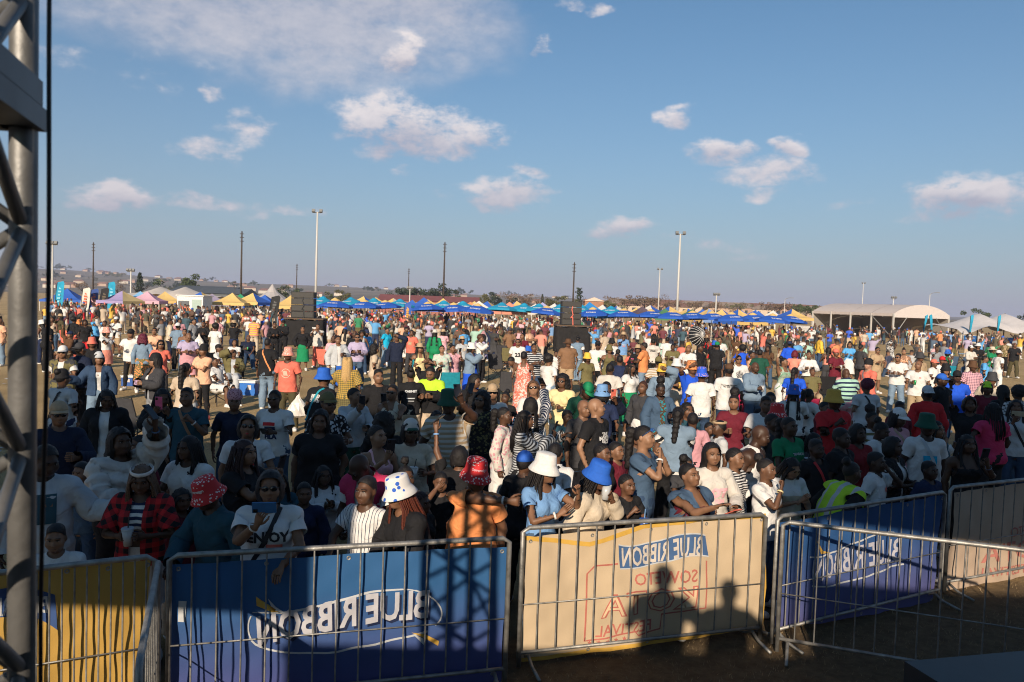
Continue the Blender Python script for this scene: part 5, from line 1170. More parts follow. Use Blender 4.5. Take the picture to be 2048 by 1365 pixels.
# big white marquee on the right
def marquee():
    N0 = at_y(1787, 640, 92); root = tag(empty('white_marquee', (N0.x, 92, 0), R(20)), 'long white frame marquee with curved roof on the right', 'marquee'); W, L, ze, zt, nb = 8.4, 13.4, 3.05, 4.15, 4
    def arc(t): return ze + (zt - ze) * math.sin(math.pi * t) ** .8
    for b in range(nb):
        y0, y1 = L * b / nb, L * (b + 1) / nb - .05; V = []; nv = 14
        for j in range(nv + 1):
            for y in (y0, y1): V.append((W * j / nv, y, arc(j / nv)))
        Fs = [(2 * j, 2 * j + 1, 2 * j + 3, 2 * j + 2) for j in range(nv)]; k = len(V); V += [(-.03, y0, ze), (-.03, y1, ze), (-.03, y1, ze - .32), (-.03, y0, ze - .32)]; Fs.append((k, k + 1, k + 2, k + 3))
        link('roof_panel', new_mesh('roof_panel', V, Fs, False), root, None, [mat('marquee_cloth', (.54, .47, .43), .6, 0, .05, 2)])
    V = [(W * j / 14, -.03, arc(j / 14)) for j in range(15)] + [(W, -.03, ze - .45), (0, -.03, ze - .45)]; link('gable', new_mesh('gable', V, [tuple(range(17))], False), root, None, [mat('gable_cloth', (.58, .52, .49), .6)])
    for x in (0, W):
        for b in range(nb + 1): MB().box((x, L * b / nb, ze / 2), (.15, .15, ze)).build('post', mat('marquee_post', (.5, .48, .45), .5), root)
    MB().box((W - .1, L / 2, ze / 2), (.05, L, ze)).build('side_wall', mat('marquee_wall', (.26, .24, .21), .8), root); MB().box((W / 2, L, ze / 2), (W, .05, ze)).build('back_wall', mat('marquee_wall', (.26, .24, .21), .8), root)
    MB().tube([(0, L / nb, ze - .3), (0, .2, .3)], .06, 6).build('brace', M_STEEL, root); MB().tube([(0.1, 0, .3), (2.0, 0, ze - .4)], .06, 6).build('brace', M_STEEL, root); MB().tube([(W, 0, .3), (W - 2.0, 0, ze - .4)], .06, 6).build('brace', M_STEEL, root)
    for b in range(nb): MB().box((W / 2, L * (b + .5) / nb, ze - .35), (W, .1, .1)).build('tie_beam', mat('marquee_post', (.5, .48, .45), .5), root)
marquee()
def picket(a, b, i, label):
    A = at_z(*a); B = at_z(*b); d = B - A; L = d.length; root = tag(empty('picket_fence', (A + B) / 2, math.atan2(d.y, d.x)), label, 'fence', 'white picket fence panels on the right'); n = max(6, int(L / .16))
    for q in range(n):
        x = -L / 2 + (q + .5) * L / n; MB().add([(x - .045, -.015, .04), (x + .045, -.015, .04), (x + .045, -.015, .86), (x, -.015, .95), (x - .045, -.015, .86), (x - .045, .015, .04), (x + .045, .015, .04), (x + .045, .015, .86), (x, .015, .95), (x - .045, .015, .86)], [(0, 1, 2, 3, 4), (9, 8, 7, 6, 5), (0, 5, 6, 1), (1, 6, 7, 2), (2, 7, 8, 3), (3, 8, 9, 4), (4, 9, 5, 0)]).build('picket', M_WHITE, root)
    for z in (.3, .7): MB().box((0, .04, z), (L, .03, .07)).build('rail', M_WHITE, root)
    return root, L
fp = [(1838, 681, 1876, 683), (1878, 683, 1915, 685.5), (1920, 686, 1962, 689), (1963, 689, 2005, 691.5), (2006, 691.5, 2060, 695), (1592, 664, 1640, 667)]
for i, (a, b, c, d) in enumerate(fp):
    r_, L = picket((a, b), (c, d), i, 'white picket fence panel, ' + ['leftmost by the white counter', 'second right of the marquee', 'with a blue sign, left of two others', 'with a blue sign, in front of the stretch tent', 'at the right edge with a blue sign', 'in front of the marquee at its left end'][i])
    if i in (0, 2, 3, 4):
        s = tag(MB().box((0, -.05, .55), (L * .62, .02, .62)).build('blue_sign', mat('sign_blue', (.02, .16, .5), .6), None, False), 'blue rectangular sign hung on the picket fence panel, %s' % ['leftmost', '', 'second from left', 'third from left', 'rightmost', ''][i], 'sign', 'blue signs on the picket fence'); s.location = r_.location; s.rotation_euler = r_.rotation_euler
        V, Fs = text_geo('BLUE RIBBON', .26, .0); t = link('lettering', new_mesh('lettering', [(v[0] * .8, -.064, .58 + v[1]) for v in V], Fs, False), s, None, [M_WHITE])
def feather_flag(px, y0, y1, D, c, c2, label, lean=.12, w=.75):
    t = at_y(px, y0, D); h = t.z; p = Vector((t.x, D, 0)); root = tag(empty('feather_flag', p), label, 'flag', 'feather flags'); V = []; n = 12
    fx = lambda s: lean * h * s ** 1.4
    for i in range(n + 1):
        s = i / n; z = .9 + (h - .9) * s; ww = w * (1.0 if s < .93 else .8); V += [(fx(s), 0, z), (fx(s) + ww, .10 * math.sin(s * 5), z + (.16 if s > .9 else .05) - .02)]
    Fs = [(2 * i, 2 * i + 1, 2 * i + 3, 2 * i + 2) for i in range(n)]; link('sail', new_mesh('sail', V, Fs), root, None, [mat('flag_cloth', c, .7, 0, .15, 3)])
    MB().tube([(fx(i / 8), 0, h * i / 8) for i in range(9)], .025, 6).build('pole', M_BLACKM, root)
    if w > .5:
        for k in range(5): s = .25 + .13 * k; MB().box((fx(s) + w * .5, -.03, .9 + (h - .9) * s), (w * (.30 + .1 * (k % 2)), .015, .16)).build('print', mat('flag_print', c2, .7), root)
CY = (.01, .28, .46)
for a in [(108, 565, 640, 75, CY, (.2, .5, .62), 'turquoise feather flag beside the truss at the left', .10), (214, 566, 640, 78, CY, (.2, .5, .62), 'turquoise feather flag left of the purple tent', .04), (160, 578, 640, 72, (.62, .58, .52), (.55, .12, .05), 'white and orange feather flag among the red trousers group', .10), (177, 580, 640, 73, (.03, .07, .25), (.4, .1, .08), 'navy feather flag beside the white and orange flag', .10), (196, 578, 642, 71, (.012, .012, .014), (.12, .09, .06), 'black feather flag left of the turquoise one', .12), (536, 594, 650, 64, (.015, .015, .015), (.10, .10, .10), 'black feather flag left of the speaker stack', .12), (1865, 632, 690, 74, CY, (.1, .4, .55), 'blue feather flag leaning at the marquee right end', -.10, .2), (1846, 632, 690, 76, CY, (.1, .4, .55), 'blue feather flag leaning in front of the marquee', .08, .22), (1940, 632, 692, 73, CY, (.1, .4, .55), 'tall blue feather flag at the picket fence opening', .02, .24), (1995, 633, 692, 72, CY, (.1, .4, .55), 'tall blue feather flag in front of the stretch tent', .02, .22), (808, 608, 650, 70, (.03, .10, .40), (.6, .3, .05), 'blue feather flag with orange print among the parasols', .03, .6)]: feather_flag(*a)

def pole(px, y0, y1, D, r, kind, label):
    b = at_y(px, y1, D); t = at_y(px, y0, D); h = t.z; p = Vector((t.x, D, 0)); root = tag(empty({'wood': 'utility_pole', 'flood': 'floodlight_mast', 'arm': 'street_lamp', 'mast': 'light_mast'}[kind], p), label, 'pole')
    mt = M_DARKW if kind == 'wood' else M_CONC; MB().tube([(0, 0, 0), (0, 0, h)], [r, r * .55], 8).build('shaft', mt, root, True)
    if kind == 'wood':
        for k in range(3): MB().tube([(-.28, 0, h - .35 - .5 * k), (.28, 0, h - .35 - .5 * k)], .05, 5).build('crossbar', M_DARKW, root)
    if kind in ('flood', 'mast'):
        s = r / .16
        MB().tube([(-.55 * s, 0, h - .1), (.55 * s, 0, h - .1)], .05 * s, 5).build('crossbar', M_STEEL, root)
        for k in (-1, 0, 1) if kind == 'flood' else (-1, 1): MB().box((k * .42 * s, -.12, h + .1), (.34 * s, .24, .32 * s), Matrix.Rotation(R(-25), 3, 'X')).build('floodlight', mat('lamp_body', (.22, .22, .21), .4, .3), root)
    if kind == 'arm':
        MB().tube([(0, 0, h - .1), (.25, 0, h + .25), (.8, 0, h + .42), (1.4, 0, h + .45)], .05, 6).build('arm', M_STEEL, root); MB().box((1.55, 0, h + .44), (.5, .18, .1)).build('lamp_head', M_STEEL, root)
for a in [(187, 485, 600, 130, .16, 'wood', 'dark utility pole at the far left beyond the flags'), (484, 463, 605, 110, .17, 'wood', 'tall dark utility pole above the green tent'), (594, 528, 600, 190, .17, 'wood', 'distant thin utility pole just left of the left speaker stack'), (818, 537, 605, 200, .17, 'wood', 'distant utility pole left of the central pair of trees'), (890, 485, 608, 120, .17, 'wood', 'tall dark utility pole near the centre'), (1149, 525, 612, 120, .16, 'wood', 'dark utility pole behind the right speaker stack'),
          (635, 424, 640, 96, .17, 'mast', 'tall pale light mast behind the left speaker stack'), (1361, 468, 645, 98, .17, 'mast', 'tall pale light mast among the right tents'), (105, 488, 640, 85, .16, 'flood', 'floodlight mast with cameras at the left edge'), (262, 542, 620, 95, .13, 'flood', 'short floodlight mast above the purple tent'), (820, 577, 620, 110, .12, 'flood', 'short floodlight mast in front of the dark tree near the centre'), (1433, 590, 640, 105, .12, 'flood', 'short floodlight mast above the right parasols'), (1320, 539, 640, 170, .16, 'mast', 'thin cream mast left of the tall right mast'), (1727, 567, 640, 210, .13, 'mast', 'distant thin mast behind the marquee roof'), (1860, 590, 660, 150, .10, 'arm', 'curved street lamp behind the marquee gable'), (1570, 600, 640, 170, .10, 'arm', 'curved street lamp above the red roofs'), (1787, 597, 660, 96, .09, 'flood', 'small floodlight mast in front of the marquee'), (470, 562, 605, 150, .07, 'wood', 'left one of two thin white goal posts by the tall pole'), (915, 580, 612, 150, .06, 'wood', 'thin post behind the tents right of centre pole')]: pole(*a)

# trees: limbs and many small leaf clumps
def tree_mesh(kind, seed):
    rs = np.random.default_rng(seed); n = {'round': 1500, 'bare': 1100, 'cypress': 700, 'mast': 260, 'flat': 1000}[kind]
    if kind in ('round', 'bare', 'flat'):
        nc = 14; cc = rs.normal(size=(nc, 3)) * (np.array([.30, .30, .16]) if kind != 'flat' else np.array([.36, .36, .07])) + [0, 0, .66]; k = rs.integers(0, nc, n); rad = rs.uniform(.10, .20, nc)[k]
        d = rs.normal(size=(n, 3)); d /= np.linalg.norm(d, axis=1, keepdims=True); P = cc[k] + d * (rad * rs.random(n) ** .35)[:, None] * np.array([1, 1, .75])
    else:
        z = rs.random(n) ** .8; w = (.13 * (1 - z) ** .7 + .015) if kind == 'cypress' else .10 + .05 * np.sin(z * 20); a = rs.random(n) * 6.28; P = np.stack([np.cos(a) * w * rs.random(n) ** .4, np.sin(a) * w * rs.random(n) ** .4, .12 + .88 * z if kind == 'cypress' else .5 + .5 * z], 1)
    s = {'round': .034, 'bare': .018, 'cypress': .026, 'mast': .035, 'flat': .026}[kind]
    a = rs.normal(size=(n, 3)); a /= np.linalg.norm(a, axis=1, keepdims=True); b = np.cross(a, rs.normal(size=(n, 3))); b /= np.linalg.norm(b, axis=1, keepdims=True); sz = (s * (.6 + .8 * rs.random(n)))[:, None]
    V = np.stack([P - a * sz, P - b * sz * .6, P + a * sz, P + b * sz * .6], 1).reshape(-1, 3); return new_mesh('crown', V, np.arange(4 * n).reshape(-1, 4), False)
def trunk_mesh(seed):
    rs = random.Random(seed); m = MB(); m.tube([(0, 0, -.02), (.01, 0, .3), (0, .02, .55)], [.035, .026, .012], 6)
    for i in range(6): a = rs.uniform(0, 6.28); m.tube([(0, 0, .28 + .04 * i), (.14 * math.cos(a), .14 * math.sin(a), .5), (.26 * math.cos(a), .26 * math.sin(a), rs.uniform(.6, .8))], [.014, .009, .004], 5)
    return m.mesh('trunk', True)
TM = {k: [tree_mesh(k, s) for s in (1, 2, 3)] for k in ('round', 'bare', 'flat', 'cypress', 'mast')}; TR = [trunk_mesh(s) for s in (1, 2, 3)]
LEAF = {'green': (.055, .075, .025), 'dark': (.028, .042, .022), 'brown': (.13, .085, .05), 'olive': (.10, .095, .035)}
def leaf_mat(c): return mat('leaves', LEAF[c], .8, 0, .5, 5)
NT = 0
def tree(px, ytop, D, kind, c, label, wide=1.0):
    global NT; NT += 1; t = at_y(px, ytop, D); base = hill_z(t.x, D) if D > 312 else 0; h = (t.z - base) / (.98 if kind in ('round', 'bare') else (.84 if kind == 'flat' else 1.0)); root = tag(empty('tree', (t.x, D, base), random.uniform(0, 6), 1), label, 'tree', 'trees beyond the tents'); root.scale = (h * wide, h * wide, h)
    link('crown', TM[kind][NT % 3], root, None, [leaf_mat(c)]); link('trunk', TR[NT % 3], root, None, [mat('bark', (.05, .035, .025), .9)])
for a in [(280, 546, 150, 'cypress', 'dark', 'tall dark conifer above the purple tent', 1.3), (378, 553, 170, 'round', 'green', 'broad dark green tree above the cream stretch tent', 1.2), (350, 572, 175, 'round', 'olive', 'low olive tree left of the broad green tree'), (560, 575, 180, 'round', 'green', 'small green tree right of the grey peaked tent'), (470, 577, 190, 'bare', 'brown', 'brown bare tree by the tall utility pole'), (815, 570, 165, 'round', 'dark', 'dark green tree behind the short floodlight mast', .9), (862, 580, 170, 'flat', 'dark', 'flat-crowned dark tree left of the central pole'), (882, 572, 168, 'round', 'dark', 'dark loose tree at the central utility pole', 1.1), (905, 588, 180, 'round', 'green', 'low green tree right of the central pole'), (968, 592, 180, 'round', 'olive', 'small olive tree above the white tent'), (990, 588, 185, 'round', 'dark', 'rounded dark tree left of the brown bare trees'), (1025, 580, 190, 'bare', 'brown', 'tall brown bare tree in the middle', 1.1), (1045, 590, 185, 'bare', 'brown', 'broad brown leafless tree right of the tall bare one', 1.6), (1070, 592, 188, 'bare', 'brown', 'second broad brown leafless tree', 1.5), (1085, 589, 192, 'cypress', 'dark', 'small dark conifer left of the right speaker stack', 1.0), (1108, 596, 176, 'round', 'olive', 'olive bush tree just left of the right speaker stack', 1.4), (1159, 576, 170, 'mast', 'dark', 'slim palm-like cell mast tree right of the dark pole', .9), (1206, 597, 176, 'round', 'olive', 'green bush tree right of the brick tower', 1.5), (690, 584, 180, 'round', 'olive', 'olive tree right of the left light mast', 1.1), (660, 590, 185, 'round', 'green', 'low green tree behind the left light mast'), (1255, 596, 200, 'flat', 'brown', 'flat brown thorn tree above the tents'), (1290, 594, 205, 'flat', 'brown', 'wide flat brown thorn tree', 1.4), (1320, 592, 200, 'bare', 'brown', 'brown bare tree behind the thin cream mast', 1.2), (1345, 596, 205, 'bare', 'brown', 'brown bare tree left of the tall right mast', 1.3), (1390, 604, 230, 'flat', 'brown', 'flat thorn tree above red roofs'), (1430, 605, 230, 'flat', 'brown', 'second flat thorn tree above red roofs'), (1475, 606, 240, 'flat', 'olive', 'small olive tree above red roofs'), (1550, 607, 220, 'flat', 'brown', 'flat thorn tree left of the curved street lamp', 1.3), (1585, 608, 225, 'flat', 'brown', 'flat thorn tree right of the curved street lamp', 1.2), (1613, 605, 190, 'round', 'green', 'green round tree at the left end of the marquee'), (1965, 622, 180, 'round', 'green', 'small green tree behind the stretch tent peak'), (2050, 628, 170, 'round', 'dark', 'dark tree at the right edge'), (165, 560, 200, 'bare', 'brown', 'brown bare tree behind the feather flags'), (235, 562, 210, 'bare', 'brown', 'second brown bare tree behind the feather flags')]: tree(*a)
for i in range(46):
    D = random.uniform(500, 1500); px = random.uniform(-20, 960) if i < 34 else random.uniform(960, 1650); p = at_y(px, 590, D); z = hill_z(p.x, D); root = tag(empty('tree', (p.x, D, z), random.uniform(0, 6)), 'small dark tree among the houses on the far hillside', 'tree', 'far trees on the hillside'); h = random.uniform(5, 11); root.scale = (h * 1.1, h * 1.1, h); link('crown', TM['round'][i % 3], root, None, [leaf_mat(random.choice(('dark', 'green', 'olive')))])
# houses
def house_meshes():
    out = []
    for (w, d, h, r) in ((9, 7, 2.7, 1.5), (11, 7.5, 2.8, 1.7), (7, 6, 2.6, 1.3)):
        wall = MB().box((0, 0, h / 2), (w, d, h)).mesh('wall'); a, b, e = w / 2 + .4, d / 2 + .4, h
        roof = MB().add([(-a, -b, e), (a, -b, e), (a, b, e), (-a, b, e), (-a * .5, 0, e + r), (a * .5, 0, e + r)], [(0, 1, 5, 4), (1, 2, 5), (2, 3, 4, 5), (3, 0, 4), (3, 2, 1, 0)]).mesh('roof')
        win = MB().box((0, -d / 2 - .02, 1.5), (1.3, .08, 1.0)).mesh('window'); out.append((wall, roof, win, w))
    return out
HM_ = house_meshes(); WALLC = [(.50, .40, .30), (.42, .30, .22), (.56, .50, .42), (.38, .24, .17)]; ROOFC = [(.24, .12, .085), (.28, .15, .11), (.19, .10, .075), (.25, .19, .15)]
def house(x, y, z, rz, near, label, group):
    wall, roof, win, w = random.choice(HM_); root = tag(empty('house', (x, y, z), rz), label, 'house', group); link('wall', wall, root, None, [mat('plaster', random.choice(WALLC), .85)]); link('roof', roof, root, None, [mat('roof_tile', random.choice(ROOFC), .85, 0, .2, 1.5)])
    if near:
        for s in (-1, 1): link('window', win, root, Matrix.Translation((s * w * .24, 0, 0)), [mat('window_dark', (.05, .06, .07), .2)])
for i in range(44):
    px = 1235 + 420 * (i / 44) + random.uniform(-6, 6); D = random.uniform(230, 420); p = at_y(px, 620, D); house(p.x, p.y, max(0, (D - 200) * .010), random.uniform(-.4, .4), True, 'low house with reddish tiled roof in the township behind the right tents', 'houses behind the right tents')
for i in range(90):
    D = random.uniform(560, 1700); px = random.uniform(-30, 1150); p = at_y(px, 590, D); house(p.x, D, hill_z(p.x, D) - .2, random.uniform(-.5, .5), False, 'tiny house with tiled roof on the far hillside at the left', 'houses on the far hillside')
for (px, y, D, sz, c, rc, lab) in [(860, 592, 150, (18, 8, 3.4), (.30, .12, .09), (.22, .07, .06), 'long low building with a dark red roof near the centre'), (420, 573, 160, (12, 9, 4.2), (.10, .11, .12), (.07, .08, .09), 'dark grey pitched shed behind the white kiosk'), (455, 577, 158, (9, 8, 3.8), (.10, .11, .12), (.08, .09, .10), 'second dark grey shed right of the first')]:
    p = at_y(px, y, D); root = tag(empty('shed', (p.x, D, 0), R(random.uniform(-8, 8))), lab, 'building'); hh = p.z; MB().box((0, 0, hh * .36), (sz[0], sz[1], hh * .72)).build('wall', mat('shed_wall', c, .8), root); a, b = sz[0] / 2 + .3, sz[1] / 2 + .3; MB().add([(-a, -b, hh * .7), (a, -b, hh * .7), (a, b, hh * .7), (-a, b, hh * .7), (-a, 0, hh), (a, 0, hh)], [(0, 1, 5, 4), (1, 2, 5), (2, 3, 4, 5), (3, 0, 4)]).build('roof', mat('shed_roof', rc, .6, 0, .1, 1), root)
p = at_y(1187, 597, 165); rt = tag(empty('brick_tower', (p.x, 165, 0)), 'square brick tower with pale gabled cap right of the cell mast', 'tower'); MB().box((0, 0, p.z / 2), (1.9 * 2, 3.6, p.z - .6)).build('wall', mat('brick', (.30, .15, .09), .85, 0, .2, 3), rt); MB().add([(-2.1, -2, p.z - .6), (2.1, -2, p.z - .6), (2.1, 2, p.z - .6), (-2.1, 2, p.z - .6), (0, -2, p.z + .2), (0, 2, p.z + .2)], [(0, 1, 4), (1, 2, 5, 4), (2, 3, 5), (3, 0, 4, 5)]).build('cap', mat('tower_cap', (.55, .45, .38), .8), rt)
# softbox on a stand, tables, cool boxes, chairs
p = at_y(1396, 672, 34); rt = tag(empty('softbox', (p.x, 34, 0)), 'black parabolic softbox with white ribs tilted on a stand in the crowd', 'softbox'); mx = Matrix.Translation((0, 0, p.z)) @ Matrix.Rotation(R(75), 4, 'X') @ Matrix.Rotation(R(28), 4, 'Y')
MB().lathe([(.05, .30), (.22, .22), (.36, .06), (.42, -.10)], (0, 0, 0), 20).build('dish', mat('softbox_black', (.012, .012, .013), .35), rt, True, mx)
for k in range(16): a = 2 * math.pi * k / 16; MB().tube([(r_ * math.cos(a), r_ * math.sin(a), z_ + .012) for r_, z_ in ((.05, .30), (.22, .222), (.36, .065), (.425, -.095))], .008, 4).build('rib', M_WHITE, rt, False, mx)
MB().tube([(0, .1, 0), (0, .1, p.z)], .02, 6).build('stand', M_BLACKM, rt)
def cooler(px, py, label, c, s=1.0):
    p = at_z(px, py); root = tag(empty('cool_box', p, R(random.uniform(-15, 15)), s), label, 'cool box'); MB().box((0, 0, .19), (.46, .32, .38)).build('box', mat('cool_box', c, .4), root); MB().box((0, 0, .40), (.49, .35, .06)).build('lid', mat('lid_white', (.72, .72, .7), .4), root); MB().box((.06, -.165, .24), (.12, .01, .14)).build('sticker', mat('sticker', (.55, .5, .5), .6), root); MB().tube([(-.25, 0, .34), (-.26, -.17, .46), (.26, -.17, .46), (.25, 0, .34)], .012, 5).build('handle', M_WHITE, root)
cooler(498, 790, 'blue cool box with white lid on the grass behind the front group', (.02, .14, .48), .95); cooler(256, 772, 'small blue bucket-like cool box by the denim jacket woman', (.02, .08, .30), .7); cooler(1165, 742, 'red cool box behind the man in the brown shirt', (.5, .03, .05), .9)
def chair_meshes():
    if 'chair' in CACHE: return CACHE['chair']
    seat = new_mesh('seat', [(-.26, -.24, .45), (0, -.24, .41), (.26, -.24, .45), (-.26, .0, .42), (0, .0, .38), (.26, .0, .42), (-.26, .22, .43), (0, .22, .39), (.26, .22, .43)], [(0, 1, 4, 3), (1, 2, 5, 4), (3, 4, 7, 6), (4, 5, 8, 7)])
    back = new_mesh('backrest', [(-.27, .20, .42), (0, .24, .42), (.27, .20, .42), (-.27, .28, .70), (0, .32, .70), (.27, .28, .70), (-.26, .36, .98), (0, .39, .98), (.26, .36, .98)], [(0, 1, 4, 3), (1, 2, 5, 4), (3, 4, 7, 6), (4, 5, 8, 7)])
    legs = [MB().tube(q, .011, 5).mesh('leg') for q in ([(-.28, -.26, 0), (.26, .22, .44)], [(.28, -.26, 0), (-.26, .22, .44)], [(-.28, .26, 0), (.27, -.24, .45)], [(.28, .26, 0), (-.27, -.24, .45)], [(-.27, .22, .02), (-.28, .22, .55), (-.26, .37, 1.0)], [(.27, .22, .02), (.28, .22, .55), (.26, .37, 1.0)])]
    arms = [MB().tube([(s * .29, -.24, .62), (s * .29, .26, .62)], .022, 5).mesh('armrest') for s in (-1, 1)]
    CACHE['chair'] = (seat, back, legs, arms); return CACHE['chair']
NCH = 0
def camp_chair(loc, yaw, c, label):
    global NCH; NCH += 1; seat, back, legs, arms = chair_meshes(); root = tag(empty('camp_chair', loc, R(yaw)), label, 'chair', 'folding camp chairs on the field'); m = cloth_flat(c)
    link('seat', seat, root, None, [m]); link('backrest', back, root, None, [m])
    for l in legs: link('leg', l, root, None, [M_BLACKM])
    for a in arms: link('armrest', a, root, None, [m])
def cloth_flat(c): return mat('chair_cloth', c, .85, 0, .15, 14, .2, 60)
for (px, py, yaw, c, lab) in [(1866, 716, 150, 'teal', 'empty teal camp chair at the right, nearest the marquee'), (1894, 728, 100, 'teal', 'teal camp chair left of the person lying back on the grass'), (1926, 728, 60, 'ldenim', 'blue-grey camp chair right of the person lying back'), (1897, 752, 180, 'denim', 'slate blue camp chair with grey edge seen from behind at the right'), (845, 778, 170, 'teal', 'teal camp chair behind the woman in the yellow dress'), (893, 815, 200, 'teal', 'teal camp chair with green cup holder beside the black and yellow jacket'), (995, 760, 160, 'charcoal', 'charcoal camp chair near the blue dress'), (1020, 812, 175, 'charcoal', 'dark grey camp chair left of the coral patterned dress'), (1015, 742, 180, 'olive', 'lime olive camp chair in the middle crowd'), (655, 752, 150, 'coral', 'coral camp chair beside the man photographing'), (690, 800, 190, 'blue', 'blue camp chair behind the blonde braids'), (262, 900, 170, 'charcoal', 'grey camp chair with teal trim behind the fur jacket'), (820, 735, 190, 'charcoal', 'dark camp chair right of the navy denim jacket man'), (815, 700, 180, 'salmon', 'salmon camp chair in the middle left crowd'), (455, 758, 180, 'black', 'black camp chair in the seated group at the left'), (140, 705, 170, 'coral', 'coral camp chair at the left by the truss'), (1595, 880, 200, 'magenta', 'pink camp chair beside the man in the blue denim shirt'), (1640, 815, 190, 'black', 'black camp chair behind the man in olive shirt'), (1010, 735, 150, 'charcoal', 'charcoal camp chair with high back in the middle'), (1470, 870, 190, 'magenta', 'second pink camp chair at the feet of the white polo man')]: camp_chair(at_z(px, py), yaw, c, lab)
def table(px, py, label):
    p = at_z(px, py); root = tag(empty('beer_table', p, R(random.uniform(-20, 20))), label, 'table', 'orange-legged tables and benches'); MB().box((0, 0, .74), (2.0, .6, .05)).build('top', mat('table_wood', (.36, .20, .09), .7), root)
    for x in (-.75, .75): MB().tube([(x, -.25, 0), (x, -.25, .72)], .025, 5).tube([(x, .25, 0), (x, .25, .72)], .025, 5).tube([(x, -.25, .3), (x, .25, .3)], .02, 5).build('leg_frame', mat('orange_steel', (.55, .12, .03), .5), root)
for i, (x, y) in enumerate(sorted([(1255, 668), (1300, 670), (1440, 676), (1472, 680), (1510, 678), (1560, 684), (1590, 684), (1085, 660), (1070, 672), (1490, 672), (1235, 676)])): table(x, y, 'orange-legged drinks table under the blue parasols, %s from the left' % ordinal(i))
# ================================================================== the crowd
FRONT = [(-3.9, 4.75), (-2.38, 5.25), (0, 6.0), (2.2, 6.95), (4.4, 8.1), (8, 9.6)]
def front_y(x):
    return float(np.interp(x, [p[0] for p in FRONT], [p[1] for p in FRONT]))
PLACED = []
def spec(s):
    if not s: return None
    p = s.split(':'); return tuple(p) if len(p) > 1 else (p[0], 'black')
def txt(s, size, c, z, bold=.0): V, Fs = text_geo(s, size, bold); return (V[:, :2], Fs, c, z)
def rect(w, h, c, z, x=0.0, sk=0.0): return (np.array([(x - w / 2, -h / 2), (x + w / 2, -h / 2), (x + w / 2 + sk, h / 2), (x - w / 2 + sk, h / 2)]), [(0, 1, 2, 3)], c, z)
def fan(r0, r1, a0, a1, c, z, x=0.0, n=7):
    V = []
    for i in range(n):
        a = R(a0 + (a1 - a0) * i / (n - 1)); V += [(x + r0 * math.cos(a), r0 * math.sin(a)), (x + r1 * math.cos(a), r1 * math.sin(a))]
    return (np.array(V), [(2 * i, 2 * i + 1, 2 * i + 3, 2 * i + 2) for i in range(n - 1)], c, z)
def H(px, py, st, yaw, body, arms, top, bottom, hair, desc, over=None, hat=None, sk=None, lean=0, head=(0, 0, 0), legs='stand', D=None, free=False, hc=None, **kw):
    sx = body[0]; g = float(body[1:]) if len(body) > 1 else 1.0; arms = arms.split()
    pose = dict(arms=(arms[0], arms[-1]), lean=lean, head=head, legs=legs, jit=.02, sway=random.uniform(-1, 1), twist=random.uniform(-6, 6), side=kw.pop('side', random.uniform(-3, 3)), spread=random.uniform(0, .06), stride=kw.pop('stride', 0) if legs != 'sit' else random.uniform(0, 1.5))
    NPk = ('h', NP + 1); M, hands = solve(pose); CACHE[('solve', NPk)] = (M, hands)
    hs = kw.pop('hs', 1.18 if st < 1.2 else (1.10 if st < 1.45 else 1.0))
    sH = Matrix.Translation((0, .01, 1.50)) @ Matrix.Scale(hs, 4) @ Matrix.Translation((0, -.01, -1.50)); tz = M['head'] @ sH @ Vector((0, .01, 1.775 if hat else (1.80 if hair in ('puff', 'topknot', 'afro') else 1.735)))
    def place(Dv):
        z = at_y(px, py, Dv).z; s = z / tz.z; p = at_y(px, py, Dv); o = Matrix.Rotation(R(yaw), 3, 'Z') @ Vector((tz.x, tz.y, 0)) * s
        return s * 1.735, Vector((p.x - o.x, p.y - o.y, 0))
    sc = st / 1.735; p0 = at_z(px, py, tz.z * sc); D0 = D or p0.y
    best = None
    for dd in (0, .08, -.08, .18, -.18, .3, -.3, .42, -.42, .55, -.55, .75, -.75, 1.0, -1.0, 1.3):
        Dv = D0 + dd * (1 if D0 < 12 else 1.4); s_, l_ = place(Dv)
        if s_ < .5: continue
        pen = abs(s_ / st - 1) * 4 + abs(dd) * .1
        gap = l_.y - front_y(l_.x) - .24
        if gap < 0 and not free: pen += 6 - gap * 20
        for q in PLACED:
            d = (q - l_).length
            if d < .40: pen += (.40 - d) * 9
        if best is None or pen < best[0]: best = (pen, s_, l_)
    _, s_, l_ = best; PLACED.append(l_)
    r = person(loc=l_, yaw=yaw, sx=sx, st=s_, g=g, pose=pose, pk=NPk, top=spec(top), over=spec(over), bottom=spec(bottom), hair=(hair, hc or HAIRC) if hair else None, hat=spec(hat), sk=random.choice((1, 2, 2, 3)) if sk is None else sk, desc=desc, hs=hs, **kw)
    r['px'] = float(px); r['py'] = float(py); r['D'] = float(l_.y); return r
J, JL, JD, BK = 'trousers:denim', 'trousers:ldenim', 'trousers:ddenim', 'trousers:black'
RH = 'bucket:red:brim:white'
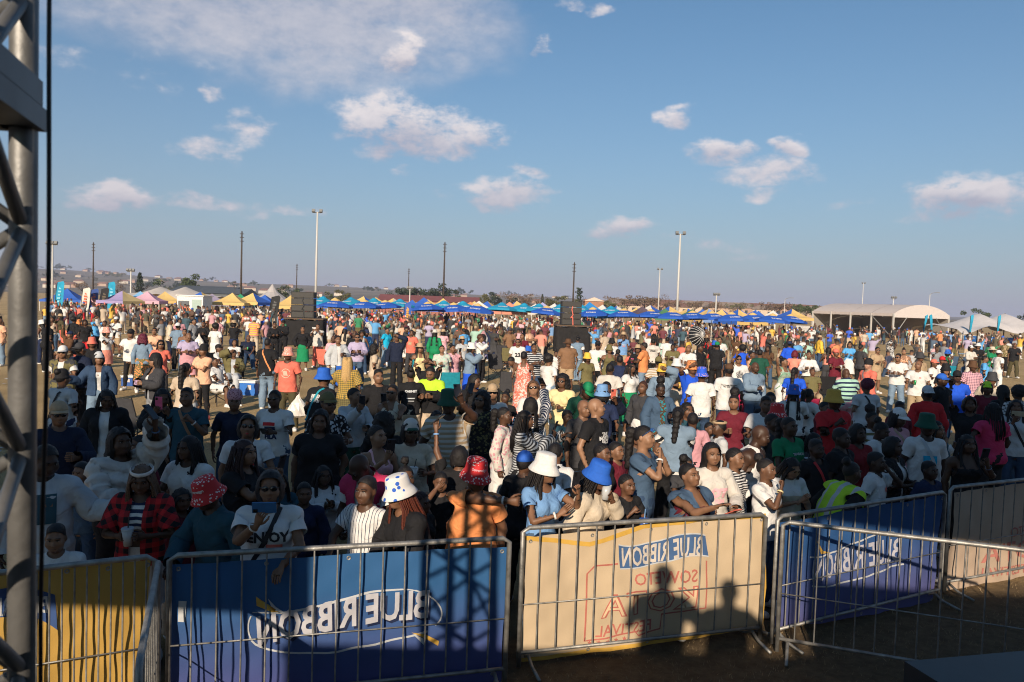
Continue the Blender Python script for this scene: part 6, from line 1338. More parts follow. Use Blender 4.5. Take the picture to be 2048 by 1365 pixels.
# ---- front rows, left to right
H(118, 800, 1.72, 35, 'm1.05', 'down cup', 'long:dnavy', JD, 'short', 'navy jacket with tan cap and blue sunglasses beside the truss', hat='cap:tan', glasses=True, sk=3)
H(124, 738, 1.66, 168, 'f1.15', 'down cross', 'tee:lgrey', 'trousers:navy', 'bun', 'white T-shirt seen from behind with black headwrap and black strap', hat='beanie:black', strap=('black', 1))
H(126, 690, 1.74, 12, 'm1.1', 'cup cup', 'tee:white', 'trousers:grey', 'short', 'white cap and sunglasses shouting, camouflage sleeves, beside the truss', over='vest:olive:camo:charcoal', hat='cap:white', glasses=True, mouth='open', sk=3)
H(160, 684, 1.78, 160, 'm1.2', 'down down', 'long:dnavy', BK, 'short', 'dark navy hooded jacket seen from behind at left', hat='capback:charcoal')
H(184, 675, 1.64, 20, 'f', 'down down', 'tee:black', BK, 'bob', 'pink bucket hat and black top near the truss', hat='bucket:coral')
H(198, 702, 1.68, 28, 'f', 'out down', 'tank:white', JL, 'bob', 'white cap and open dark denim jacket, smiling', over='jacket:ddenim', hat='cap:lgrey', mouth='open', sk=3, head=(10, 0, 0))
H(214, 782, 1.66, 12, 'f1.15', 'down down', 'tee:white', BK, 'braids', 'black jacket and glasses looking down, at left', over='jacket:black', head=(15, 22, 0), sk=1)
H(312, 706, 1.70, -35, 'f1.1', 'cup cup', 'bra:white', 'trousers:grey', 'long', 'white crop top with grey jacket slipped off the shoulders and black beanie', over='jacket:charcoal', hat='beanie:black', sk=4, head=(-20, 0, 0), item=('snack:multi', None), mouth='open')
H(322, 681, 1.64, 30, 'f', 'cup down', 'tee:coral', 'trousers:charcoal', 'long', 'coral top and sunglasses holding a green cup', glasses=True, sk=3, item=('cup:green', None))
H(286, 670, 1.66, 190, 'f1.05', 'down down', 'long:ldenim', 'skirt:olive:floral:orange', 'curly', 'denim jacket and flowery skirt with big reddish curls seen from behind', hc='wine')
H(326, 779, 1.68, 25, 'f1.1', 'phone phone', 'long:black', 'skirt:black', 'braids', 'black dress with long braids looking at a pink phone', head=(10, 18, 0), sk=2, item=('phone:pink', None), band=[(0, 'lpink'), (1, 'lpink')])
H(372, 726, 1.66, 172, 'f1.1', 'down down', 'tee:beige', 'trousers:lgrey', 'pony', 'beige T-shirt with bubble ponytail seen from behind')
H(373, 777, 1.70, 12, 'm', 'down fist', 'tee:dteal', J, 'fade', 'dark teal T-shirt shouting with a fist raised, brown cross-body bag', mouth='open', sk=2, strap=('lbrown', 1), head=(-6, -5, -6), band=[(1, 'white')])
H(378, 667, 1.76, 25, 'm1.15', 'cup cup', 'tee:lilac:half:rose', 'shorts:rose', None, 'purple dip-dyed T-shirt, bald and bearded, looking at a phone', head=(10, 28, 0), sk=3, item=(None, 'phone:black'))
H(408, 688, 1.70, -28, 'f1.05', 'cup cross', 'tee:peach', 'leggings:black', 'bun', 'peach T-shirt and black leggings with coral trainers and black cap', hat='beanie:black', shoes='coral', sk=3, item=('cup:coral', None))
H(96, 893, 1.74, 25, 'm1.1', 'down out', 'long:lgrey', 'trousers:ddenim', 'short', 'pale grey hooded sweater with a mask print, reaching to the right', sk=0, head=(25, 20, 0), prints=[dict(shapes=[rect(.20, .22, 'dteal', 1.24), rect(.05, .02, 'lbrown', 1.27, -.05), rect(.05, .02, 'lbrown', 1.27, .05)])])
H(240, 858, 1.70, 55, 'f1.05', 'rail upfwd', 'puffy:offwhite', BK, 'long', 'fluffy white fur jacket raising one arm to take a photo', sk=1, item=(None, 'phone:black'), band=[(1, 'lblue')])
H(283, 925, 1.58, 4, 'f', 'cup cup', 'crop:white:stripe:navy', 'shorts:offwhite', 'locs', 'red and black checked shirt over striped crop top, white frilled headband', over='sjacket:black:plaid:red', hat='headband:white', hc='streak', sk=1, head=(6, 16, 0), item=('cup:clear', None))
H(404, 960, 1.52, -32, 'm1.1', 'rail down', 'long:dteal', BK, 'short', 'red bucket hat and dark teal sweater leaning on the barrier', hat=RH, hatprint=('Sovereign', .036, 'white', .35), lean=8, head=(-12, 22, 0), sk=0)
H(488, 880, 1.66, 70, 'f1.15', 'phone down', 'tee:black', J, 'braids', 'black T-shirt with long dark red braids holding up a phone', hc=(.03, .012, .012), sk=3, item=('phone:black', None))
H(541, 945, 1.62, 8, 'f1.2', 'phone rail', 'tee:white', J, 'bob', 'white T-shirt with big black letters filming on a blue phone at the barrier', glasses=True, sk=3, item=('phone:blue', None), prints=[dict(shapes=[txt('ENJOY', .105, 'black', 1.25, .004), rect(.12, .05, 'coral', 1.17, .05)])], band=[(0, 'white')], strap=('black', -1))
H(498, 832, 1.66, 12, 'f1.05', 'down cup', 'tee:white', J, 'bob', 'white T-shirt with red letters, dark glasses and red lips', glasses=True, mouth='red', sk=3, prints=[dict(shapes=[txt('EAT', .085, 'red', 1.20, .004)], x0=.03)], head=(0, -6, 5))
H(470, 782, 1.62, 22, 'f', 'down down', 'polo:dnavy', JD, 'wrapbun', 'navy shirt with a pink patterned headwrap', hat='turban:rose:dots:maroon', sk=2)
H(550, 781, 1.66, -4, 'f1.15', 'down cup', 'tee:white', J, 'cornrow', 'white T-shirt with a large red and navy chest logo and dark glasses', glasses=True, sk=1, item=(None, 'phone:black'), prints=[dict(shapes=[rect(.17, .045, 'red', 1.275, .0), rect(.15, .05, 'navy', 1.215, .012), rect(.055, .055, 'navy', 1.165, -.035), txt('FILA', .085, 'navy', 1.10, .006)])])
H(577, 695, 1.76, 2, 'm', 'down down', 'tee:coral', 'trousers:dolive', 'short', 'coral T-shirt with round sun print and pink bucket hat, carrying a plastic bag', hat='bucket:salmon:dots:white', glasses=True, sk=1, item=(None, 'bag:clear'), prints=[dict(shapes=[rect(.018, .10, 'cream', 1.22, -.03, -.03), rect(.018, .10, 'cream', 1.22, -.008, -.03), rect(.018, .10, 'cream', 1.22, .014, -.03), rect(.018, .10, 'cream', 1.22, .036, -.03), fan(.085, .098, 20, 160, 'cream', 1.22), fan(.085, .098, 200, 340, 'cream', 1.22)])])
H(642, 822, 1.68, 2, 'f1.3', 'down down', 'tee:black', 'skirt:black', 'long', 'plain black T-shirt, smiling at the camera with a headband', sk=2, head=(0, 4, 3))
H(656, 782, 1.74, 48, 'm', 'down cup', 'tee:black:floral:lgrey', BK, 'short', 'black flowery shirt with an olive cap and glasses', hat='cap:olive', glasses=True, sk=2)
H(648, 737, 1.76, 145, 'm1.1', 'down down', 'tee:black', 'trousers:khaki', 'short', 'black T-shirt with white lettering on the back and royal blue bucket hat', hat='bucket:blue', lean=10, sk=2, strap=('teal', 1), prints=[dict(back=True, shapes=[txt('UNITED\nSTREET\nCREW 21', .05, 'white', 1.28, .003)])])
H(695, 715, 1.70, 176, 'f1.05', 'down hip', 'bra:olive', 'skirt:olive:check:dolive', 'goddess', 'olive crochet top with long blonde braids seen from behind', over='sjacket:olive:check:gold', hc='blond', sk=3)
H(706, 918, 1.66, -25, 'm1.15', 'lowcup cup', 'tee:white', BK, None, 'white shirt and bright pink and red jacket, bald head bowed low', over='vest:magenta', lean=14, head=(-20, 42, 0), sk=0, item=(None, 'cup:black'), strap=('lpink', -1))
H(735, 955, 1.42, -28, 'm', 'rail down', 'tee:white:pin:navy', BK, 'fade', 'boy in a white pinstriped baseball shirt at the barrier', mouth='open', sk=1)
H(792, 953, 1.56, -55, 'f1.15', 'rail rail', 'long:black', BK, 'micro', 'white bucket hat with blue patches leaning over the barrier', hat='bucket:white:patch:blue', hc=(.09, .018, .008), lean=20, head=(0, 8, 0), sk=3)
H(752, 852, 1.62, 30, 'f', 'phone down', 'strap:lpink', JL, 'cornrow', 'pink strappy top with hair pulled back, looking to the right', sk=4, head=(20, -4, 0), item=('phone:black', None))
H(822, 835, 1.66, 18, 'f1.1', 'cup cup', 'polo:cream', 'trousers:cream', 'bob', 'cream shirt with a white and green cap, holding a cup', hat='cap:offwhite:visor:dgreen', sk=1, item=('cup:white', None), glasses=True)
H(812, 920, 1.40, 32, 'f', 'down mouth', 'tee:charcoal', BK, 'topknot', 'girl with a bun and white hair clip, hand at mouth', sk=1)
H(882, 945, 1.34, 5, 'm', 'face down', 'tee:black', BK, 'short', 'boy in black rubbing his eye', sk=2, head=(0, 10, 0))
H(842, 985, 1.25, 60, 'f', 'down down', 'tee:black', BK, 'cornrow', 'child with cornrows behind the white bucket hat', sk=1, hc=(.03, .01, .008))
H(708, 777, 1.64, 35, 'f', 'phone cup', 'long:lgrey', 'trousers:dgreen', 'cornrow', 'light grey sweatshirt with cornrows glancing right, phone in hand', sk=3, head=(30, 0, 0), item=('phone:black', None))
H(786, 770, 1.66, -18, 'f1.1', 'down phone', 'tank:cream', 'trousers:tan', 'cornrow', 'cream sleeveless top and dark glasses holding up a phone', glasses=True, sk=3, item=(None, 'phone:black'))
H(757, 740, 1.74, 20, 'm', 'down down', 'long:black', BK, 'fade', 'black tracksuit top with white stripes on the sleeve', sk=3)
H(769, 828, 1.60, 178, 'f', 'down down', 'tee:black', BK, 'curly', 'black top with thick curly black hair seen from behind', sk=1)
H(897, 780, 1.82, 8, 'm1.25', 'down phonehigh', 'tee:offwhite:stripe:tan', BK, 'short', 'white and tan striped T-shirt with dark green bucket hat', hat='bucket:dgreen', sk=0, item=(None, 'phone:black'))
H(920, 895, 1.52, 178, 'f', 'down up', 'tee:black', BK, 'bob', 'dark top seen from behind, one bare arm raised with a phone', sk=2, item=(None, 'phone:black'), band=[(1, 'lblue')])
H(955, 920, 1.62, 8, 'm1.15', 'across down', 'tee:orange', BK, 'short', 'bright orange T-shirt and red bucket hat with an arm stretched across', hat=RH, hatprint=('Sovereign', .034, 'lpink', -.35), sk=2, head=(30, 10, 0), lean=4, band=[(0, 'white')])
H(966, 786, 1.64, -12, 'f1.1', 'phonehigh down', 'tee:black:floral:olive', BK, 'curly', 'black flowery T-shirt and big dark glasses taking a selfie', glasses=True, sk=3, head=(-8, -8, 8), item=('phone:black', None))
H(986, 766, 1.66, -5, 'f', 'down down', 'tee:white', J, 'long', 'tan cap and dark glasses with white top, smiling', hat='cap:tan', glasses=True, mouth='open', sk=4)
H(952, 750, 1.68, 40, 'f1.1', 'cup down', 'tee:black', BK, 'long', 'black top with long hair looking down to the right', head=(20, 12, 0), sk=2)
H(1012, 784, 1.36, -20, 'f', 'down down', 'tee:black', BK, 'bun', 'small girl in black glancing left beside the tan cap', sk=1)
H(1066, 763, 1.70, -2, 'f', 'down cup', 'tee:white', JL, 'long', 'long light-streaked hair and mirrored glasses, mouth wide open', glasses=True, mouth='open', hc='streak', sk=4, head=(0, -8, -4))
H(1062, 797, 1.66, 168, 'f', 'upfwd fist', 'long:white:fine:navy', BK, 'long', 'black hair seen from behind with finely striped sleeves, holding a black phone', sk=2, item=('phone:black', None))
H(1008, 815, 1.58, 75, 'f', 'down cup', 'long:offwhite:floral:rose', 'skirt:white', 'pony', 'colourful patterned sweater with braided ponytail, in profile', sk=1)
H(1050, 822, 1.62, 70, 'f1.05', 'phone point', 'long:lgrey:fine:charcoal', BK, 'braids', 'grey striped top with glasses and very long black braids, pointing right', sk=3, item=('phone:black', None))
H(1125, 751, 1.66, -22, 'f1.1', 'cup cup', 'tee:lyellow', 'trousers:cream', 'curly', 'pale yellow T-shirt with big black curls and dark glasses', glasses=True, sk=2)
H(1182, 767, 1.74, 35, 'm1.1', 'down cup', 'tee:dgreen', 'trousers:cream', 'short', 'dark green T-shirt and green cap looking down', hat='cap:green', lean=12, head=(0, 35, 0), sk=1)
H(1205, 770, 1.68, 170, 'f', 'down down', 'tee:navy', BK, 'bob', 'pale blue-white bucket hat seen from behind', hat='bucket:lblue')
H(1190, 797, 1.76, 48, 'm', 'down down', 'tee:black', BK, None, 'black T-shirt with white chest lettering, shaved head turned right', sk=4, head=(35, -4, 0), prints=[dict(shapes=[txt('THE\nNORTH\nFACE', .058, 'white', 1.24, .004), fan(.02, .032, 0, 90, 'lgrey', 1.205, .088), fan(.040, .052, 0, 90, 'lgrey', 1.205, .088), fan(.060, .072, 0, 90, 'lgrey', 1.205, .088)])])
H(1168, 800, 1.70, 30, 'm', 'down down', 'tee:charcoal', BK, None, 'shaved head half hidden behind the man in the black lettered T-shirt', sk=3)
H(1050, 900, 1.50, 150, 'm', 'down down', 'tee:black', BK, 'short', 'black T-shirt and blue and yellow cap seen from behind', hat='cap:blue:visor:gold')
H(1094, 908, 1.60, 42, 'f', 'clap phone', 'fit:lblue', J, 'braids', 'blue T-shirt, white bucket hat and long black braids clapping at the barrier', hat='bucket:white', sk=3, mouth='open', head=(10, 8, 0), band=[(0, 'white')], item=(None, 'phone:black'))
H(1112, 886, 1.60, 150, 'm1.1', 'down down', 'tee:white', BK, 'short', 'white T-shirt with black strap leaning away behind the white bucket hat', lean=18, strap=('black', 1), sk=2)
H(1204, 925, 1.56, 50, 'f1.1', 'down mouth', 'long:cream', BK, 'braids', 'cream sweater and royal blue bucket hat drinking from a clear cup', hat='bucket:blue', sk=2, head=(0, 16, 0), item=(None, 'cup:clear'), lean=8)
H(1253, 950, 1.30, 35, 'f', 'fist cup', 'tee:black', BK, 'cornrow', 'child in black holding a blue cup with a straw', sk=2, item=(None, 'cup:blue'), mouth='open')
H(1204, 888, 1.42, 55, 'f', 'down down', 'tee:black', BK, 'cornrow', 'girl with neat cornrows behind the royal blue bucket hat', sk=2)
H(1232, 884, 1.44, 50, 'm', 'down down', 'tee:maroon', BK, 'short', 'boy in maroon beside the tall curly ponytail', sk=3)
H(1288, 852, 1.72, 68, 'f1.1', 'mouth mouth', 'fit:denim', JD, 'pony', 'denim waistcoat with huge curly ponytail whistling, blue shades on head', shadesup=True, sk=4, band=[(0, 'white')])
H(1372, 915, 1.62, 38, 'f1.2', 'point down', 'strap:maroon', BK, 'topknot', 'sleeveless denim jacket and maroon top pointing left with an open mouth', over='vest:denim', mouth='open', sk=3, head=(0, -6, -8))
H(1424, 888, 1.58, 8, 'f', 'lowcup lowcup', 'long:offwhite', BK, 'long', 'white sweatshirt with puffy pink letters', sk=3, prints=[dict(shapes=[txt('LOT', .13, 'lpink', 1.20, .012), txt('OF FUN', .06, 'lpink', 1.11, .005)])], item=(None, 'phone:coral'))
H(1470, 897, 1.44, 42, 'f', 'down down', 'long:white:fine:black', BK, 'cornrow', 'girl in a black and white striped top with cornrows', sk=3)
H(1532, 918, 1.50, 52, 'f', 'mouth down', 'tee:white', J, 'bun', 'white T-shirt with hair bun and hand at mouth, yellow wristband', sk=2, band=[(0, 'lyellow')])
H(1590, 920, 1.48, 15, 'f', 'clap lowcup', 'polo:cream:yoke:white', 'trousers:green', 'locs', 'cream polo shirt with green trim and thin braids, looking down', sk=4, head=(5, 28, 0))
H(1528, 852, 1.72, 62, 'm1.25', 'down cup', 'tank:white', BK, None, 'white vest, heavy set and bald, turned right in the shade', lean=14, head=(10, 16, 0), sk=0)
H(1550, 1002, 1.02, 20, 'm', 'down down', 'tee:navy', BK, 'short', 'small child peering out between the two barriers', sk=2)
H(1578, 835, 1.66, 32, 'f1.05', 'cup down', 'tee:green', BK, 'pony', 'green T-shirt with lettering and beads, holding a dark drink', sk=1, mouth='open', item=('cup:black', None), prints=[dict(shapes=[txt('TABASCO', .04, 'lgrey', 1.28, .002)])])
H(1555, 808, 1.68, -8, 'f', 'down down', 'tee:black', BK, 'bob', 'bright red bucket hat with white dots in the middle right', hat=RH, sk=2)
H(1545, 828, 1.66, 40, 'm', 'down down', 'tee:charcoal', BK, 'short', 'dark top with a green hair clip below the red bucket hat', sk=1)
H(1706, 925, 1.52, 110, 'f1.2', 'down down', 'long:black', BK, 'bun', 'fluorescent yellow safety vest bending at the blue barrier', over='vest:lime:hv:lgrey', lean=30, sk=0)
H(1632, 880, 1.52, 25, 'm', 'down down', 'tee:black', BK, 'fade', 'black T-shirt with a red strap and flat-top hair', sk=0, strap=('red', 1))
H(1682, 858, 1.64, 48, 'm1.1', 'down down', 'tee:black', BK, 'fade', 'plain black T-shirt and short hair in the shade below the red polo', sk=0)
H(1716, 850, 1.60, 20, 'f', 'down down', 'tee:dred', BK, 'bob', 'dark red top in the shade right of the red polo', sk=0)
H(1668, 780, 1.78, 22, 'm1.2', 'fist down', 'polo:red', BK, 'short', 'red polo shirt and mustard hat with a raised hand', hat='bucket:gold', sk=0)
H(1735, 755, 1.68, 188, 'f1.2', 'down down', 'tee:lgrey', BK, 'afro', 'pale grey T-shirt with wine-coloured curls seen from behind, black strap', hc='wine', strap=('black', -1), sk=2)
H(1745, 815, 1.58, 20, 'f', 'down down', 'tee:white:wide:olive', BK, 'puff', 'olive and white striped top with a high hair puff', sk=1)
H(1802, 815, 1.68, 25, 'f1.05', 'down down', 'tee:rose', BK, 'long', 'white baseball cap and dusty rose top', hat='cap:white', hatprint=('NY', .05, 'black', 0.1), head=(0, 14, 0), sk=1, strap=('tan', 1))
H(1768, 846, 1.58, 40, 'f1.1', 'down down', 'tee:white', BK, 'bun', 'white T-shirt and pink earring in the shade at right', sk=0, head=(0, 18, 0))
H(1855, 828, 1.70, 0, 'm1.05', 'down down', 'tee:white', BK, 'short', 'white T-shirt with a tropical print and dark green bucket hat, zebra strap', hat='bucket:dgreen', sk=0, strap=('lgrey', 1), prints=[dict(shapes=[rect(.17, .15, 'cyan', 1.18), rect(.06, .11, 'tan', 1.17, .02), rect(.14, .03, 'coral', 1.09)])])
H(1786, 876, 1.54, 42, 'f', 'cup cup', 'tee:white', BK, 'bob', 'black leather waistcoat over a white T-shirt holding a microphone-like bag', over='vest:black', sk=0)
H(1752, 906, 1.36, 45, 'm', 'down face', 'tee:white', BK, 'fade', 'boy in a white T-shirt with a round chest badge', sk=0, prints=[dict(shapes=[fan(.0, .035, 0, 360, 'coral', 1.27, .0, 12), fan(0, .022, 0, 360, 'dteal', 1.27, 0, 12)], x0=.04)])
H(1858, 924, 1.30, 20, 'm', 'down down', 'tee:navy', BK, 'fade', 'boy in navy with a lollipop stick at the right barrier', sk=0)
H(1856, 770, 1.74, 178, 'm1.15', 'down down', 'long:red', J, 'short', 'red hooded sweatshirt and backwards grey cap seen from behind', hat='capback:lgrey', sk=1)
H(1884, 746, 1.74, 30, 'm1.1', 'down down', 'tee:black', JL, 'short', 'black T-shirt and royal blue cap at right', hat='cap:blue', sk=1)
H(1915, 740, 1.74, -18, 'm1.05', 'back back', 'tee:rblue', JD, 'short', 'royal blue T-shirt and black cap, hands behind back', hat='cap:black', sk=0)
H(1946, 722, 1.76, -5, 'm1.05', 'down down', 'polo:lpink:check:navy', BK, 'short', 'checked shirt in red, white and blue with brown bucket hat', hat='bucket:brown', sk=1)
H(1940, 795, 1.68, -15, 'f', 'up down', 'tee:black', JL, 'bob', 'black top with one arm raised high in the shade at right', sk=1, band=[(0, 'lblue')], mouth='open')
H(1988, 806, 1.70, 192, 'f1.2', 'down hip', 'tee:magenta', BK, 'braids', 'raspberry blouse with long black braids seen from behind', sk=0)
H(1935, 870, 1.58, -2, 'f1.1', 'down phone', 'strap:black', BK, 'braids', 'black off-shoulder top with braids holding a phone near the right barrier', sk=1, item=(None, 'phone:black'), band=[(1, 'lblue')])
H(2032, 800, 1.68, -20, 'f1.1', 'phone down', 'tee:lgrey', JD, 'braids', 'white T-shirt at the right edge filming on a gold phone', sk=2, item=('phone:gold', None), strap=('black', 1))
H(1975, 762, 1.66, -25, 'f', 'down down', 'tee:maroon', BK, 'bob', 'maroon top and lime yellow cap at right', hat='cap:lime', sk=1)
H(2006, 772, 1.70, 190, 'f', 'down down', 'tee:black', BK, 'long', 'long straight black hair seen from behind at right', sk=1)
H(2038, 768, 1.72, 170, 'm', 'down down', 'long:lgrey:check:black', BK, 'afro', 'black and white checked shirt at the right edge', sk=1)
# ---- the sunlit middle, right to left
H(1797, 708, 1.78, -28, 'm1.1', 'cup cup', 'tee:white', 'trousers:ldenim', 'fade', 'white T-shirt and dark glasses looking left with folded hands', glasses=True, sk=3, head=(-20, 0, 0))
H(1838, 722, 1.76, -30, 'm1.1', 'cup down', 'tee:white', 'trousers:khaki', None, 'white T-shirt with small red badge and khaki trousers, holding a green can', sk=3, head=(-15, -4, 0), item=('can:green', None), prints=[dict(shapes=[rect(.05, .02, 'red', 1.29)], x0=.07)])
H(1738, 717, 1.78, -65, 'm', 'down cup', 'tee:coral', JD, 'short', 'red T-shirt and black hat with grey backpack straps, pale skin', hat='beanie:black', sk=5, strap=('grey', 1))
H(1690, 738, 1.72, 185, 'm1.15', 'cup cup', 'tee:mint:wide:navy', 'shorts:rose', None, 'mint striped T-shirt seen from behind, head bowed', sk=1, head=(0, 30, 0))
H(1672, 697, 1.74, 5, 'm', 'cup cup', 'tee:maroon', 'trousers:rose', 'short', 'maroon T-shirt and coral cap', hat='cap:coral', sk=2, item=('cup:clear', None))
H(1625, 737, 1.70, -10, 'm1.05', 'lap lap', 'polo:olive', 'trousers:tan', 'short', 'olive shirt sitting in a camp chair', legs='sit', sk=2)
H(1590, 735, 1.66, 150, 'f1.05', 'down down', 'tee:rblue', 'skirt:navy:floral:orange', 'pony', 'royal blue jersey seen from behind', sk=1)
H(1588, 770, 1.62, 165, 'f1.1', 'cup down', 'tee:white', BK, 'long', 'white T-shirt and multicoloured patterned bucket hat seen from behind', hat='bucket:blue:patch:coral', sk=1)
H(1618, 778, 1.60, 120, 'f', 'cup cup', 'tee:white', BK, 'pony', 'white T-shirt beside the multicoloured bucket hat', sk=1)
H(1568, 716, 1.70, 20, 'f1.1', 'up down', 'tank:offwhite:fine:green', 'trousers:white', 'bun', 'green and white striped dress waving one arm high', sk=3, head=(20, 0, 0))
H(1512, 725, 1.76, 25, 'm1.2', 'cup down', 'long:ldenim', J, None, 'pale blue shirt and jeans with brown belt, holding a clear cup', glasses=False, sk=1, item=('cup:clear', None), head=(0, 12, 0))
H(1459, 726, 1.80, 178, 'm1.1', 'down down', 'polo:white', JD, 'short', 'white polo shirt with black lettering on the back and dark jeans', hat='cap:brown', sk=1, prints=[dict(back=True, shapes=[txt('The Sweet Monkeys\n082 222 1178', .040, 'charcoal', 1.31, .001)])])
H(1477, 711, 1.72, 0, 'm1.15', 'upfwd down', 'tee:white', BK, 'short', 'white T-shirt with big black letters, dark glasses, raising a can', glasses=True, sk=3, item=('can:gold', None), prints=[dict(shapes=[txt('LET\nCHILLS\nCRICK\nMALS', .06, 'charcoal', 1.22, .003)])])
H(1404, 735, 1.76, 175, 'm', 'down down', 'tee:white', JD, 'short', 'white T-shirt with blue patterned bucket hat seen from behind', hat='bucket:rblue:brim:peach', sk=1)
H(1383, 722, 1.78, 22, 'm', 'brow down', 'tee:rblue', JL, 'short', 'royal blue T-shirt shading his eyes, orange patterned hat', hat='bucket:orange:dots:brown', sk=2)
H(1354, 718, 1.70, 15, 'f', 'cup fist', 'crop:black', 'shorts:cream', 'bob', 'black crop top, cream shorts and white bucket hat', hat='bucket:white', sk=3, item=('cup:gold', None))
H(1325, 728, 1.68, -5, 'f', 'down brow', 'tank:white', 'trousers:green', 'bob', 'yellow bucket hat and light denim jacket, hand on head', over='jacket:ldenim', hat='bucket:yellow', glasses=True, sk=2, mouth='open')
H(1318, 712, 1.74, 170, 'm', 'down down', 'tee:tan:stripe:offwhite', 'trousers:tan', 'short', 'tan striped T-shirt and olive cap seen from behind', hat='capback:olive', sk=2)
H(1262, 726, 1.66, 50, 'f1.2', 'down cup', 'fit:white', 'skirt:green', 'locs', 'white V-neck T-shirt with glasses and short locks', glasses=False, sk=2, band=[(1, 'lblue')])
H(1323, 760, 1.66, 12, 'f1.05', 'down cup', 'tee:brown:swirl:teal', 'skirt:brown:swirl:teal', 'puff', 'blue denim jacket over a patterned dress holding a blue hat', over='jacket:denim', sk=0, head=(-10, 16, 0))
H(1287, 763, 1.62, -35, 'f', 'down down', 'long:charcoal', 'skirt:white', 'cornrow', 'dark brown top with braids looking left', hc=(.05, .02, .012), sk=2)
H(1214, 764, 1.68, 5, 'f1.1', 'cup phone', 'tee:white:leopard:black', BK, 'short', 'navy jacket over a leopard print top, holding cup and phone', over='jacket:dnavy', sk=1, item=('cup:clear', 'phone:coral'), head=(0, 8, 0))
H(1357, 814, 1.66, 165, 'f1.15', 'cross down', 'tee:white:wide:black', BK, 'pony', 'sleeveless denim jacket with cornrow ponytail seen from behind', over='vest:ldenim', sk=2)
H(1440, 836, 1.40, -75, 'm', 'down down', 'tee:lgrey', BK, 'short', 'boy in a grey T-shirt with a cream headband, in profile', hat='headband:tan', sk=1)
H(1386, 826, 1.52, 170, 'f', 'down down', 'tee:rose', BK, 'short', 'dusty pink top with short black hair behind the denim waistcoats', sk=1)
H(1221, 727, 1.74, 165, 'm', 'down down', 'tee:offwhite', BK, 'short', 'off-white T-shirt and black hair seen from behind', sk=1)
H(1240, 712, 1.72, 178, 'm', 'down down', 'long:navy', JD, 'fade', 'navy top seen from behind near the olive jumpsuit', sk=2)
H(1289, 686, 1.80, -118, 'm', 'down cup', 'polo:orange', 'trousers:ldenim', 'fade', 'orange polo shirt turned away, holding a pink drink', sk=2, item=(None, 'cup:pink'))
H(1219, 690, 1.68, 6, 'f1.1', 'down down', 'tank:olive', 'wide:olive', 'bob', 'olive jumpsuit with dark glasses and tan hat', hat='bucket:olive', glasses=True, sk=3)
H(1196, 681, 1.78, -8, 'm1.15', 'down cup', 'polo:white', BK, 'short', 'white short-sleeved shirt and black trousers with black cap, holding a drink', hat='cap:black', glasses=True, sk=1, item=(None, 'can:green'))
H(1137, 677, 1.80, 0, 'm1.2', 'down down', 'polo:lbrown', 'shorts:tan', 'short', 'taupe shirt and tan shorts with brown bucket hat, standing alone', hat='floppy:brown', sk=2)
H(1156, 673, 1.72, 172, 'f1.05', 'down down', 'tee:white', 'wide:ldenim', 'bun', 'light denim dungarees over a white T-shirt seen from behind', over='vest:ldenim', sk=2)
H(1098, 706, 1.68, 140, 'f1.05', 'down cup', 'tee:white', JL, 'afro', 'white T-shirt and light jeans with an afro, turned away', sk=3)
H(1048, 704, 1.76, 176, 'f1.1', 'down down', 'tank:coral:swirl:offwhite', 'gown:coral:swirl:offwhite', 'fade', 'coral and white patterned long dress seen from behind', sk=2)
H(1018, 716, 1.66, -60, 'm1.2', 'down down', 'tee:beige', 'trousers:beige', 'short', 'beige outfit bending forward', lean=40, head=(0, 30, 0), sk=2)
H(1068, 688, 1.76, 10, 'm1.05', 'cup cup', 'tee:black:stripe:lgrey', JD, 'fade', 'black shirt with pale stripes and glasses, near the coral dress', sk=2)
H(1036, 678, 1.72, -5, 'm1.1', 'down down', 'tee:white', J, 'short', 'white T-shirt with a black number on the chest', glasses=True, sk=3, prints=[dict(shapes=[txt('23', .18, 'black', 1.18, .008)])])
H(943, 686, 1.70, 60, 'f1.15', 'phone down', 'tank:rblue', 'gown:rblue', 'bob', 'bright blue long dress with light denim jacket and white bucket hat', over='jacket:ldenim', hat='bucket:white', sk=2)
H(905, 690, 1.64, 40, 'f1.25', 'down phone', 'tee:lpink:floral:rose', 'gown:lpink:floral:rose', 'bun', 'pale pink flowery dress holding a phone out', sk=3, item=(None, 'phone:black'))
H(884, 691, 1.64, 10, 'f1.2', 'cup down', 'tee:offwhite:floral:mint', 'dress:offwhite:floral:mint', 'short', 'white and green flowery dress', sk=4)
H(840, 687, 1.66, 20, 'f', 'down down', 'strap:lyellow', 'gown:lyellow', 'braids', 'pale yellow strappy dress and straw hat', hat='straw:tan', sk=3)
H(858, 716, 1.62, -5, 'f', 'brow brow', 'tee:black', BK, 'bob', 'black outfit and cap with both arms raised to the head', hat='cap:black', sk=2)
H(822, 738, 1.66, 188, 'f1.05', 'down down', 'long:black', 'trousers:cream', 'bun', 'black sweatshirt with white lettering on the back and cream trousers', sk=2, prints=[dict(back=True, shapes=[txt('CABINET', .055, 'lgrey', 1.30, .004), rect(.16, .02, 'lgrey', 1.17), rect(.12, .012, 'lgrey', 1.12)])])
H(860, 735, 1.72, -18, 'm1.05', 'cup cup', 'long:black:yoke:lime', 'trousers:beige', 'cornrow', 'black jacket with a lime yellow shoulder, smiling down', sk=3, head=(0, 25, 0), mouth='open')
H(750, 690, 1.66, 105, 'f1.1', 'down cup', 'tee:beige', 'leggings:beige', 'curly', 'beige T-shirt dress with long black curls in profile', sk=3, item=(None, 'can:grey'))
H(795, 666, 1.78, -5, 'm', 'down brow', 'long:dnavy', BK, 'short', 'dark denim jacket and black trousers with black cap', hat='cap:black', sk=2)
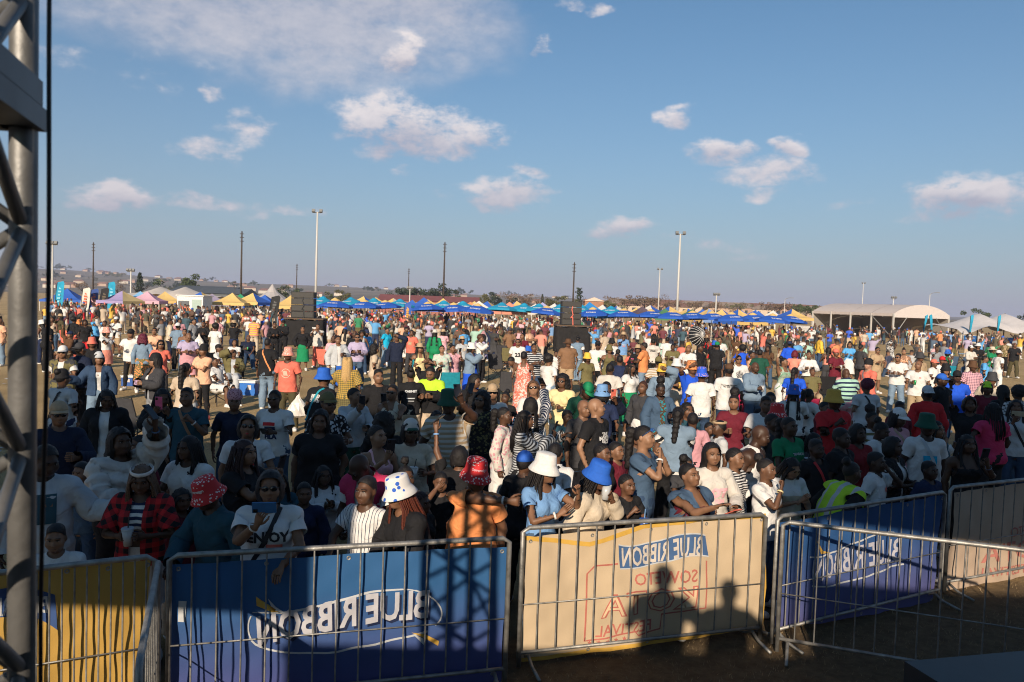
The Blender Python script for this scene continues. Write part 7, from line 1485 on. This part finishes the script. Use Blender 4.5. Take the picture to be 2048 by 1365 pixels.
H(774, 656, 1.68, 60, 'f1.05', 'down cup', 'tee:cyan', 'wide:ldenim', 'bun', 'turquoise T-shirt and pale blue jeans', sk=3)
H(676, 672, 1.78, 25, 'm', 'down cup', 'tee:white', JL, 'fade', 'light grey jacket over a white T-shirt, left of the lilac hoodie', over='jacket:lgrey', sk=3)
H(715, 668, 1.76, 5, 'm1.1', 'cup cup', 'long:lilac', J, 'fade', 'lilac grey hooded top and dark glasses', glasses=True, sk=3)
H(606, 653, 1.72, 5, 'f1.1', 'pocket pocket', 'long:black', 'skirt:green', 'bun', 'black padded jacket and bright green skirt in front of the speaker stack', sk=3)
H(636, 648, 1.78, 0, 'm1.05', 'phone phone', 'tee:offwhite', 'trousers:coral', 'short', 'white T-shirt and coral trousers taking a photo by the speaker stack', sk=3, item=('phone:white', None))
H(509, 634, 1.74, 178, 'm1.15', 'down down', 'polo:salmon:wide:yellow', 'trousers:cream', 'short', 'orange and yellow striped shirt with pale bucket hat seen from behind', hat='bucket:lgrey', sk=2)
H(549, 645, 1.72, 20, 'f1.1', 'cup cup', 'long:black', BK, 'bun', 'black outfit with waist bag, left of two in black by the speaker stack', sk=2)
H(567, 639, 1.76, -10, 'm1.1', 'cup cup', 'long:black', BK, 'short', 'black outfit and black cap, right of two in black by the speaker stack', hat='cap:black', sk=2)
H(536, 678, 1.80, 172, 'm1.1', 'down down', 'tee:black', JL, 'fade', 'black T-shirt and jeans seen from behind with orange bag strap', sk=2, strap=('orange', -1))
H(468, 700, 1.68, 12, 'f1.25', 'brow cup', 'tee:lgrey', 'trousers:lgrey', 'short', 'olive jacket over a grey T-shirt sitting and shading the eyes', over='jacket:olive', legs='sit', sk=2)
H(497, 670, 1.76, 20, 'm1.2', 'cup lap', 'tee:dnavy', JD, None, 'navy T-shirt and beard lounging in a camp chair with a green can', legs='sit', sk=2, item=('can:green', None))
H(428, 716, 1.66, 70, 'm1.1', 'lap lap', 'tee:white', 'shorts:white', 'short', 'white T-shirt and white shorts sitting sideways in a camp chair', legs='sit', sk=2)
H(470, 680, 1.66, 5, 'f1.1', 'lap lap', 'tee:white', JL, 'bob', 'white T-shirt sitting beside the navy bearded man', legs='sit', sk=3)
H(436, 688, 1.70, 75, 'm', 'lap lap', 'tee:white', 'trousers:lgrey', 'short', 'white T-shirt and black cap sitting in profile at left', hat='cap:black', legs='sit', sk=2)
H(432, 645, 1.74, 170, 'f', 'down down', 'tee:white', 'skirt:white', 'afro', 'all white outfit with an afro seen from behind', sk=2)
H(262, 657, 1.76, 5, 'm', 'cup down', 'tee:white', 'leggings:black', 'short', 'white T-shirt, black trousers and black cap holding a green can', hat='cap:black', sk=3, item=(None, 'can:green'))
H(213, 655, 1.68, 70, 'f1.05', 'phone cup', 'fit:white', 'mini:salmon', 'bob', 'white top, pink mini skirt and pink bucket hat', hat='bucket:salmon:dots:white', sk=3, item=('phone:black', None))
H(309, 656, 1.68, 10, 'f1.1', 'cup down', 'tee:peach', BK, 'short', 'peach top smiling in the second group at left', sk=3, mouth='open')
H(340, 638, 1.78, 120, 'm', 'down pocket', 'long:cream', 'trousers:dnavy', 'fade', 'cream sweatshirt and navy track trousers turned away', sk=2)
H(356, 645, 1.74, 170, 'm1.1', 'down down', 'tee:ldenim', BK, 'short', 'grey-blue T-shirt and white cap seen from behind', hat='capback:white', sk=2)
H(370, 658, 1.66, 5, 'f', 'down down', 'strap:lblue', JL, 'short', 'pale blue strappy top behind the purple T-shirt', sk=3)
H(388, 638, 1.76, 70, 'm', 'down point', 'tee:grey', 'trousers:charcoal', 'fade', 'grey T-shirt reaching out to the right', sk=3)
H(407, 643, 1.70, 0, 'f', 'cup cup', 'long:black', BK, 'bun', 'black outfit holding a white carrier bag', sk=2, item=('bag:white', None))
H(95, 640, 1.80, 150, 'm1.15', 'down pocket', 'tee:black', BK, 'fade', 'black T-shirt beside the cable, seen from behind', sk=3)
H(148, 632, 1.68, 150, 'f1.1', 'down down', 'long:black', 'trousers:coral', 'afro', 'black top and coral trousers by the feather flags', sk=1)
H(192, 632, 1.72, 60, 'f', 'point point', 'tee:sky', BK, 'short', 'sky blue T-shirt stretching both arms to the right', sk=3)
H(170, 640, 1.66, 30, 'f1.1', 'down down', 'tee:black', 'trousers:red', 'bob', 'black top beside a coral chair', sk=1)
H(233, 633, 1.70, -5, 'm', 'phone cup', 'tee:white', 'shorts:tan', 'short', 'white T-shirt with white cap leaning over, left group', hat='cap:white', sk=2)
H(1938, 705, 1.66, -40, 'f', 'lap lap', 'tee:white', J, 'long', 'white T-shirt sitting on the grass leaning back between the teal chairs', legs='sit', sk=3)
H(2030, 686, 1.76, -15, 'm1.1', 'down cup', 'tee:black', 'trousers:dolive', None, 'black T-shirt and shaved head walking at the right edge', sk=2, stride=.8)
H(1985, 693, 1.68, 30, 'f1.15', 'cup cup', 'tee:green', JL, 'bob', 'bright green T-shirt and cream hat', hat='floppy:cream', sk=2)
H(1957, 686, 1.72, -20, 'f1.1', 'cup down', 'tee:black', 'shorts:olive', 'bob', 'black top and white sun hat', hat='floppy:white', sk=3)
H(1942, 690, 1.70, 10, 'f', 'cup cup', 'long:offwhite', 'trousers:offwhite', 'bob', 'off-white shirt and white cap beside the white sun hat', hat='cap:white', sk=2)
H(1998, 700, 1.70, 100, 'm', 'down down', 'tee:white', 'trousers:white', 'short', 'white outfit and white cap beside the green T-shirt', hat='cap:white', sk=2)
H(2010, 680, 1.74, 120, 'm', 'down cup', 'polo:olive:camo:tan', BK, 'short', 'camouflage shirt near the picket fence', hat='cap:charcoal', sk=2)
H(1970, 712, 1.66, 60, 'f', 'down down', 'tee:sky', BK, 'pony', 'pale blue top with a bushy ponytail at right', sk=3)
H(1985, 745, 1.74, -15, 'm1.15', 'down down', 'tee:cream:half:lilac', 'trousers:khaki', 'short', 'cream and lilac T-shirt with a black patterned bucket hat at right', hat='bucket:charcoal', sk=2)
H(1840, 705, 1.78, 20, 'm', 'down down', 'long:tan', 'trousers:tan', 'short', 'tan long-sleeved top and tan hat behind the white T-shirt pair', hat='bucket:charcoal', sk=2)
H(1868, 718, 1.60, 30, 'm', 'cup cup', 'tee:white', BK, 'short', 'white T-shirt and coral cap, left of the black hat', hat='cap:coral', sk=2)
H(1885, 712, 1.68, -10, 'm', 'down down', 'tee:white', BK, 'short', 'red cap behind the coral cap', hat='cap:red', sk=2)
H(1892, 728, 1.70, -15, 'f', 'cup cup', 'tee:black', 'trousers:rose', 'bob', 'black T-shirt and black woolly bucket hat', hat='bucket:black', sk=4)
H(1808, 698, 1.68, -20, 'f1.1', 'cup cup', 'tank:peach:floral:brown', 'shorts:tan', 'bun', 'peach patterned sleeveless top', sk=4)
H(1780, 682, 1.70, 30, 'f', 'brow down', 'long:white:swirl:black', J, 'bob', 'black and white zigzag top sitting behind the white T-shirt pair', sk=3)
H(1755, 695, 1.72, 5, 'm', 'cup cup', 'tee:tan', 'shorts:tan', 'fade', 'tan T-shirt and shorts with folded hands', glasses=True, sk=3)
H(1722, 690, 1.76, 120, 'm', 'down down', 'tee:charcoal', BK, 'fade', 'charcoal T-shirt turned away near the black hat', sk=2)
H(1700, 685, 1.70, -20, 'f', 'cup cup', 'polo:sky', 'skirt:white', 'bob', 'light blue shirt with a white bag', sk=3)
H(1640, 670, 1.78, 100, 'm', 'down pocket', 'long:yellow', 'trousers:ddenim', 'short', 'yellow jacket and dark jeans walking right', hat='cap:tan', sk=2, stride=1)
H(1580, 682, 1.72, 175, 'm1.1', 'down down', 'long:rblue', 'trousers:navy', 'short', 'bright blue shirt and blue cap seen from behind', hat='capback:navy', sk=2)
H(1590, 702, 1.66, 150, 'f', 'down cup', 'tee:salmon', 'trousers:white', 'bob', 'salmon top with dark red hair seen from behind', hc=(.12, .01, .02), sk=3)
H(1618, 703, 1.70, -12, 'f', 'cup cup', 'long:white', JL, 'bun', 'white long-sleeved top beside the salmon top', sk=3)
H(1520, 700, 1.74, 165, 'm', 'down down', 'tee:dgreen', BK, 'fade', 'dark green sleeveless hood seen from behind', sk=2)
H(1435, 683, 1.76, 160, 'm1.1', 'down up', 'tee:black', BK, 'short', 'black T-shirt and green cap adjusting the softbox', hat='cap:green', sk=2)
H(1400, 690, 1.74, 40, 'm', 'down down', 'tee:black', BK, 'fade', 'black T-shirt in front of the softbox', sk=1)
H(1378, 690, 1.76, -30, 'm1.1', 'cup cup', 'tee:white', 'trousers:tan', None, 'white T-shirt left of the softbox', sk=3)
H(1335, 675, 1.72, 172, 'm1.05', 'down down', 'tee:white', 'shorts:cream', 'fade', 'white T-shirt and cream shorts seen from behind, centre right', sk=2)
H(1307, 678, 1.74, 175, 'm1.1', 'down down', 'tee:offwhite', BK, 'short', 'off-white T-shirt with black back lettering seen from behind', sk=2, prints=[dict(back=True, shapes=[txt('WILDOUT\nZOMBIE', .055, 'charcoal', 1.28, .003)])])
H(1276, 690, 1.66, -15, 'f', 'cup cup', 'long:black', BK, 'bob', 'black top and straw sun hat', hat='straw:tan', sk=2)
H(1175, 706, 1.58, 20, 'f', 'down down', 'tee:olive', BK, 'bob', 'yellow bucket hat low in the crowd beside the taupe shirt', hat='bucket:yellow', sk=1)
H(962, 668, 1.70, 60, 'f1.05', 'phone cup', 'long:white', BK, 'afro', 'white blouse and black trousers with brown curls', hc=(.08, .03, .015), sk=3)
H(1020, 655, 1.76, 10, 'm', 'down cup', 'tee:lbrown', 'trousers:brown', 'short', 'brown T-shirt and dark cap in the middle', hat='cap:charcoal', sk=2)
H(983, 650, 1.74, -5, 'm', 'brow brow', 'tee:navy', 'trousers:navy', 'short', 'navy T-shirt and blue cap with hands raised to the face', hat='cap:blue', sk=2)
H(1000, 648, 1.70, 10, 'f1.1', 'down cup', 'tee:rose', JL, 'afro', 'mauve T-shirt and pale jeans with an afro', sk=3)
H(870, 660, 1.70, 170, 'f1.1', 'down down', 'long:green', 'wide:green', 'long', 'bright green outfit and cream hat seen from behind', hat='straw:offwhite', sk=2)
H(1112, 700, 1.2, 20, 'f', 'down down', 'tee:white', BK, 'puff', 'small girl in white by the white T-shirt and light jeans', sk=2)
# ---- the people further back: same builder, a shared pool of poses
POOL = []
for i in range(16):
    arms = random.choice([('down', 'down'), ('cup', 'down'), ('down', 'cup'), ('cup', 'cup'), ('phone', 'down'), ('hip', 'down'), ('pocket', 'pocket'), ('cross', 'cross'), ('down', 'brow'), ('mouth', 'down'), ('phone', 'phone'), ('up', 'down'), ('wave', 'cup'), ('upfwd', 'down')])
    POOL.append(dict(arms=arms, jit=.02, head=(random.uniform(-25, 25), random.uniform(-3, 15), 0), twist=random.uniform(-8, 8), side=random.uniform(-3, 3), spread=random.uniform(0, .07), stride=random.choice((0, 0, 0, .7)), legs='sit' if i >= 12 else 'stand'))
TOPC = ['white'] * 7 + ['black'] * 7 + ['charcoal', 'brown', 'dteal', 'dolive', 'grey', 'denim', 'coral', 'salmon', 'peach', 'coral', 'salmon', 'orange', 'navy', 'rblue', 'lblue', 'olive', 'beige', 'tan', 'maroon', 'red', 'lgrey', 'green', 'yellow', 'lpink', 'offwhite', 'cream', 'sky', 'rose', 'lilac', 'mint']
BOTC = ['denim', 'ldenim', 'ddenim', 'black', 'black', 'navy', 'khaki', 'white', 'tan', 'olive', 'charcoal', 'beige']
CN = dict(lgrey='light grey', rblue='royal blue', lblue='pale blue', ldenim='light denim', ddenim='dark denim', lpink='pale pink', sky='sky blue', offwhite='off-white')
HN = dict(bucket='bucket hat', cap='cap', straw='straw hat', beanie='beanie', floppy='sun hat')
def zone(x):
    for lim, n in ((180, 'by the feather flags'), (300, 'below the purple tent'), (450, 'in front of the white kiosk'), (560, 'below the tall dark pole'), (680, 'around the left speaker stack'), (780, 'right of the left speaker stack'), (900, 'left of the central pole'), (1000, 'in the thick of the middle crowd'), (1090, 'left of the right speaker stack'), (1200, 'around the right speaker stack'), (1300, 'right of the right speaker stack'), (1420, 'around the softbox'), (1530, 'right of the softbox'), (1650, 'below the right end parasols'), (1780, 'in front of the marquee'), (1900, 'in front of the marquee gable'), (3000, 'near the picket fence')):
        if x < lim: return n
HERO = [(float(o['px']), float(o['D'])) for o in scene.objects if 'px' in o]
# more heads squeezed in behind the front rows
HPY = [(float(o['px']), float(o['D']), float(o['py'])) for o in scene.objects if 'px' in o]
FILL = []; tries = 0
while len(FILL) < 34 and tries < 4000:
    tries += 1; px = random.uniform(100, 2035); p = at_y(px, 700, 8); x_ = (px - 1024) / F_PX; yb = front_y(x_ * 7); D = yb + random.uniform(.35, 5.2); l = Vector((x_ * D, D, 0)); st = random.choice((1.25, 1.4, 1.55, 1.6, 1.66, 1.7))
    if l.y < front_y(l.x) + .3 or any((q - l).length < .46 for q in PLACED): continue
    hy = HOR0 + ROLL * (px - 1024) + F_PX * (CAM_H - st) / D
    if any(hD > D and abs(hx - px) < 330 / D + 150 / hD and hy < hpy + 900 / hD for hx, hD, hpy in HPY): continue
    FILL.append((px, D, l, st)); PLACED.append(l)
for (px, D, l, st) in FILL:
    sx = random.choice('mff'); c = random.choice(['black', 'charcoal', 'navy', 'white', 'maroon', 'dteal', 'grey', 'denim']); hair = random.choice(['braids', 'bun', 'cornrow', 'short', 'puff', 'locs'] if sx == 'f' else ['short', 'fade']); yaw = random.gauss(5, 22)
    person(loc=l, yaw=yaw, sx=sx, st=st, g=random.choice((1, 1.1)), hs=1.1 if st < 1.45 else 1.0, pose=dict(arms=random.choice([('down', 'down'), ('cup', 'down'), ('clap', 'clap'), ('phone', 'down'), ('mouth', 'down')]), head=(random.uniform(-15, 15), 5, 0), jit=.02), top=(random.choice(['tee', 'long', 'tee']), c), bottom=('trousers', random.choice(BOTC)), hair=(hair, HAIRC), sk=random.choice((1, 2, 3)), mouth=random.choice(('closed', 'open')), desc='%s top with %s hair in the packed front rows, %s' % (CN.get(c, c), {'fade': 'cropped', 'cornrow': 'cornrowed', 'bun': 'tied-up', 'locs': 'locked', 'braids': 'braided', 'puff': 'puffed-up', 'short': 'short'}[hair], zone(px)), group='people squeezed in behind the front row')
N_IND = 300 - len(HERO) - len(FILL); made = 0; tries = 0; rows = []
while made < N_IND and tries < 6000:
    tries += 1; px = random.uniform(-30, 2045); D = random.triangular(20, 38, 32)
    if px < 640 and (D < 26 or random.random() < .5): continue
    if px > 1640 and random.random() < .55: continue
    if 570 < px < 668 or 1090 < px < 1192: continue
    if 330 < px < 640 and D < 32: continue
    p = at_y(px, 600, D); l = Vector((p.x, D, 0))
    if any((q - l).length < .62 for q in PLACED): continue
    w = 480 / D
    if any(abs(hx - px) < w + 12 and D < hD < D + 16 for hx, hD in HERO) and random.random() < .9: continue
    PLACED.append(l); made += 1; rows.append((px, D, l))
for px, D, l in rows:
    i = random.randrange(16); sx = random.choice('mff'); pose = POOL[i]; sit = pose['legs'] == 'sit'
    tk = random.choice(['tee', 'tee', 'tee', 'long', 'tank'] if sx == 'f' else ['tee', 'tee', 'polo', 'long']); tc = random.choice(TOPC); bk = random.choice(['trousers', 'trousers', 'shorts', 'skirt'] if sx == 'f' else ['trousers', 'trousers', 'shorts']); bc = random.choice(BOTC)
    if sit and bk == 'skirt': bk = 'trousers'
    hat = random.choice([None] * 5 + [('bucket', random.choice(['white', 'coral', 'blue', 'black', 'yellow', 'tan'])), ('cap', random.choice(['black', 'red', 'white', 'blue', 'navy'])), ('straw', 'tan')]); hair = random.choice(['short', 'bun', 'braids', 'afro', 'bob', 'long', 'puff', 'curly'] if sx == 'f' else ['short', 'fade', 'short', None])
    if hat and hair in ('afro', 'puff', 'bun', 'curly'): hair = 'bob' if sx == 'f' else 'short'
    yaw = random.choice([random.gauss(0, 35), random.gauss(0, 35), 180 + random.gauss(0, 35), random.uniform(-180, 180)]); yaw = (yaw + 180) % 360 - 180
    nm = {'tee': 'T-shirt', 'polo': 'polo shirt', 'long': 'sweater', 'tank': 'sleeveless top'}[tk]
    d = '%s %s and %s %s' % (CN.get(tc, tc), nm, CN.get(bc, bc), bk)
    if hat: d += ' with %s %s' % (CN.get(hat[1], hat[1]), HN[hat[0]])
    if sit: d += ', seated'
    elif abs(yaw) > 120: d += ', back turned'
    d += ', ' + zone(px)
    pr = ()
    if tk == 'tee' and D < 40 and random.random() < .4: pr = [dict(back=abs(yaw) > 100, shapes=random.choice([[rect(.16, .03, 'charcoal' if tc in ('white', 'peach', 'salmon', 'coral', 'cream', 'offwhite') else 'lgrey', 1.24), rect(.11, .025, 'coral', 1.19)], [fan(0, .06, 0, 360, 'navy' if tc == 'white' else 'cream', 1.22, 0, 12)], [rect(.13, .13, 'lblue' if tc == 'white' else 'tan', 1.20)]]))]
    person(prints=pr, loc=l, yaw=yaw, sx=sx, st=random.gauss(1.74, .05) if sx == 'm' else random.gauss(1.66, .05), g=random.choice((1.0, 1.0, 1.12)), pose=pose, pk=('pool', i), top=(tk, tc), bottom=(bk, bc), hair=(hair, HAIRC) if hair else None, hat=hat, sk=random.choice((1, 2, 2, 3)), desc=d, shoes=random.choice(('white', 'black', 'white')), group='people standing further back in the crowd', face=D < 32)
    if sit: camp_chair(l + Matrix.Rotation(R(yaw), 3, 'Z') @ Vector((0, .05, 0)), yaw, random.choice(['teal', 'charcoal', 'coral', 'blue', 'black', 'olive']), 'folding camp chair under the person in ' + ' '.join(d.split(',')[0].split()[:7]))
# seated hero people get chairs too
for o in [o for o in scene.objects if 'px' in o and ('sitting' in o['desc'] or 'lounging' in o['desc']) and 'grass' not in o['desc'] and 'zigzag' not in o['desc']]:
    camp_chair(o.location + Matrix.Rotation(o.rotation_euler.z, 3, 'Z') @ Vector((0, .05, 0)), math.degrees(o.rotation_euler.z), 'black', 'black folding camp chair under the person in ' + ' '.join(o['desc'].split()[:5]))

# ---- things in hands
def held():
    body = {}
    def short(d): return ' '.join(d.split(',')[0].split()[:8])
    for kind, mx, flip, root, desc, eye in HELD:
        k, c = kind.split(':'); sc = mx.to_scale()[0]; pos = mx.translation; R3 = mx.to_3x3().normalized(); Y, Z, X = R3.col[1], R3.col[2], R3.col[0] * flip
        if k == 'phone':
            ctr = pos + Y * .115 * sc - Z * .030 * sc; n = (ctr - eye).normalized(); up = Vector((0, 0, 1)); x = up.cross(n).normalized(); u = n.cross(x)
            land = c in ('blue', 'gold', 'white'); M4 = Matrix((x, u, n) if not land else (u, -x, n)).transposed().to_4x4(); M4.translation = ctr + u * .02
            o = empty('phone'); o.matrix_world = M4; MB().box((0, 0, 0), (.080, .160, .010)).build('case', mat('phone_case', {'black': (.02, .02, .025), 'blue': (.03, .14, .34), 'pink': (.75, .12, .25), 'gold': (.45, .40, .28), 'white': (.6, .6, .6), 'coral': (.6, .14, .1)}[c], .35), o)
            MB().box((0, 0, -.006), (.072, .150, .002)).build('screen', mat('screen', (.01, .012, .016), .1), o); MB().box((-.022, .058, .007), (.026, .030, .004)).build('camera_bump', mat('lens', (.008, .008, .01), .15), o)
            tag(o, '%s phone held by the person in %s' % (c, short(desc)), 'phone', 'phones held up in the crowd')
        elif k in ('cup', 'can', 'snack'):
            ctr = pos + Y * .085 * sc - Z * .042 * sc; o = empty('cup' if k == 'cup' else ('drink_can' if k == 'can' else 'snack_packet')); o.location = ctr; o.rotation_euler = (random.uniform(-.15, .15), random.uniform(-.15, .15), 0)
            cc = {'clear': (.42, .44, .46), 'green': (.02, .25, .08), 'coral': 'coral', 'blue': (.03, .12, .45), 'black': (.02, .02, .025), 'white': 'white', 'gold': 'gold', 'pink': 'pink', 'grey': 'lgrey', 'multi': 'coral'}[c]
            if k == 'snack': MB().box((0, 0, 0), (.12, .05, .09)).build('packet', mat('packet', (.3, .2, .3), .3, 0, .9, 60), o)
            elif k == 'can': MB().lathe([(0, -.06), (.028, -.06), (.033, -.052), (.033, .05), (.027, .06), (0, .058)], (0, 0, 0), 12).build('can', mat('can_paint', cc, .3, .4), o, True); MB().lathe([(0, .0605), (.026, .0615), (.026, .060)], (0, 0, 0), 10).build('lid', M_STEEL, o)
            else:
                MB().lathe([(0, -.07), (.030, -.07), (.043, .06), (.041, .06), (.030, -.06)], (0, 0, 0), 14).build('beaker', mat('cup_plastic', cc, .25, 0, .08, 10, 0, 60, .6), o, True)
                if c in ('blue', 'black', 'coral', 'clear', 'white'): MB().lathe([(0, .066), (.044, .064), (.046, .056)], (0, 0, 0), 14).build('lid', mat('cup_lid', cc, .3), o); MB().tube([(0, 0, .02), (.012, 0, .15)], .005, 6).build('straw', mat('straw', 'lblue' if c == 'blue' else 'charcoal', .4), o)
            tag(o, '%s %s held by the person in %s' % (c if c != 'multi' else 'colourful', {'cup': 'cup', 'can': 'drink can', 'snack': 'snack packet'}[k], short(desc)), {'cup': 'cup', 'can': 'can', 'snack': 'packet'}[k])
        elif k == 'bag':
            o = empty('carrier_bag'); o.location = pos + Y * .09 * sc; n = 14; V = []; Fs = []
            for j, (r, z) in enumerate(((.02, 0), (.05, -.10), (.15, -.20), (.19, -.34), (.17, -.46), (.06, -.50))):
                for i in range(n): a = 2 * math.pi * i / n; q = 1 + .16 * math.sin(i * 3.1 + j * 1.7); V.append((r * q * math.cos(a), r * q * .55 * math.sin(a), z))
            for j in range(5):
                for i in range(n): Fs.append((j * n + i, j * n + (i + 1) % n, (j + 1) * n + (i + 1) % n, (j + 1) * n + i))
            link('bag_film', new_mesh('bag_film', V, Fs, False), o, None, [mat('plastic_film', (.62, .60, .57), .2, 0, .15, 8, .5, 30, .7)]); MB().tube([(-.03, 0, -.05), (-.02, 0, .03), (.02, 0, .03), (.03, 0, -.05)], .006, 5).build('handle', mat('plastic_film', (.62, .60, .57), .2), o)
            tag(o, '%s plastic carrier bag held by the person in %s' % ('clear' if c == 'clear' else 'white', short(desc)), 'bag')
held()
# behind the lens: two people on an added riser throw their shadow on the cream banner
rs_ = tag(empty('shadow_riser', (-.3, -1.0, 1.20)), 'black riser box added behind the lens to raise the shadow-throwing figures', 'riser'); MB().box((.2, 0, .42), (1.9, 1.0, .84)).build('box', M_BLACKM, rs_); MB().box((.2, 0, .86), (1.94, 1.04, .03)).build('lid', M_SCRIM, rs_)  # riser added to lift both figures so their shadows reach the banner
for (x, y, z, nm) in ((-.22, -.72, 2.075, 'black T-shirt and jeans standing on the riser with a camera'), (.30, -.95, 2.075, 'white T-shirt and dark jeans standing on the riser, second of two')):
    r_ = person(loc=Vector((x, y, z)), yaw=180, sx='m', st=1.72, pose=dict(arms=('hip', 'cup')), pk=('stage', nm), top=('tee', 'black' if x < 0 else 'white'), bottom=('trousers', 'ddenim'), desc=nm)

# ---- the far crowd, too many and too small to tell apart
def far_crowd():
    rs = np.random.default_rng(11); Vs = []; Fs = []; Cs = []; off = 0; n = 0
    variants = []
    for sx in 'mf':
        V, Q, W = templ('low', sx)
        for i in range(10):
            M, hands = solve(dict(POOL[i], legs='stand')); z = V[:, 2]; arm = np.abs(V[:, 0]) > .20
            skinm = (z > 1.44) | (np.abs(V[:, 0]) > .34); hair = (z > 1.66) | ((z > 1.58) & (V[:, 1] > .0)); legm = (z < .86) & (~arm); shoe = z < .07
            variants.append((lbs(V, W, M), Q, skinm, hair, legm, shoe))
    topc = [tuple(.85 * v + .02 for v in PAL[c]) for c in TOPC]; botc = [PAL[c] for c in BOTC]
    def put(x, y):
        nonlocal off, n
        v, Q, skm, hr, lg, sh = variants[rs.integers(len(variants))]; a = rs.normal() * .9 + (math.pi if rs.random() < .45 else 0); c, s = math.cos(a), math.sin(a); k = .97 + .08 * rs.normal() * .5
        P = v * k; P = np.stack([P[:, 0] * c - P[:, 1] * s + x, P[:, 0] * s + P[:, 1] * c + y, P[:, 2] - (.42 if rs.random() < .22 else 0)], 1); P[:, 2] = np.maximum(P[:, 2], .0)
        C = np.tile(np.array(topc[rs.integers(len(topc))]), (len(P), 1)); C[lg] = botc[rs.integers(len(botc))]; C[skm] = SKINS[rs.integers(1, 4)]; hatc = [HAIRC, HAIRC, HAIRC, HAIRC, PAL['white'], PAL['coral'], PAL['blue'], PAL['tan']][rs.integers(8)]; C[hr] = hatc; C[sh] = (.3, .3, .3)
        Vs.append(P); Fs.append(Q + off); Cs.append(C); off += len(P); n += 1
    for i in range(860):
        px = rs.uniform(90, 1640) if rs.random() < .86 else rs.uniform(1640, 2048); D = 35 + 47 * rs.random() ** .85
        if (575 < px < 660 or 1095 < px < 1190) and D < 48: continue
        if px < 600 and D < 50 and rs.random() < .7: continue
        if px > 1640 and D < 50 and rs.random() < .5: continue
        p = at_y(px, 600, D); put(p.x, D)
    for i in range(9): p = at_y(122 + i * 9 + rs.uniform(-2, 2), 600, 62); put(p.x, 62 + rs.uniform(-1, 1)); Cs[-1][Vs[-1][:, 2] < .95] = PAL['red']; Cs[-1][Vs[-1][:, 2] > 1.64] = PAL['coral']
    me = new_mesh('crowd', np.concatenate(Vs), np.concatenate(Fs)); C = np.concatenate(Cs); at = me.attributes.new('Col', 'FLOAT_COLOR', 'POINT'); at.data.foreach_set('color', np.concatenate([C, np.ones((len(C), 1))], 1).astype(np.float32).ravel())
    m, nt, b = principled('crowd_cloth'); a = nt.nodes.new('ShaderNodeAttribute'); a.attribute_name = 'Col'; nt.links.new(a.outputs['Color'], b.inputs['Base Color']); b.inputs['Roughness'].default_value = .8
    tag(link('crowd', me, None, None, [m]), 'far crowd under and in front of the parasols', 'crowd', kind='stuff')
far_crowd()
# ---- labels: shorten, and tell apart what would read the same
from collections import defaultdict
def finish_labels():
    seen = defaultdict(list)
    for o in scene.objects:
        if o.parent is None and 'label' in o:
            w = o['label'].split()
            if len(w) > 16: o['label'] = ' '.join(w[:16]).rstrip(',')
            seen[o['label']].append(o)
    for lab, os_ in seen.items():
        if len(os_) > 1 and os_[0].name.split('.')[0] in ('person', 'camp_chair', 'phone', 'cup', 'drink_can'):
            os_.sort(key=lambda o: o.matrix_world.translation.x / max(o.matrix_world.translation.y, 1) if o.matrix_world.translation.length else o.location.x)
            for i, o in enumerate(os_):
                t = ', the left one' if (len(os_) == 2 and i == 0) else (', the right one' if len(os_) == 2 else ', %s from left' % ['first', 'second', 'third', 'fourth', 'fifth', 'sixth', 'seventh'][i % 7]); w = lab.split(); o['label'] = ' '.join(w[:16 - len(t.split())]).rstrip(',') + t
    for o in scene.objects:
        for k in ('px', 'py', 'D', 'dist', 'desc'):
            if k in o: del o[k]
finish_labels()

def litter():
    r = np.random.default_rng(5); n = 260; y = 8 + 40 * r.random(n) ** .8; x = (r.random(n) * 1.3 - .65) * y; V = []; Fs = []
    for i in range(n):
        a = r.random() * 6.28; w, h = .03 + .05 * r.random(), .02 + .05 * r.random(); z = .012 + .02 * r.random(); k = len(V)
        for (p, q) in ((-w, -h), (w, -h), (w, h), (-w, h)): V.append((x[i] + p * math.cos(a) - q * math.sin(a), y[i] + p * math.sin(a) + q * math.cos(a), z + .03 * r.random()))
        Fs.append((k, k + 1, k + 2, k + 3))
    tag(link('litter', new_mesh('litter', V, Fs, False), None, None, [mat('litter_paper', (.45, .44, .42), .7, 0, .5, .6)]), 'scraps of paper and plastic litter on the grass', 'litter', kind='stuff')
litter()
# ---- the hazy air over the township
hz = MB().box((0, 1480, 19), (6400, 3060, 40)).build('haze', None, None) if False else link('haze', MB().box((0, 1480, 18.5), (6400, 3060, 41)).mesh('haze'))
hm = bpy.data.materials.new('haze_air'); hm.use_nodes = True; hm.node_tree.nodes.clear(); ho = hm.node_tree.nodes.new('ShaderNodeOutputMaterial'); pv = hm.node_tree.nodes.new('ShaderNodeVolumePrincipled'); pv.inputs['Color'].default_value = (.66, .72, .95, 1); pv.inputs['Density'].default_value = .00035; pv.inputs['Anisotropy'].default_value = 0.0; hm.node_tree.links.new(pv.outputs[0], ho.inputs['Volume'])
hz.data.materials.append(hm); tag(hz, 'thin dusty haze over the field and far hills', 'haze', kind='stuff')
